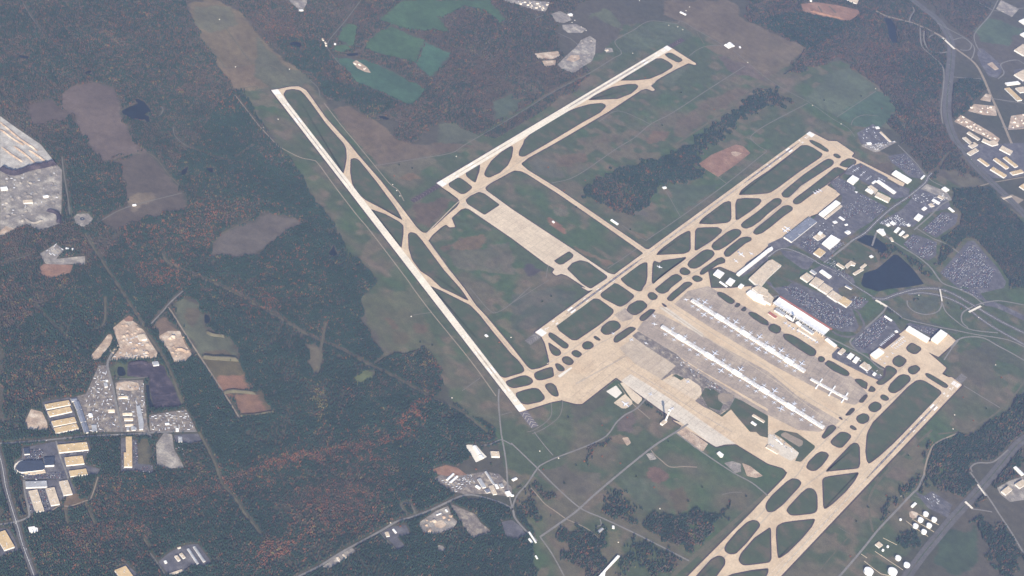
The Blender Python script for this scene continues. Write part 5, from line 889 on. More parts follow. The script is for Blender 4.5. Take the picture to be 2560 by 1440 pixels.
for s, h, rf, lb, un in BL:
    if not h: continue
    w_ = lb.lower()
    nm = 'hangar' if 'hangar' in w_ else 'office_building' if 'office' in w_ and 'strip' not in w_ else 'shed' if 'shed' in w_ or 'hut' in w_ or 'barn' in w_ else 'terminal_building' if 'terminal' in w_ or 'lounge' in w_ or 'pier' in w_ else 'warehouse' if 'warehouse' in w_ else 'hall'
    building(s, h, rf, lb, nm, nm.replace('_', ' '), units=un, gable=(nm == 'shed' and h <= 8 and len(s.split()) == 4))

# curved dark-roofed office
root = empty('office_building', *P(65, 1185)); cx, cy = P(65, 1185); tag(root, 'dark-roofed office with a rounded left end and bright rim', 'office building')
def rel(s, h, r=0): return [(x-cx, y-cy) for x, y in (fillet(Q(s, h), r) if r else Q(s, h))]
body = rel('03:165,375 168,330 195,300 240,288 430,283 432,320 446,322 448,376 245,398 200,400', 13, 18)
keep([(x+cx, y+cy) for x, y in offset(body, 14)])
MB().prism(body, 0, 12.5, cap=False).build('wall', M['wall'], root); MB().prism(offset(body, .5), 12.5, 13.3).build('roof', M['D'], root)
wing = rel('03:437,256 540,250 543,328 447,335', 14)
MB().prism(wing, 0, 13.5, cap=False).build('wall', M['wall'], root); MB().prism(offset(wing, .5), 13.5, 14.3).build('roof', M['D'], root)
low = rel('03:235,398 450,378 455,402 360,412 350,422 245,412', 7); MB().prism(low, 0, 7).build('entrance_block', M['Y'], root)
rim = rel('03:137,350 150,320 190,290 230,280 232,284 195,298 165,325 152,355 160,390 190,425 240,440 238,446 180,430 145,390', 5); MB().prism(rim, 0, 5).build('curved_screen', M['newc'], root)
for x, y in ((70, 5), (20, 0)): MB().box(x, y, 9, 4, 13.2, 15.5, .1).build('roof_unit', M['unit'], root)

# main terminal: long hall under one sweeping white roof on leaning piers
A = np.array(P(*Q('32:80,122', raw=True)[0], 20)); B = np.array(P(*Q('32:586,443', raw=True)[0], 20)); d = (B-A)/np.linalg.norm(B-A); n = np.array((-d[1], d[0])); L = np.linalg.norm(B-A)
ang = math.atan2(d[1], d[0]); c = (A+B)/2; T = empty('terminal_building', c[0], c[1], ang); tag(T, 'main terminal hall under one long sweeping white roof', 'terminal building')
keep([tuple(A-n*60), tuple(B-n*60), tuple(B+n*80), tuple(A+n*80)])
hw = 38; prof = [(-hw-5, 24), (-hw*.8, 21.8), (-hw*.4, 19.6), (0, 18.6), (hw*.35, 18.8), (hw*.7, 20), (hw+5, 22.5)]
V = []; F = []; K = len(prof)
for x in (-L/2, L/2):
    for y, z in prof: V.append((x, y, z))
    for y, z in prof: V.append((x, y, z-1.2))
for i in range(K-1): F += [[i, 2*K+i, 2*K+i+1, i+1], [K+i+1, 3*K+i+1, 3*K+i, K+i]]
F += [[0, K, 3*K, 2*K], [K-1, 3*K-1, 4*K-1, 2*K-1]]+[[i, i+1, K+i+1, K+i] for i in range(K-1)]+[[2*K+i+1, 2*K+i, 3*K+i, 3*K+i+1] for i in range(K-1)]
mesh('roof', V, F, M['W'], T)
MB().box(0, 0, L-6, hw*1.45, 0, 17.2).build('glass_wall', M['G'], T)
for k in range(16):
    x = -L/2+6+k*(L-12)/15
    for s in (-1, 1):
        zt = 23.6 if s < 0 else 20.8; q = MB().box(0, 0, 2.6, 3.2, 0, zt-1.5); o = q.build('pier', M['newc'], T, (x, s*(hw+.5), 0))
MB().box(0, hw+34, L+14, 20, 6.0, 7.0).build('entrance_canopy', M['R'], T); MB().box(0, hw+13, L+8, 12, 3.0, 3.6).build('ramp_roadway', M['track'], T)
for k in range(12): MB().box(-L/2+10+k*(L-20)/11, hw+34, 1.2, 1.2, 0, 6.2).build('column', M['newc'], T)

# midfield concourses
def concourse(pa, pb, w, h, label, name='concourse', bays=30, upper=''):
    A = np.array(P(*pa, h)); B = np.array(P(*pb, h)); d = (B-A)/np.linalg.norm(B-A); L = np.linalg.norm(B-A); c = (A+B)/2; a = math.atan2(d[1], d[0])
    t = empty(name, c[0], c[1], a); tag(t, label, 'concourse')
    MB().box(0, 0, L, w, 0, h-.6).build('wall', M['wall'], t); rf = MB().box(0, 0, L+1.5, w+1.5, h-.55, h+.3).build('roof', M['cover'], t)
    pr = None; k = 0; x = -L/2+14
    while x < L/2-14:
        big = (k % 7 == 3)
        u = MB().box(0, 0, 16 if big else 7, w*.5 if big else 5, 0, 3.2 if big else 2).build('roof_unit', M['newc'] if big else M['unit'], rf, (x, random.uniform(-.2, .2)*w*(not big), h+.3)); x += random.uniform(15, 25); k += 1
    return A, B, d, np.array((-d[1], d[0])), L, t, c, a, h, w
CD = concourse(Q('22:1500,377', raw=True)[0], Q('32:562,1392', raw=True)[0], 25, 12, 'lower concourse, a very long white-roofed pier lined with jets')
AB = concourse(Q('22:1800,113', raw=True)[0], Q('32:372,828', raw=True)[0], 26, 13, 'upper concourse, a long white-roofed pier lined with jets')
RG = concourse(Q('32:428,905', raw=True)[0], Q('32:800,1108', raw=True)[0], 18, 8, 'low regional pier with cross arms beyond the upper concourse', 'concourse')
for f_ in (-.27, .08, .42):
    MB().box(f_*RG[4], 0, 8, 112, 0, 7).build('cross_arm', M['W'], RG[5])
for i_, (cc, fr_) in enumerate(((CD, (.12, .30, .47, .64, .80)), (AB, (.25, .48, .70, .86)))):
    for f_ in fr_:
        MB().box((f_-.5)*cc[4], 0, 60, cc[9]+9, 0, cc[8]+2).build('node_block', M['W'], cc[5])
def tower(px, py, H, label, sc=1, name='control_tower'):
    t = empty(name, *P(px, py)); tag(t, label, 'control tower'); keep([tuple(np.array(P(px, py))+np.array(v)*25) for v in ((-1, -1), (1, -1), (1, 1), (-1, 1))])
    MB().cyl(0, 0, 6.5*sc, 4.6*sc, 0, H*.78, 12).build('shaft', M['wall'], t); MB().cyl(0, 0, 4.8*sc, 8.6*sc, H*.76, H*.82, 12).build('flare', M['wall'], t)
    MB().cyl(0, 0, 8.6*sc, 8.6*sc, H*.82, H*.88, 12).build('service_floor', M['newc'], t); MB().cyl(0, 0, 7.2*sc, 8.4*sc, H*.88, H*.95, 12).build('cab_glass', M['glass'], t)
    MB().cyl(0, 0, 9.2*sc, 8.8*sc, H*.95, H*.975, 12).build('cab_roof', M['W'], t); MB().cyl(0, 0, .5, .3, H*.97, H*1.07, 6).build('mast', M['unit'], t); return t
tower(1663, 1054, 99, 'tall cream control tower throwing a long shadow over the apron')
tower(1982, 803, 58, 'smaller old control tower rising in front of the main terminal', .8)

# fuel tanks: shell, domed roof, stair, bund wall
TANKS = [(1582, 812, 16, 'top'), (1665, 868, 16, 'rightmost'), (1530, 870, 16, 'upper left'), (1615, 927, 16, 'lower right'), (1480, 932, 16, 'leftmost'), (1563, 990, 16, 'bottom')]
def fuel_tank(x, y, r, h, label, group=None):
    px, py = 1920+x/4, 1080+y/4; gx_, gy_ = P(px, py, h); t = empty('fuel_tank', gx_, gy_); tag(t, label, 'fuel tank', group)
    MB().cyl(0, 0, r, r, 0, h-.2, 28).build('shell', M['tank'], t)
    mb = MB(); mb.cyl(0, 0, r*1.01, r*.6, h-.2, h+r*.07, 28); mb.cyl(0, 0, r*.6, r*.06, h+r*.07, h+r*.10, 28); mb.build('roof', M['tank'], t)
    MB().box(0, -r-.7, r*1.2, 1, h*.45, h*.45+.5).build('stair', M['unit'], t)
for x, y, r, w_ in TANKS: fuel_tank(x, y, r, 15, 'white fuel tank, %s of the six in the upper group' % w_, 'six equal white fuel tanks')
fuel_tank(1010, 1385, 27, 16, 'left of the two biggest white fuel tanks at the bottom'); fuel_tank(1250, 1387, 27, 16, 'right of the two biggest white fuel tanks at the bottom')
fuel_tank(1305, 1252, 17, 14, 'middle-sized white tank above the right biggest tank'); fuel_tank(1392, 1322, 18, 14, 'middle-sized white tank at the corner by the wide road')
fuel_tank(1200, 1140, 7, 9, 'small white tank beside the tan pump house'); fuel_tank(1152, 1176, 7, 9, 'small cream tank just below the pump house'); fuel_tank(1328, 870, 7, 9, 'small white tank left of the six equal tanks')
for s, lb in (('33:1490,815 1600,875 1710,930', 'bund wall running above the right-hand tanks'), ('33:1440,870 1560,940 1660,1000', 'bund wall running through the middle of the six tanks'), ('33:1380,890 1480,965 1600,1045', 'bund wall below the leftmost tanks'), ('33:1070,1195 1190,1275 1350,1380', 'long bund wall between the big tanks and the middle-sized tanks'),
              ('33:960,1290 1060,1370 1130,1420 1220,1440', 'bund wall above the left biggest tank'), ('33:930,1220 990,1260', 'short bund wall at the lane'), ('33:1150,1060 1290,1130', 'bund wall above the small tanks')):
    mb = MB(); mb.prism(band(Q(s), 1.7), 0, 1.8); o = mb.build('bund_wall', M['Y']); tag(o, lb, 'wall')
# road bridges
def bridge(s, w, label):
    p = [np.array(q) for q in Q(s, 7)]; c = (p[0]+p[1])/2; v = p[1]-p[0]; L = np.linalg.norm(v); a = math.atan2(v[1], v[0]); t = empty('road_bridge', c[0], c[1], a); tag(t, label, 'bridge')
    MB().box(0, 0, L, w, 6.2, 7.2).build('deck', M['newc'], t)
    for q in (-1, 1): MB().box(0, q*(w/2-.3), L, .6, 7.2, 8.3).build('parapet', M['newc'], t)
    for q in (-.3, 0, .3): MB().box(q*L, 0, 1.5, w*.8, 0, 6.3).build('pier', M['wall'], t)
bridge('30:1745,378 1865,490', 20, 'long pale bridge over the motorway'); bridge('32:1075,120 1190,185', 15, 'bridge over the access road nearest the tan halls'); bridge('32:2010,240 2130,180', 14, 'bridge over the wide plaza road at the right'); bridge('33:1970,695 2045,765', 14, 'bridge over the dual carriageway'); bridge('33:2095,525 2180,640', 10, 'pale slip bridge near the blurred buildings'); bridge('32:1718,10 1740,130', 10, 'bridge on the round loop road')
# round aviation beacon on its pad
t = empty('radio_beacon', *P(205.5, 548)); tag(t, 'round dark-topped radio beacon on a circular pad in the woods', 'radio beacon')
MB().cyl(0, 0, 14, 14, 3, 3.6, 28).build('counterpoise', M['D'], t); MB().cyl(0, 0, 5, 5, 0, 3, 14).build('hut', M['wall'], t); MB().cyl(0, 0, 1.6, .2, 3.6, 9, 10).build('antenna_cone', M['W'], t)
# small white cabins and huts dotted about (all the same kind)
HUTS = '11:1408,466 1366,408 1438,520 2003,125 12:1553,285 2550,495 1960,1100 10:335,692 75,1275 222,1193 00:2195,195 2355,670 20:1775,70 1740,108 1207,533 1657,270 1707,298 1567,255 2357,626 2160,1230 1275,8 495,907 30:445,1055 730,1240 1075,888 725,1,'.replace(' 725,1,', '')+' 23:277,192 1062,1103 1478,768 465,262 32:2275,770 1865,1270 2105,296 1508,72 1850,1410 33:1330,640 12:2305,480 20:600,226 628,205 692,270 740,305 13:1525,795 1345,910'
hut = None
for x, y in Q(HUTS):
    if hut is None:
        hut = empty('equipment_hut', x, y); MB().box(0, 0, 6.5, 4.5, 0, 3.2, .5).build('wall', M['W'], hut); MB().box(0, 0, 7.2, 5.2, 3.2, 3.6, .5).build('roof', M['Y'], hut); h_ = hut
    else:
        h_ = hut.copy(); COL.objects.link(h_); h_.location = (x, y, 0)
        for ch in hut.children: c_ = ch.copy(); COL.objects.link(c_); c_.parent = h_
    tag(h_, 'tiny white equipment hut standing alone on open ground', 'hut', 'small white equipment huts')
# new row houses on the cleared plots
hs = None; k = 0
for reg, rows in (('30:1880,1215 1935,1160 2235,1340 2290,1395 2230,1400', 14), ('30:2010,1100 2060,1050 2265,1075 2280,1150', 6), ('30:2440,1175 2560,1150 2560,1285 2420,1290', 7), ('10:650,385 700,400 720,470 690,460', 3), ('10:985,640 1010,630 1100,690 1110,710', 5), ('20:20,20 130,20 370,30 330,110 200,100', 12)):
    poly = Q(reg); x0 = min(p[0] for p in poly); x1 = max(p[0] for p in poly); y0 = min(p[1] for p in poly); y1 = max(p[1] for p in poly); a, _ = rect_axes(poly); got = []
    for t in range(400):
        if len(got) >= rows: break
        x, y = random.uniform(x0, x1), random.uniform(y0, y1)
        if not inside(np.array([x]), np.array([y]), poly)[0] or any(math.dist((x, y), g) < 30 for g in got): continue
        got.append((x, y))
        if hs is None:
            hs = empty('house', x, y, a); MB().box(0, 0, 20, 11, 0, 7).build('wall', M['wall'], hs)
            mesh('roof', [(-10.5, -6, 7), (10.5, -6, 7), (10.5, 6, 7), (-10.5, 6, 7), (-10.5, 0, 10), (10.5, 0, 10)], [[0, 1, 5, 4], [2, 3, 4, 5], [1, 2, 5], [3, 0, 4], [0, 3, 2, 1]], M['Y'], hs); h_ = hs
        else:
            h_ = hs.copy(); COL.objects.link(h_); h_.location = (x, y, 0); h_.rotation_euler = (0, 0, a+random.choice((0, math.pi/2)))
            for ch in hs.children: c_ = ch.copy(); COL.objects.link(c_); c_.parent = h_
        tag(h_, 'small pale pitched-roof building among others on bare plots', 'house', 'small pale buildings on bare plots')

# ================================================================== AIRCRAFT
def make_jet(name, Lf, span, r, tail=None):
    t = empty(name, 0, 0)
    mb = MB(); z = r*1.5
    mb.tube([(Lf*.5, 0, z-.2*r), (Lf*.47, 0, z-.1*r), (Lf*.40, 0, z), (-Lf*.25, 0, z), (-Lf*.42, 0, z+.35*r), (-Lf*.5, 0, z+.6*r)], [.1*r, .6*r, r, r, .5*r, .12*r], 10).build('fuselage', M['jet'], t)
    def plate(nm, pts, th, m):
        V = [(x, y, zz+th/2) for x, y, zz in pts]+[(x, y, zz-th/2) for x, y, zz in pts]; K = len(pts)
        return mesh(nm, V, [list(range(K)), list(range(K, 2*K))[::-1]]+[[i, K+i, K+(i+1) % K, (i+1) % K] for i in range(K)], m, t)
    for s in (-1, 1):
        wg = plate('wing', [(Lf*.13, s*r*.7, z-.5*r), (-Lf*.10, s*span*.5, z+.2*r), (-Lf*.14, s*span*.5, z+.2*r), (-Lf*.10, s*r*.7, z-.5*r)][::s], .6, M['jet'])
        plate('tailplane', [(-Lf*.40, s*r*.3, z+.4*r), (-Lf*.48, s*span*.19, z+.6*r), (-Lf*.51, s*span*.19, z+.6*r), (-Lf*.48, s*r*.3, z+.4*r)][::s], .4, M['jet'])
        e = (Lf*.07, s*span*.17, z-.75*r) if Lf > 32 or span > 30 else (-Lf*.27, s*r*1.9, z+.4*r)
        MB().tube([(e[0]+2.6, e[1], e[2]), (e[0]+2, e[1], e[2]), (e[0]-2, e[1], e[2])], [r*.42, r*.5, r*.36], 8).build('engine', M['eng'], wg if Lf > 32 or span > 30 else t)
    V = []
    for dy in (.25, -.25): V += [(-Lf*.36, dy, z+.6*r), (-Lf*.47, dy, z+r*3.3), (-Lf*.515, dy, z+r*3.3), (-Lf*.485, dy, z+.5*r)]
    mesh('tail_fin', V, [[0, 3, 2, 1], [4, 5, 6, 7], [0, 1, 5, 4], [1, 2, 6, 5], [2, 3, 7, 6], [3, 0, 4, 7]], tail or M['blue'], t)
    return t
JETS = dict(wide=make_jet('airliner', 58, 52, 2.7), mid=make_jet('airliner', 37, 33, 1.8), midw=make_jet('airliner', 37, 33, 1.8, M['jet']), reg=make_jet('regional_jet', 28, 22, 1.4), biz=make_jet('private_jet', 20, 18, 1.1, M['jet']), light=make_jet('light_aircraft', 11, 13, .75, M['jet']))
USED = set()
def jet(kind, x, y, a, label, group, z=1.3):
    src = JETS[kind]
    if kind not in USED: USED.add(kind); o = src
    else:
        o = copy_tree(src)
    cat = {'wide': 'airliner', 'mid': 'airliner', 'midw': 'airliner', 'reg': 'regional jet', 'biz': 'private jet', 'light': 'light aircraft'}[kind]
    o.location = (x, y, z); o.rotation_euler = (0, 0, a); tag(o, label, cat, group); return o
ORD = 'first second third fourth fifth sixth seventh eighth ninth tenth eleventh twelfth thirteenth fourteenth fifteenth sixteenth seventeenth eighteenth nineteenth twentieth'.split()
def ordn(i): return ORD[i] if i < 20 else 'twenty-'+ORD[i-20]
def gates(cc, side, fracs, kinds, words, group, bridge=True):
    A, B, d, n, L, t, c, a, h, w = cc
    for i, f in enumerate(fracs):
        k = kinds[i % len(kinds)]; Lf = dict(wide=62, mid=40, midw=40, reg=28)[k]
        p = A+d*L*f+n*side*(w/2+Lf/2+10); heading = a-side*math.pi/2
        jet(k, p[0], p[1], heading, '%s at the %s, %s from its left end' % ('wide-body airliner' if k == 'wide' else 'airliner' if k != 'reg' else 'small regional jet', words, ordn(i)), group)
        if bridge and k != 'reg':
            MB().box((f-.5)*L+9, side*(w/2+9), 3.2, 18, 3.6, 6.4).build('jet_bridge', M['unit'], t)
gates(CD, -1, [.045, .10, .155, .20, .25, .30, .345, .40, .455, .51, .56, .61, .665, .72, .77, .83, .885, .94], ['midw', 'mid', 'reg', 'mid', 'midw', 'reg', 'mid', 'wide', 'mid', 'reg', 'mid', 'midw'], 'lower side of the lower concourse', 'airliners along the lower side of the lower concourse')
gates(CD, 1, [.05, .13, .19, .25, .31, .37, .41, .47, .56, .62, .68, .74, .80, .86, .92, .97], ['mid', 'midw', 'reg', 'reg', 'wide', 'mid', 'reg', 'wide', 'midw', 'mid', 'wide', 'reg'], 'upper side of the lower concourse', 'airliners along the upper side of the lower concourse')
gates(AB, -1, [.04, .09, .15, .21, .27, .33, .39, .45, .52, .57, .63, .69, .75, .81, .87, .94], ['mid', 'midw', 'wide', 'mid', 'reg', 'mid', 'midw', 'mid'], 'lower side of the upper concourse', 'airliners along the lower side of the upper concourse')
gates(AB, 1, [.03, .08, .14, .30, .36, .43, .50, .57, .64, .70, .76, .82, .88, .94], ['mid', 'wide', 'mid', 'mid', 'wide', 'midw', 'mid', 'wide', 'mid'], 'upper side of the upper concourse', 'airliners along the upper side of the upper concourse')
def gate_line(s, n_, side, kinds, words, group, z=1.3):
    p = [np.array(q) for q in Q(s)]; v = p[1]-p[0]; a = math.atan2(v[1], v[0])+side*math.pi/2
    for i in range(n_):
        q = p[0]+v*(i+.5)/n_; k = kinds[i % len(kinds)]
        jet(k, q[0]+random.uniform(-2, 2), q[1]+random.uniform(-2, 2), a+random.uniform(-.04, .04), words % ordn(i), group, z)
gate_line('32:290,425 500,555', 6, 1, ['mid', 'reg', 'midw'], 'jet nose-in at the terminal gate pier, %s from the left', 'jets at the terminal gate pier')
gate_line('32:155,345 270,420', 3, 1, ['mid'], 'jet on the stands in front of the terminal, %s from the left', 'jets on the stands in front of the terminal')
gate_line('31:455,500 530,460', 3, 1, ['mid'], 'white jet on the pale cargo apron, %s from the left', 'jets on the pale cargo apron')
gate_line('31:150,880 205,840', 2, 1, ['wide'], 'wide white jet by the slate-grey hall, %s from the left', 'jets by the slate-grey hall')
gate_line('32:1115,580 1260,460', 11, 1, ['biz'], 'private jet on the dark strip, %s from the lower end', 'private jets on the dark strip', 1.3)
gate_line('32:1225,595 1360,490', 9, -1, ['biz'], 'private jet in the inner row beside the dark strip, %s from the lower end', 'private jets in the inner row', 1.3)
gate_line('32:1265,610 1370,525', 6, 1, ['biz'], 'private jet in the outer row on the tan apron, %s from the lower end', 'private jets in the outer row', 1.3)
for i, (s, lb) in enumerate((('32:1120,715', 'private jet standing alone below the white hangar'), ('32:1165,755', 'private jet nearest the heating plant yard'), ('32:1245,655', 'private jet between the grass islands'), ('32:1190,690', 'private jet on the tan apron corner'))):
    q = Q(s)[0]; jet('biz', q[0], q[1], random.uniform(0, 6), lb, None, 1.3)
gate_line('31:800,250 860,210', 6, 1, ['light'], 'light aircraft in the top left row of the dark ramp, %s from the left', 'light aircraft in the top left row')
gate_line('31:845,285 915,235', 5, -1, ['light', 'biz'], 'light aircraft in the second row of the dark ramp, %s from the left', 'light aircraft in the second row')
gate_line('31:915,325 975,270', 5, 1, ['light', 'biz'], 'light aircraft in the third row of the dark ramp, %s from the left', 'light aircraft in the third row')
gate_line('31:980,365 1035,320', 5, -1, ['light'], 'light aircraft in the fourth row of the dark ramp, %s from the left', 'light aircraft in the fourth row')
gate_line('31:1100,340 1170,375', 5, 1, ['biz', 'light'], 'small plane before the long hangar row, %s from the left', 'small planes before the long hangar row')
def lone(kind, s, s2, lb, z=1.3):
    p, q = Q(s)[0], Q(s2)[0]; jet(kind, p[0], p[1], math.atan2(q[1]-p[1], q[0]-p[0]), lb, None, z)
lone('mid', '22:1385,1065', '22:1400,1030', 'white jet parked alone on the big apron left of the control tower'); lone('mid', '22:1760,940', '22:1780,920', 'white jet parked in the hangar apron bay'); lone('midw', '22:1195,520', '22:1215,500', 'blue and white jet at the upper corner of the big apron')
lone('mid', '22:1600,1210', '22:1620,1195', 'jet standing on the apron just above the control tower'); lone('reg', '22:1012,458', '22:1030,448', 'regional jet taxiing by the oval islands', 1.4); lone('mid', '22:1425,365', '22:1460,370', 'white jet at the left tip of the lower concourse'); lone('midw', '22:1740,120', '22:1780,118', 'white jet at the left tip of the upper concourse')
lone('mid', '22:1420,285', '22:1430,300', 'white jet parked on the dark patch above the lower concourse'); lone('wide', '32:125,1210', '32:135,1180', 'wide-body jet parked diagonally below the right part of the lower concourse'); lone('mid', '32:265,1155', '32:255,1120', 'jet parked across above the right part of the lower concourse')
lone('midw', '21:1475,1235', '21:1490,1240', 'white jet near the white square in the grass triangle', 1.75); lone('reg', '22:1340,555', '22:1350,560', 'small jet on the service yard edge'); lone('wide', '22:1130,1165', '22:1110,1150', 'old jet on the pale deicing pad')
lone('midw', '21:2240,1175', '21:2260,1190', 'white jet on the stands above the long cargo shed'); lone('wide', '21:2290,1110', '21:2310,1125', 'wide jet beside the long cargo shed'); lone('mid', '21:2390,1100', '21:2370,1085', 'jet tucked between cargo stands'); lone('mid', '33:40,150', '33:60,170', 'jet on the cargo apron by the pale shelter')

# ================================================================== VEHICLES
def lorry(name, L, w, h, m, cabm):
    t = empty(name, 0, 0); MB().box(-L*.1, 0, L*.78, w, 1.0, h).build('box_body', m, t); MB().box(L*.40, 0, L*.16, w*.95, .7, h*.75).build('cab', cabm, t); MB().box(0, 0, L*.95, w*.8, .35, 1.0).build('chassis', M['darkrun'], t)
    for x in (-.38, -.28, .36):
        for s in (-1, 1): MB().tube([(x*L, 0, 0), (x*L, 0, 0)], [.5, .5], 4) if False else MB().box(x*L, s*w*.46, 1.0, .4, 0, 1.0).build('wheel', M['darkrun'], t)
    return t
TR = lorry('parked_lorry', 15, 3, 4.2, M['jet'], M['jet']); tr_used = set(); TRS = [TR, lorry('parked_lorry', 13, 3, 4, M['unit'], M['jet']), lorry('parked_lorry', 11, 2.8, 3.4, M['B'], M['unit'])]
LORRIES = []
def scatter_lorries(reg, n_, z, words, group, mind=13):
    global tr_used
    poly = Q(reg); x0 = min(p[0] for p in poly); x1 = max(p[0] for p in poly); y0 = min(p[1] for p in poly); y1 = max(p[1] for p in poly); a, _ = rect_axes(poly); got = []
    for t in range(n_*60):
        if len(got) >= n_: break
        x, y = random.uniform(x0, x1), random.uniform(y0, y1)
        if not inside(np.array([x]), np.array([y]), poly)[0] or any(math.dist((x, y), g) < mind for g in got): continue
        if any(inside(np.array([x]), np.array([y]), k)[0] for k in BFOOT): continue
        got.append((x, y))
        LORRIES.append((x, y, 1.3, a+random.choice((0, math.pi/2, math.pi))+random.uniform(-.1, .1), words, group))
BFOOT = []
for o in list(COL.objects):
    if o.type == 'MESH' and o.name.startswith('roof') and not o.name.startswith('roof_unit') and o.parent:
        mw = Matrix.Translation(o.parent.location) @ Matrix.Rotation(o.parent.rotation_euler.z, 4, 'Z'); pts = [mw @ v.co for v in o.data.vertices]
        xs = [p.x for p in pts]; ys = [p.y for p in pts]; zt = o.data.polygons[-1]
        vs = [pts[i] for i in zt.vertices]; BFOOT.append(offset([(p.x, p.y) for p in vs], 3))
for reg, n_, g in (('02:990,780 1060,780 1110,960 1140,1200 1190,1440 900,1440 840,1120', 80, 'the cluttered yards left of the access road'), ('02:1180,1000 1440,960 1470,1420 1240,1420', 46, 'the grey yard of the long sheds'), ('02:1500,1280 1860,1230 1960,1430 1500,1430', 50, 'the littered yard at the pine edge'), ('02:1150,560 1380,480 1560,680 1120,715', 26, 'the tan recycling yard'),
                ('01:10,330 540,240 600,640 300,640 20,760', 34, 'the quarry floor'), ('01:420,1110 560,1000 630,1060 540,1150', 16, 'the scrapyard'), ('31:1110,790 1290,710 1430,820 1180,810', 54, 'the works yard full of vans'), ('31:1480,500 1780,500 1800,560 1640,640 1420,560', 40, 'the small depot yards'), ('13:1800,470 1900,500 2150,430 2180,500 2000,600 1960,560', 40, 'the asphalt yards of the works'),
                ('32:700,640 760,610 1000,760 1150,880 1100,900 1000,860', 14, 'the heating plant yard'), ('22:1640,680 2100,960 2200,1080 1950,1010 1700,800', 26, 'the dark service yard'), ('30:930,1300 1060,1270 1180,1400 960,1420', 16, 'the compound above the runway end'), ('31:960,10 1280,-30 1100,70 1060,60', 40, 'the car compound by the runway end'), ('33:10,30 60,30 300,200 230,230', 12, 'the cargo apron'), ('20:10,10 370,25 330,110 220,100', 16, 'the trailer yard at the top edge'),
                ('03:1750,120 1900,200 1880,240 1760,220', 6, 'the gravel slope below the road'), ('31:240,960 560,780 620,800 740,880 560,950', 18, 'the yards round the white square hall'), ('33:1500,620 1640,600 1760,720 1620,750', 12, 'the truck park above the fuel tanks')):
    scatter_lorries(reg, n_, 1.3, ' box lorry or container standing in '+g, 'lorries and containers in '+g)

LORRIES.sort(key=lambda c: (c[0]-CAM[0])**2+(c[1]-CAM[1])**2); mbs = [MB(), MB(), MB()]
for i, (x, y, z, a, words, group) in enumerate(LORRIES):
    kt = random.choice((0, 1, 1, 2, 2)); T0 = TRS[kt]
    if i < 290:
        if kt not in tr_used: tr_used.add(kt); o = T0
        else:
            o = T0.copy(); COL.objects.link(o)
            for ch in T0.children: c_ = ch.copy(); COL.objects.link(c_); c_.parent = o
        o.location = (x, y, z); o.rotation_euler = (0, 0, a); w3 = ('white', 'light grey', 'dark grey')[kt]; tag(o, w3+words, 'lorry', w3+' '+group)
    else:
        c, s = math.cos(a), math.sin(a); mbs[kt].box(x-1.4*c, y-1.4*s, 10, 3, z+1, z+4, a).box(x+5*c, y+5*s, 2.2, 2.8, z+.7, z+3, a)
n0 = 0; V = []; F = []; MI = []
for k, mb in enumerate(mbs): n0 = len(V); V += mb.V; F += [[q+n0 for q in f] for f in mb.F]; MI += [k]*len(mb.F)
o = mesh('parked_lorries', V, F, [M['jet'], M['unit'], M['B']]); o.data.polygons.foreach_set('material_index', MI); tag(o, 'mass of small lorries and containers in the far yards', kind='stuff')

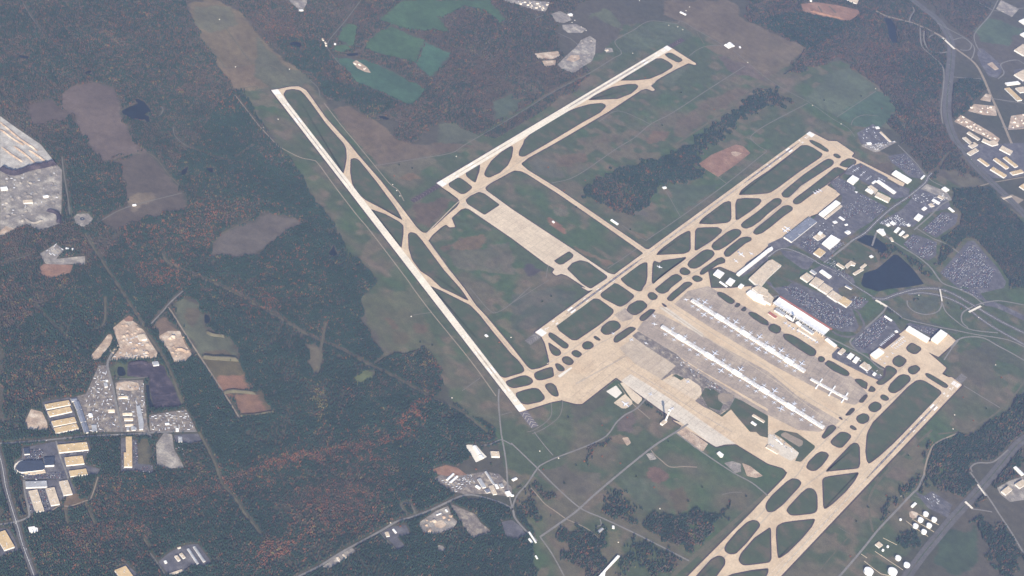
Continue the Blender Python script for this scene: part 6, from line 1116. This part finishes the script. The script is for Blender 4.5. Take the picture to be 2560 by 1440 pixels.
# cars: rows in the car parks; the nearest 300 are things, the others one mass
def car_mb(mb, x, y, a, z):
    mb.box(x, y, 4.5, 1.85, z+.25, z+.95, a); c, s = math.cos(a), math.sin(a); mb.box(x-.25*c, y-.25*s, 2.3, 1.6, z+.95, z+1.5, a)
LOTS = [('03:230,165 430,160 430,280 240,285', .75, 'the curved office car park'), ('03:250,410 460,405 640,400 680,440 640,465 250,465', .6, 'the curved office car park'), ('03:560,180 870,178 880,215 620,235', .6, 'the strip below the widest warehouse'), ('03:395,585 440,570 500,770 445,785', .6, 'the lane between the pale sheds'),
 ('03:1325,90 1372,90 1378,320 1330,330', .6, 'the strip right of the tall tan warehouse'), ('03:1200,150 1238,200 1238,390 1205,390', .5, 'the strip left of the tall tan warehouse'), ('03:1400,340 1530,335 1530,405 1430,405', .6, 'the lot under the fenced field'), ('03:240,565 285,600 350,800 300,800', .5, 'the strip beside the narrow pond'),
 ('31:640,390 700,345 870,445 760,480', .35, 'the cargo car park'), ('31:860,590 930,500 1180,640 1040,770', .35, 'the cargo car park'), ('31:720,640 840,590 940,680 780,760', .4, 'the cargo car park'), ('31:300,1010 440,900 540,990 430,1090', .6, 'the lot of the tan halls'), ('31:700,960 780,1000 620,1090 600,1060', .6, 'the lot of the white square hall'),
 ('31:1550,860 1730,690 1870,750 1680,920', .75, 'the wood-side long-stay park'), ('31:1360,1000 1450,910 1530,960 1420,1070', .8, 'the pond-road long-stay park'), ('31:1480,1060 1600,970 1690,1000 1640,1110 1540,1150', .8, 'the pond-road long-stay park'), ('31:1730,1300 1900,1120 2050,1250 1900,1400', .85, 'the largest long-stay park'), ('31:1910,1110 2030,990 2200,1150 2060,1240', .85, 'the largest long-stay park'), ('31:1980,1370 2160,1190 2270,1260 2200,1440 32:1900,0', .85, 'the largest long-stay park'), ('31:1220,150 1370,100 1530,290 1420,310', .4, 'the runway-end car park'),
 ('32:130,-20 290,0 560,150 740,220 860,300 850,370 700,410 430,260', .8, 'the oval terminal car park'), ('32:850,560 900,490 1160,280 1240,330 1100,500 960,620', .8, 'the private hangar car park'), ('32:850,80 990,110 900,200 800,190', .8, 'the lot beside the lowest tan hall'), ('32:1410,380 1500,370 1700,420 1640,470', .6, 'the dark lot behind the white hangars'), ('31:600,1220 700,1200 840,1350 720,1340', .5, 'the lot of the angular office'), ('13:2230,440 2290,400 2430,430 2440,470', .4, 'the works'), ('22:1700,760 1900,900 2050,960 2150,1060 1960,1000', .35, 'the dark service yard'),
 ('32:1900,10 2080,30 2150,110 2000,50', .7, 'the access road car park'), ('31:560,1180 640,1130 720,1200 640,1240', .4, 'the lot by the angular office')]
CARS = []
for s, dens, where in LOTS:
    poly = Q(s); a, _ = rect_axes(poly); ca, sa = math.cos(a), math.sin(a); us = [p[0]*ca+p[1]*sa for p in poly]; vs = [-p[0]*sa+p[1]*ca for p in poly]
    v = min(vs)+3; r_ = 0
    while v < max(vs)-2:
        u = np.arange(min(us)+2, max(us)-2, 2.9); x = u*ca-v*sa; y = u*sa+v*ca; ok = inside(x, y, poly) & (RNG.random(len(u)) < dens)
        for xx, yy in zip(x[ok], y[ok]): CARS.append((xx, yy, a+math.pi/2, where))
        v += 5.6 if r_ % 2 == 0 else 11; r_ += 1
hw_ = [('30:1560,90 1790,330 1830,440 1810,800 1800,1200', 60), ('31:1960,60 2180,330 2550,700', 40), ('33:2380,260 1850,860 1420,1400', 40), ('32:1160,110 1700,10 2300,320', 30), ('03:60,560 180,960 290,1300', 24), ('03:350,92 900,42 1500,10', 16), ('31:1080,780 1560,400', 14)]
for s, k in hw_:
    p = catmull(Q(s), 12)
    for _ in range(k):
        i = random.randrange(len(p)-1); q = (np.array(p[i])+np.array(p[i+1]))/2; a = math.atan2(p[i+1][1]-p[i][1], p[i+1][0]-p[i][0]); o_ = random.choice((-7, -4, 4, 7)); CARS.append((q[0]-math.sin(a)*o_, q[1]+math.cos(a)*o_, a, 'the main roads'))
foot = []
cx_ = np.array([c[0] for c in CARS]); cy_ = np.array([c[1] for c in CARS]); bad = np.zeros(len(CARS), bool)
for k in BFOOT: bad |= inside(cx_, cy_, k)
CARS = [c for c, b in zip(CARS, bad) if not b]
CARS.sort(key=lambda c: (c[0]-CAM[0])**2+(c[1]-CAM[1])**2)
protos = []
for m in CARM:
    mb = MB(); car_mb(mb, 0, 0, 0, 0); protos.append(mb)
pm = {}
wts = [.07, .11, .32, .17, .27, .03, .03]
for i, (x, y, a, where) in enumerate(CARS[:300]):
    k = int(RNG.choice(7, p=wts))
    if k not in pm: o = protos[k].build('parked_car', CARM[k]); pm[k] = o
    else: o = pm[k].copy(); COL.objects.link(o)
    o.location = (x, y, 1.35); o.rotation_euler = (0, 0, a); o.name = 'car' if where == 'the main roads' else 'parked_car'
    colr = ('white', 'silver', 'black', 'dark blue', 'grey', 'red', 'beige')[k]
    tag(o, '%s car %s' % (colr, 'driving on '+where if where == 'the main roads' else 'parked among many in '+where), 'car', '%s cars in %s' % (colr, where))
V = []; F = []; MI = []
for x, y, a, w_ in CARS[300:]:
    mb = MB(); car_mb(mb, x, y, a, 1.35); n0 = len(V); V += mb.V; F += [[i+n0 for i in f] for f in mb.F]; k = int(RNG.choice(7, p=wts)); MI += [k]*len(mb.F)
o = mesh('parked_cars', V, F, CARM); o.data.polygons.foreach_set('material_index', MI); tag(o, 'mass of small parked cars filling the long-stay and terminal car parks', kind='stuff')

# ================================================================== WOODS AND TREES
WOODS = [ # name, outline, share of (pine, bare, rust, yellow), density, label, extra clearings
 ('pine_wood', 'f:0,820 60,800 200,700 330,560 600,200 620,260 690,360 730,410 770,480 830,560 880,640 945,705 905,745 910,800 940,860 965,900 1065,870 1090,900 1108,960 1090,1000 1130,1010 1240,1080 1260,1110 1215,1120 1120,1180 1130,1240 1290,1262 1335,1330 1345,1460 0,1460', 1.0, 'dark pine and rust-flecked autumn wood filling the left and bottom', 0),
 ('mixed_wood', 'f:-20,-20 480,-20 466,20 500,90 562,190 592,232 600,205 605,230 600,200 330,560 200,700 60,800 0,820 -20,800', .8, 'hazy brown and orange autumn wood in the upper left', 1),
 ('brown_wood', 'f:480,-20 1500,-20 1390,60 1400,130 1480,180 1440,230 1400,245 1310,330 1250,350 1180,330 1100,300 1030,360 985,350 990,300 925,300 870,265 800,240 770,195 700,135 640,90 590,25 540,0', .72, 'hazy brown and mauve woodland along the top between the crop fields', 2),
 ('dark_copse', '20:20,0'.replace('20:20,0', '21:680,500 800,410 960,290 1120,250 1330,180 1500,110 1740,0 20:1800,1420 2200,1120 2480,900 2560,860 30:100,900 60,980 20:2400,1160 2300,1200 2060,1400 21:1860,120 1900,150 1860,210 1900,320 1660,380 1560,400 1450,480 1330,620 1230,720 1000,660 840,600'), .95, 'dark belt of pines between the far and middle runways', 3),
 ('roadside_wood', 'f:1880,-20 2270,-20 2340,60 2370,130 2366,280 2400,380 2450,450 2350,420 2330,450 2300,410 2240,330 2210,290 2180,280 2245,290 2225,250 2190,210 2150,185 2100,145 1960,190 2015,120 1860,60', .8, 'brown and green woodland beside the motorway in the upper right', 4),
 ('right_wood', '31:1850,470 1960,440 2200,425 2330,560 2560,790 2660,900 2660,1440 2420,1440 2300,1230 2080,960 1980,960 1900,1080 1690,950 1890,800 1920,700 1830,560', .95, 'dark green and brown wood at the right edge between motorway and car parks', 5),
 ('motorway_wood', '30:1850,850 1900,800 2130,790 2200,900 2100,980 2060,1060 1860,1200 1840,1100', 1, 'dark triangular wood right of the motorway', 6),
 ('top_wood', '30:1500,-60 2200,-60 2200,150 2060,330 2060,400 1900,320 1700,130', .7, 'mauve wood in the top right above the motorway', 7),
 ('lower_copse', '23:470,1010 600,980 740,1000 860,970 920,930 1000,1000 960,1100 940,1200 900,1300 800,1440 730,1440 640,1340 530,1280 500,1150', .95, 'small dark copse above the long cream-white roof', 8),
 ('lower_thicket', '23:1290,960 1400,820 1560,790 1700,880 1740,830 2200,740 2100,900 1900,1100 1830,1200 1400,1040', .9, 'dark thicket on the rough grass left of the taxiway', 9),
 ('lower_scrub', '23:1210,1040 1400,1130 1700,1300 1620,1440 1500,1400 1200,1440 1000,1440 1150,1200', .6, 'thin scrub beside the road at the bottom', 10),
 ('gully_trees', '23:900,600 1000,590 1200,570 1100,640 1240,760 1250,830 1180,900 1040,900 900,780', .75, 'ragged trees in the middle of the rough grass', 11),
 ('lane_trees', '23:60,560 200,520 470,640 440,680 220,640 330,900 280,920 60,740', .6, 'straggling trees beside the grassy lane', 12),
 ('slope_trees', '23:740,180 960,60 960,110 860,160 800,180 830,360 780,300', .6, 'line of trees along the ditch in the rough grass', 13),
 ('tower_trees', '22:1310,1130 1420,1110 1500,1190 1500,1240 1380,1230', .8, 'small clump of trees left of the control tower', 14),
 ('depot_trees', '33:1430,520 1520,400 1560,500 1520,590 1400,590 1240,780 1150,900 1080,870 1200,760 1330,600', .8, 'row of trees along the fuel depot lane', 15),
 ('far_right_trees', '33:1580,130 1900,60 2560,-60 2560,40 2300,240 2050,290 2000,400 2100,560 2200,700 2040,740 1900,640 1640,580 1580,420', .85, 'dark blurred woodland at the lower right', 16),
 ('corner_wood', '32:2300,1290 2450,1150 2660,960 33:2660,60 2420,180 2200,260 2000,270 1900,60 32:2100,1420', .95, 'deep blue-green wood at the lower right edge', 17), ('edge_wood', '33:2300,300 2560,80 2560,500 2400,490 2300,560 2210,470', .9, 'dark corner wood at the right edge above the blurred buildings', 17),
 ('junction_trees', '33:1960,900 2140,880 2330,900 2480,1120 2560,1260 2560,1440 2300,1440 2200,1100 2120,960', .8, 'dark trees between the carriageway and the crossing road', 18),
 ('yard_trees', '33:1270,960 1400,940 1560,1080 1540,1180 1340,1160', .7, 'brown trees between the two groups of fuel tanks', 19),
 ('hedge_trees', '30:-60,1000 60,960 230,1010 120,1090 -40,1050', .9, 'dark little wood at the end of the ditch line', 20),
 ('loop_trees', '32:1440,210 1500,150 1560,90 1580,110 1520,190', 1, 'clump inside the round road loop', 21), ('loop_shrubs', '32:1200,180 1290,240 1290,300 1200,260 1180,210', .8, 'trees between the bridge and the private car park', 22),
 ('pond_trees', '31:1060,1080 1240,1030 1310,1080 1500,1190 1640,1330 1600,1370 1450,1210 1270,1090 1100,1190 1040,1180', .45, 'scattered trees round the big pond', 23), ('long_stay_trees', '31:1690,970 1900,1080 1760,1250 1640,1220 1700,1100', .6, 'brown trees between the long-stay car parks', 24),
]
MIX = {0: (.85, .10, .025, .025), 1: (.50, .42, .05, .03), 2: (.34, .58, .05, .03), 3: (.76, .15, .08, .01), 4: (.35, .50, .12, .03), 5: (.7, .22, .04, .04), 7: (.2, .7, .08, .02), 20: (.8, .2, 0, 0)}
BLOBS = [ # photo x, y, radius px, gain of (bare, rust, yellow): real stands of other species
 (230, 60, 170, .3, .1, .02), (420, 130, 110, .3, .12, .02), (100, 250, 90, .2, .06, 0), (575, 262, 26, .2, 3, .1), (300, 440, 60, .2, .15, .05), (500, 470, 90, .3, .35, .1), (520, 530, 60, .2, .5, .1), (430, 560, 70, .5, .25, .05), (330, 620, 70, .7, .25, 0), (420, 680, 60, .3, .9, .1), (530, 600, 60, .2, .3, .1), (460, 740, 50, .2, .3, 0),
 (640, 530, 50, .4, .3, .05), (690, 630, 45, .4, .3, 0), (660, 760, 40, .4, 1.2, .1), (780, 740, 60, .3, .2, .2), (800, 820, 30, .3, .6, .1), (1060, 900, 25, .4, .5, .5), (1075, 970, 20, .4, 1.0, .2), (1045, 1040, 20, .3, 3, .2), (1020, 1075, 20, .3, 3, .3), (795, 1000, 18, 0, 0, 3), (800, 1050, 16, 0, 0, 2),
 (820, 1120, 55, .5, 1.2, .2), (930, 1105, 45, .6, .8, .2), (720, 1150, 40, .4, 1.0, .2), (620, 1190, 60, .4, .6, .1), (560, 1210, 60, .5, .5, .1), (880, 1230, 100, .7, .25, .05), (800, 1290, 80, .4, .8, .1), (930, 1300, 50, .4, .7, .1), (760, 1340, 60, .3, .7, .1), (680, 1390, 40, .3, 2.2, .2), (850, 1240, 60, .5, .3, 0), (960, 1215, 40, .3, .4, 0), (280, 1340, 90, .5, .35, .05), (170, 1390, 60, .5, .3, .05), (360, 1230, 90, .5, .25, .05), (470, 1240, 60, .5, .35, .05), (720, 1250, 60, .5, .2, 0),
 (90, 1400, 60, .4, .2, .2), (40, 760, 60, .2, .1, .1), (180, 740, 60, .3, .1, .1), (120, 930, 120, .3, .15, .15), (200, 960, 60, .3, .3, .1), (700, 55, 60, .3, .5, .05), (760, 85, 40, .3, .6, .05), (960, 30, 50, .3, .4, 0), (1230, 60, 60, .3, .2, .1), (1060, 290, 50, .5, .4, 0), (930, 280, 20, .1, .3, 1), (1180, 260, 60, .4, .2, 0), (860, 180, 40, .3, .4, .1), (1100, 180, 60, .4, .2, 0),
 (1570, 560, 40, .3, .8, 0), (1530, 510, 30, .3, .6, 0), (1640, 470, 40, .1, .1, 0), (2010, 222, 25, .3, 1.5, 0), (1980, 245, 25, .3, 1.0, 0), (2050, 90, 60, .3, .2, 0), (1980, 60, 50, .3, .4, 0), (2140, 160, 60, .6, .15, 0), (2200, 130, 40, .5, .3, 0), (2350, 200, 20, .3, 1.2, 0), (2440, 560, 60, .5, .1, 0), (2400, 100, 30, .5, .2, 0),
]
STANDS = [ # outline, mix (pine, bare, rust, yellow) of a stand with its own look
 ('13:0,380 200,250 600,180 1000,90 1400,40 1520,0 1480,60 1250,130 950,230 700,290 300,340 0,390', (.15, .35, .48, .02)), ('12:1680,1000 1740,1100 1600,1260 1450,1440 1350,1440 1500,1240 1620,1100', (.1, .3, .55, .05)),
 ('03:1200,640 1600,560 2000,520 2250,470 2560,370 13:0,380 0,440 03:2300,580 2000,640 1700,680 1300,660', (.15, .62, .22, .01)), ('13:330,520 900,500 1200,600 1260,900 900,950 400,1000 230,1060 450,760', (.3, .48, .21, .01)),
 ('13:200,1060 420,1100 330,1250 100,1330 0,1260 60,1150', (.1, .3, .6, 0)), ('03:480,960 1000,900 1500,930 1500,1000 1100,1060 800,1150 560,1120', (.2, .6, .18, .02)), ('03:960,430 1250,400 1240,600 1000,900 900,760', (.35, .5, .13, .02)),
 ('03:2020,20 2560,-100 2560,350 2250,460 2160,300', (.98, .02, 0, 0)), ('12:0,1290 2560,1440 13:1500,-20 900,60 300,160 0,220', (.97, .02, .01, 0)), ('12:0,350 600,560 560,900 100,900', (.97, .03, 0, 0)), ('12:700,640 1060,780 900,980 640,900', (.97, .03, 0, 0)), ('11:0,120 350,330 640,560 1000,900 1240,1300 900,1400 700,900 300,600 0,560', (.96, .03, .01, 0)), ('11:0,1150 500,1000 800,1100 700,1440 0,1440', (.8, .1, .09, .01)),
 ('10:560,740 720,800 1100,900 1380,1000 1360,1110 1100,1160 900,1060 680,940', (.98, .02, 0, 0)), ('10:180,400 560,380 640,440 740,560 730,640 560,740 330,690', (.93, .05, .02, 0)), ('01:680,120 1180,190 1200,420 1270,600 1000,720 700,640', (.66, .26, .07, .01)), ('01:1930,80 2560,0 2560,560 2200,500 1900,300', (.88, .09, .02, .01)),
 ('01:1000,820 1500,800 1900,700 2300,560 2560,640 2400,740 2150,900 2080,1100 1600,1100 1300,1000', (.42, .34, .22, .02)), ('01:1480,1150 1700,1230 1900,1400 1400,1440 1300,1250', (.38, .3, .3, .02)), ('02:700,0 1000,60 1040,400 900,700 400,740 200,400 500,100', (.93, .05, .02, 0)), ('02:1000,0 1250,60 1400,340 1040,440 1060,120', (.7, .24, .05, .01)), ('02:0,640 400,600 980,700 980,1040 420,1100 0,1140', (.6, .3, .07, .03)),
 ('02:1900,940 2200,960 2380,1300 1960,1340 1820,1140', (.9, .07, .02, .01)), ('30:0,160 480,140 740,230 720,340 380,500 200,400 0,300', (.95, .05, 0, 0)), ('30:300,620 840,440 1300,430 1320,900 1080,860 820,620 640,780', (.15, .76, .09, 0)), ('30:1360,560 1780,620 1740,900 1500,1100 1340,860', (.6, .32, .08, 0)), ('03:1560,420 2000,330 2150,450 1900,540 1560,560', (.85, .12, .02, .01)), ('03:1400,700 1900,640 2560,500 2560,900 2000,900 1500,1000', (.75, .2, .04, .01)),
 ('12:580,950 640,930 680,1150 640,1300 580,1300', (.3, .2, .05, .45)), ('13:600,260 1100,150 1300,300 1100,420 700,420', (.62, .3, .08, 0)), ('13:1300,500 1800,560 1900,720 1500,820 1300,700', (.95, .05, 0, 0)), ('13:500,1350 1300,1100 2500,1100 2560,1440 500,1440', (.93, .04, .02, .01)),
]
SP = 7.4
tx = np.arange(GX0, GX1, SP); ty = np.arange(GY0, GY1, SP); TX, TY = np.meshgrid(tx, ty); TX = TX.ravel(); TY = TY.ravel()
TX = TX+RNG.uniform(-.48, .48, TX.shape)*SP; TY = TY+RNG.uniform(-.48, .48, TY.shape)*SP
dd = np.stack([TX, TY, np.zeros_like(TX)], 1)-CAM; zz = dd@fw; ppx = W/2+FPX*(dd@rt)/zz; ppy = H/2-FPX*(dd@up)/zz
vis = (zz > 0) & (ppx > -60) & (ppx < W+60) & (ppy > -60) & (ppy < H+60); TX, TY, ppx, ppy = TX[vis], TY[vis], ppx[vis], ppy[vis]
wid = np.full(len(TX), -1); kx = TX+(vnoise(TX, TY, 45, 23)-.5)*90; ky = TY+(vnoise(TX, TY, 45, 24)-.5)*90
jx = TX+(vnoise(TX, TY, 60, 21)-.5)*44; jy = TY+(vnoise(TX, TY, 60, 22)-.5)*44
for i, wd in reversed(list(enumerate(WOODS))): m_ = (inside(jx, jy, Q(wd[1])) if i < 3 or i in (5, 6, 17) else inside(kx, ky, Q(wd[1]))) & (wid < 0); wid[m_] = i
s_ = wid >= 0; TX, TY, ppx, ppy, wid, jx, jy = TX[s_], TY[s_], ppx[s_], ppy[s_], wid[s_], jx[s_], jy[s_]
CLEAR = [Q(s) for s, c, k in PATCHES[1:] if k >= .84]
ok = np.ones(len(TX), bool)
for k in CLEAR: ok &= ~inside(jx, jy, k)
for k in KEEP: ok &= ~inside(TX, TY, k)
dens = np.array([w_[2] for w_ in WOODS])[wid]*(.72+.5*vnoise(TX, TY, 130, 31)); gl = vnoise(TX, TY, 240, 33)*.6+vnoise(TX, TY, 70, 34)*.4
dens = dens*np.clip(1.5-1.3*np.clip(vnoise(TX, TY, 38, 51)-.35, 0, 1), .45, 1.05)
dens = np.where((wid >= 8) & (wid < 15), dens*np.clip((vnoise(TX, TY, 48, 35)-.05)*4, 0, 1.1), dens)
dens = np.where((gl > .66) & (wid != 6), dens*.45, dens); ok &= RNG.random(len(TX)) < dens
TX, TY, ppx, ppy, wid = TX[ok], TY[ok], ppx[ok], ppy[ok], wid[ok]; NT = len(TX); print('trees', NT)
wt = np.array([MIX.get(i, (.62, .27, .08, .03)) for i in range(len(WOODS))])[wid].astype(float)
pn = vnoise(TX, TY, 330, 41)*.55+vnoise(TX, TY, 110, 42)*.3+vnoise(TX, TY, 42, 43)*.15      # stands of one kind
dec = np.clip((pn-.53)/.13, 0, 1)[:, None]; wt = wt*(1-dec)+dec*wt*np.array((.5, 2.0, 1.5, 1.3)); rn = vnoise(TX, TY, 55, 44)[:, None]; wt[:, 2:] *= np.clip((rn-.55)*6, .06, 2.2)
for s3, mx in STANDS: m_ = inside(TX+(vnoise(TX, TY, 70, 61)-.5)*60, TY+(vnoise(TX, TY, 70, 62)-.5)*60, Q(s3)); wt[m_] = wt[m_]*.15+.85*np.array(mx)
for bx_, by_, br, g1, g2, g3 in BLOBS:
    g1, g2, g3 = g1*.5, g2*.6, g3*.7
    g = np.exp(-((ppx-bx_)**2+((ppy-by_)*1.25)**2)/(br*br)); wt[:, 1] += g*g1; wt[:, 2] += g*g2*.4; wt[:, 3] += g*g3*.5
wt[:, 2] *= .85; wt[:, 0] *= 1.1
wt /= wt.sum(1, keepdims=True); cum = wt.cumsum(1); uu = .5*RNG.random(NT)+.5*vnoise(TX, TY, 17, 71); uu = np.argsort(np.argsort(uu))/NT; kind = (uu[:, None] > cum).sum(1).clip(0, 3)
PAL = np.array([(.017, .038, .024), (.062, .050, .036), (.125, .055, .030), (.10, .09, .04)])
colr = PAL[kind]*(1+RNG.uniform(-.17, .17, NT))[:, None]; colr = colr*(.72+.56*(.5*vnoise(TX, TY, 30, 45)+.5*vnoise(TX, TY, 140, 48)))[:, None]
far = (kind == 0)
hgt = np.where(kind == 0, RNG.uniform(14, 23, NT), RNG.uniform(11, 19, NT))*(.62+.76*(.5*vnoise(TX, TY, 34, 47)+.5*vnoise(TX, TY, 80, 46))); rad = np.where(kind == 0, RNG.uniform(2.8, 4.6, NT), RNG.uniform(3.0, 5.8, NT))
NS = 5
def crowns(idx, name, label):
    n = len(idx); x, y, h, r = TX[idx], TY[idx], hgt[idx], rad[idx]; V = np.empty((n, 2*NS+1, 3), np.float32); rot = RNG.uniform(0, 6.28, n)
    for j in range(NS):
        a = rot+2*math.pi*j/NS
        for q, (f, z) in enumerate(((.72, .12), (1.0, .50))):
            rr = r*f*RNG.uniform(.7, 1.25, n); V[:, q*NS+j, 0] = x+np.cos(a+q*.6)*rr; V[:, q*NS+j, 1] = y+np.sin(a+q*.6)*rr; V[:, q*NS+j, 2] = h*(z+RNG.uniform(-.07, .07, n))
    V[:, 2*NS, 0] = x+RNG.uniform(-.5, .5, n); V[:, 2*NS, 1] = y+RNG.uniform(-.5, .5, n); V[:, 2*NS, 2] = h
    Fl = []
    for j in range(NS):
        k = (j+1) % NS; Fl += [(j, k, NS+j), (k, NS+k, NS+j), (NS+j, NS+k, 2*NS)]
    F = (np.array(Fl)[None]+(np.arange(n)*(2*NS+1))[:, None, None]).reshape(-1, 3); me = bpy.data.meshes.new(name); fast_mesh(me, V.reshape(-1, 3), F, 3)
    ca = np.ones((n, 2*NS+1, 4), np.float32); ca[:, :, :3] = colr[idx][:, None]; at = me.color_attributes.new('cover', 'FLOAT_COLOR', 'POINT'); at.data.foreach_set('color', ca.ravel())
    me.materials.append(mat('tree_foliage', (0, 0, 0), .22, 8, 2.5, attr=True)); o = bpy.data.objects.new(name, me); COL.objects.link(o); tag(o, label, kind='stuff')
for i, wd in enumerate(WOODS):
    idx = np.nonzero(wid == i)[0]
    if len(idx): crowns(idx, wd[0], wd[3])

# single trees one can tell apart on the open grass
def make_tree(h, r, seed, leaf):
    rs = random.Random(seed); t = empty('tree', 0, 0); mb = MB(); mb.cyl(0, 0, .38, .2, 0, h*.5, 6)
    for k in range(4):
        a = k*1.6+rs.random(); z = h*(.3+.08*k); x, y = math.cos(a)*r*.5, math.sin(a)*r*.5; n = len(mb.V)
        mb.V += [(.15, 0, z), (-.1, .13, z), (-.1, -.13, z), (x, y, z+h*.2)]; mb.F += [[n, n+1, n+3], [n+1, n+2, n+3], [n+2, n, n+3]]
    mb.build('trunk', M['bark'], t); V = []; F = []
    for k in range(190):
        u = rs.random()**.5; th = rs.uniform(0, 6.283); ph = rs.uniform(-1, 1); lump = 1+.25*math.sin(3*th+seed)
        x, y, z = math.cos(th)*u*r*lump*math.sqrt(1-ph*ph*.8), math.sin(th)*u*r*lump*math.sqrt(1-ph*ph*.8), h*.62+ph*h*.36; s = r*rs.uniform(.16, .3); n = len(V)
        d1 = Vector((rs.gauss(0, 1), rs.gauss(0, 1), rs.gauss(0, 1))).normalized()*s; d2 = d1.cross(Vector((rs.random(), rs.random(), rs.random()+.1))).normalized()*s
        p = Vector((x, y, z)); V += [tuple(p+d1), tuple(p+d2), tuple(p-d1), tuple(p-d2)]; F.append([n, n+1, n+2, n+3])
    mesh('crown', V, F, M[leaf], t); return t
SINGLE = '21:520,470 730,370 640,640 1180,860 360,240 20:1330,780 1690,930 2020,1100 1500,1260 11:1430,215 1380,325 1560,250 12:1760,578 2430,550 1640,550 1020,560 23:310,380 520,520 640,340 900,250 1080,320 1240,450 1420,560 1760,700 1900,560 2170,700 2340,650 1560,100 720,300 30:930,968 1135,1090 1240,880 560,1010 32:2180,1210 2050,1330 1950,1100 1780,880 2330,900 1500,120 1800,160 1930,210 22:390,90 300,140 1150,1300 560,1300 900,1380 13:2200,380 2350,330 1520,640 1440,950 03:400,250 520,600 120,520 60,700 31:1240,1240 1180,1000 1330,1090 860,1160 640,1120 560,1130 1410,540 930,230 33:1000,760 880,900 1180,640 1500,150 1400,240 820,1250'
protoT = [make_tree(11, 5, 1, 'leafg'), make_tree(9, 4.5, 2, 'leafo'), make_tree(13, 5.5, 3, 'leafg')]; usedT = set()
for i, (x, y) in enumerate(Q(SINGLE)):
    k = i % 3 if i % 5 else 1; src = protoT[k]
    if k not in usedT: usedT.add(k); o = src
    else:
        o = src.copy(); COL.objects.link(o)
        for ch in src.children: c_ = ch.copy(); COL.objects.link(c_); c_.parent = o
    o.location = (x, y, 0); o.rotation_euler = (0, 0, i*1.3); tag(o, 'lone %s tree standing on open grass' % ('rust-brown' if k == 1 else 'tall dark green' if k == 2 else 'dark green'), 'tree', '%s single trees on the grass' % ('rust-brown' if k == 1 else 'tall green' if k == 2 else 'green'))

# ================================================================== HAZE
m = bpy.data.materials.new('haze_air'); m.use_nodes = True; t = m.node_tree; t.nodes.clear()
pv = t.nodes.new('ShaderNodeVolumePrincipled'); pv.inputs['Density'].default_value = HAZE_DENSITY; pv.inputs['Color'].default_value = (.46, .58, 1, 1); pv.inputs['Anisotropy'].default_value = .15
om = t.nodes.new('ShaderNodeOutputMaterial'); t.links.new(pv.outputs[0], om.inputs['Volume'])
mb = MB(); mb.prism([(-70000, -70000), (70000, -70000), (70000, 70000), (-70000, 70000)], -1.5, 7260, base=True)
o = mb.build('haze', m); tag(o, 'thin blue haze in the air', kind='stuff')
print('objects', len(COL.objects))
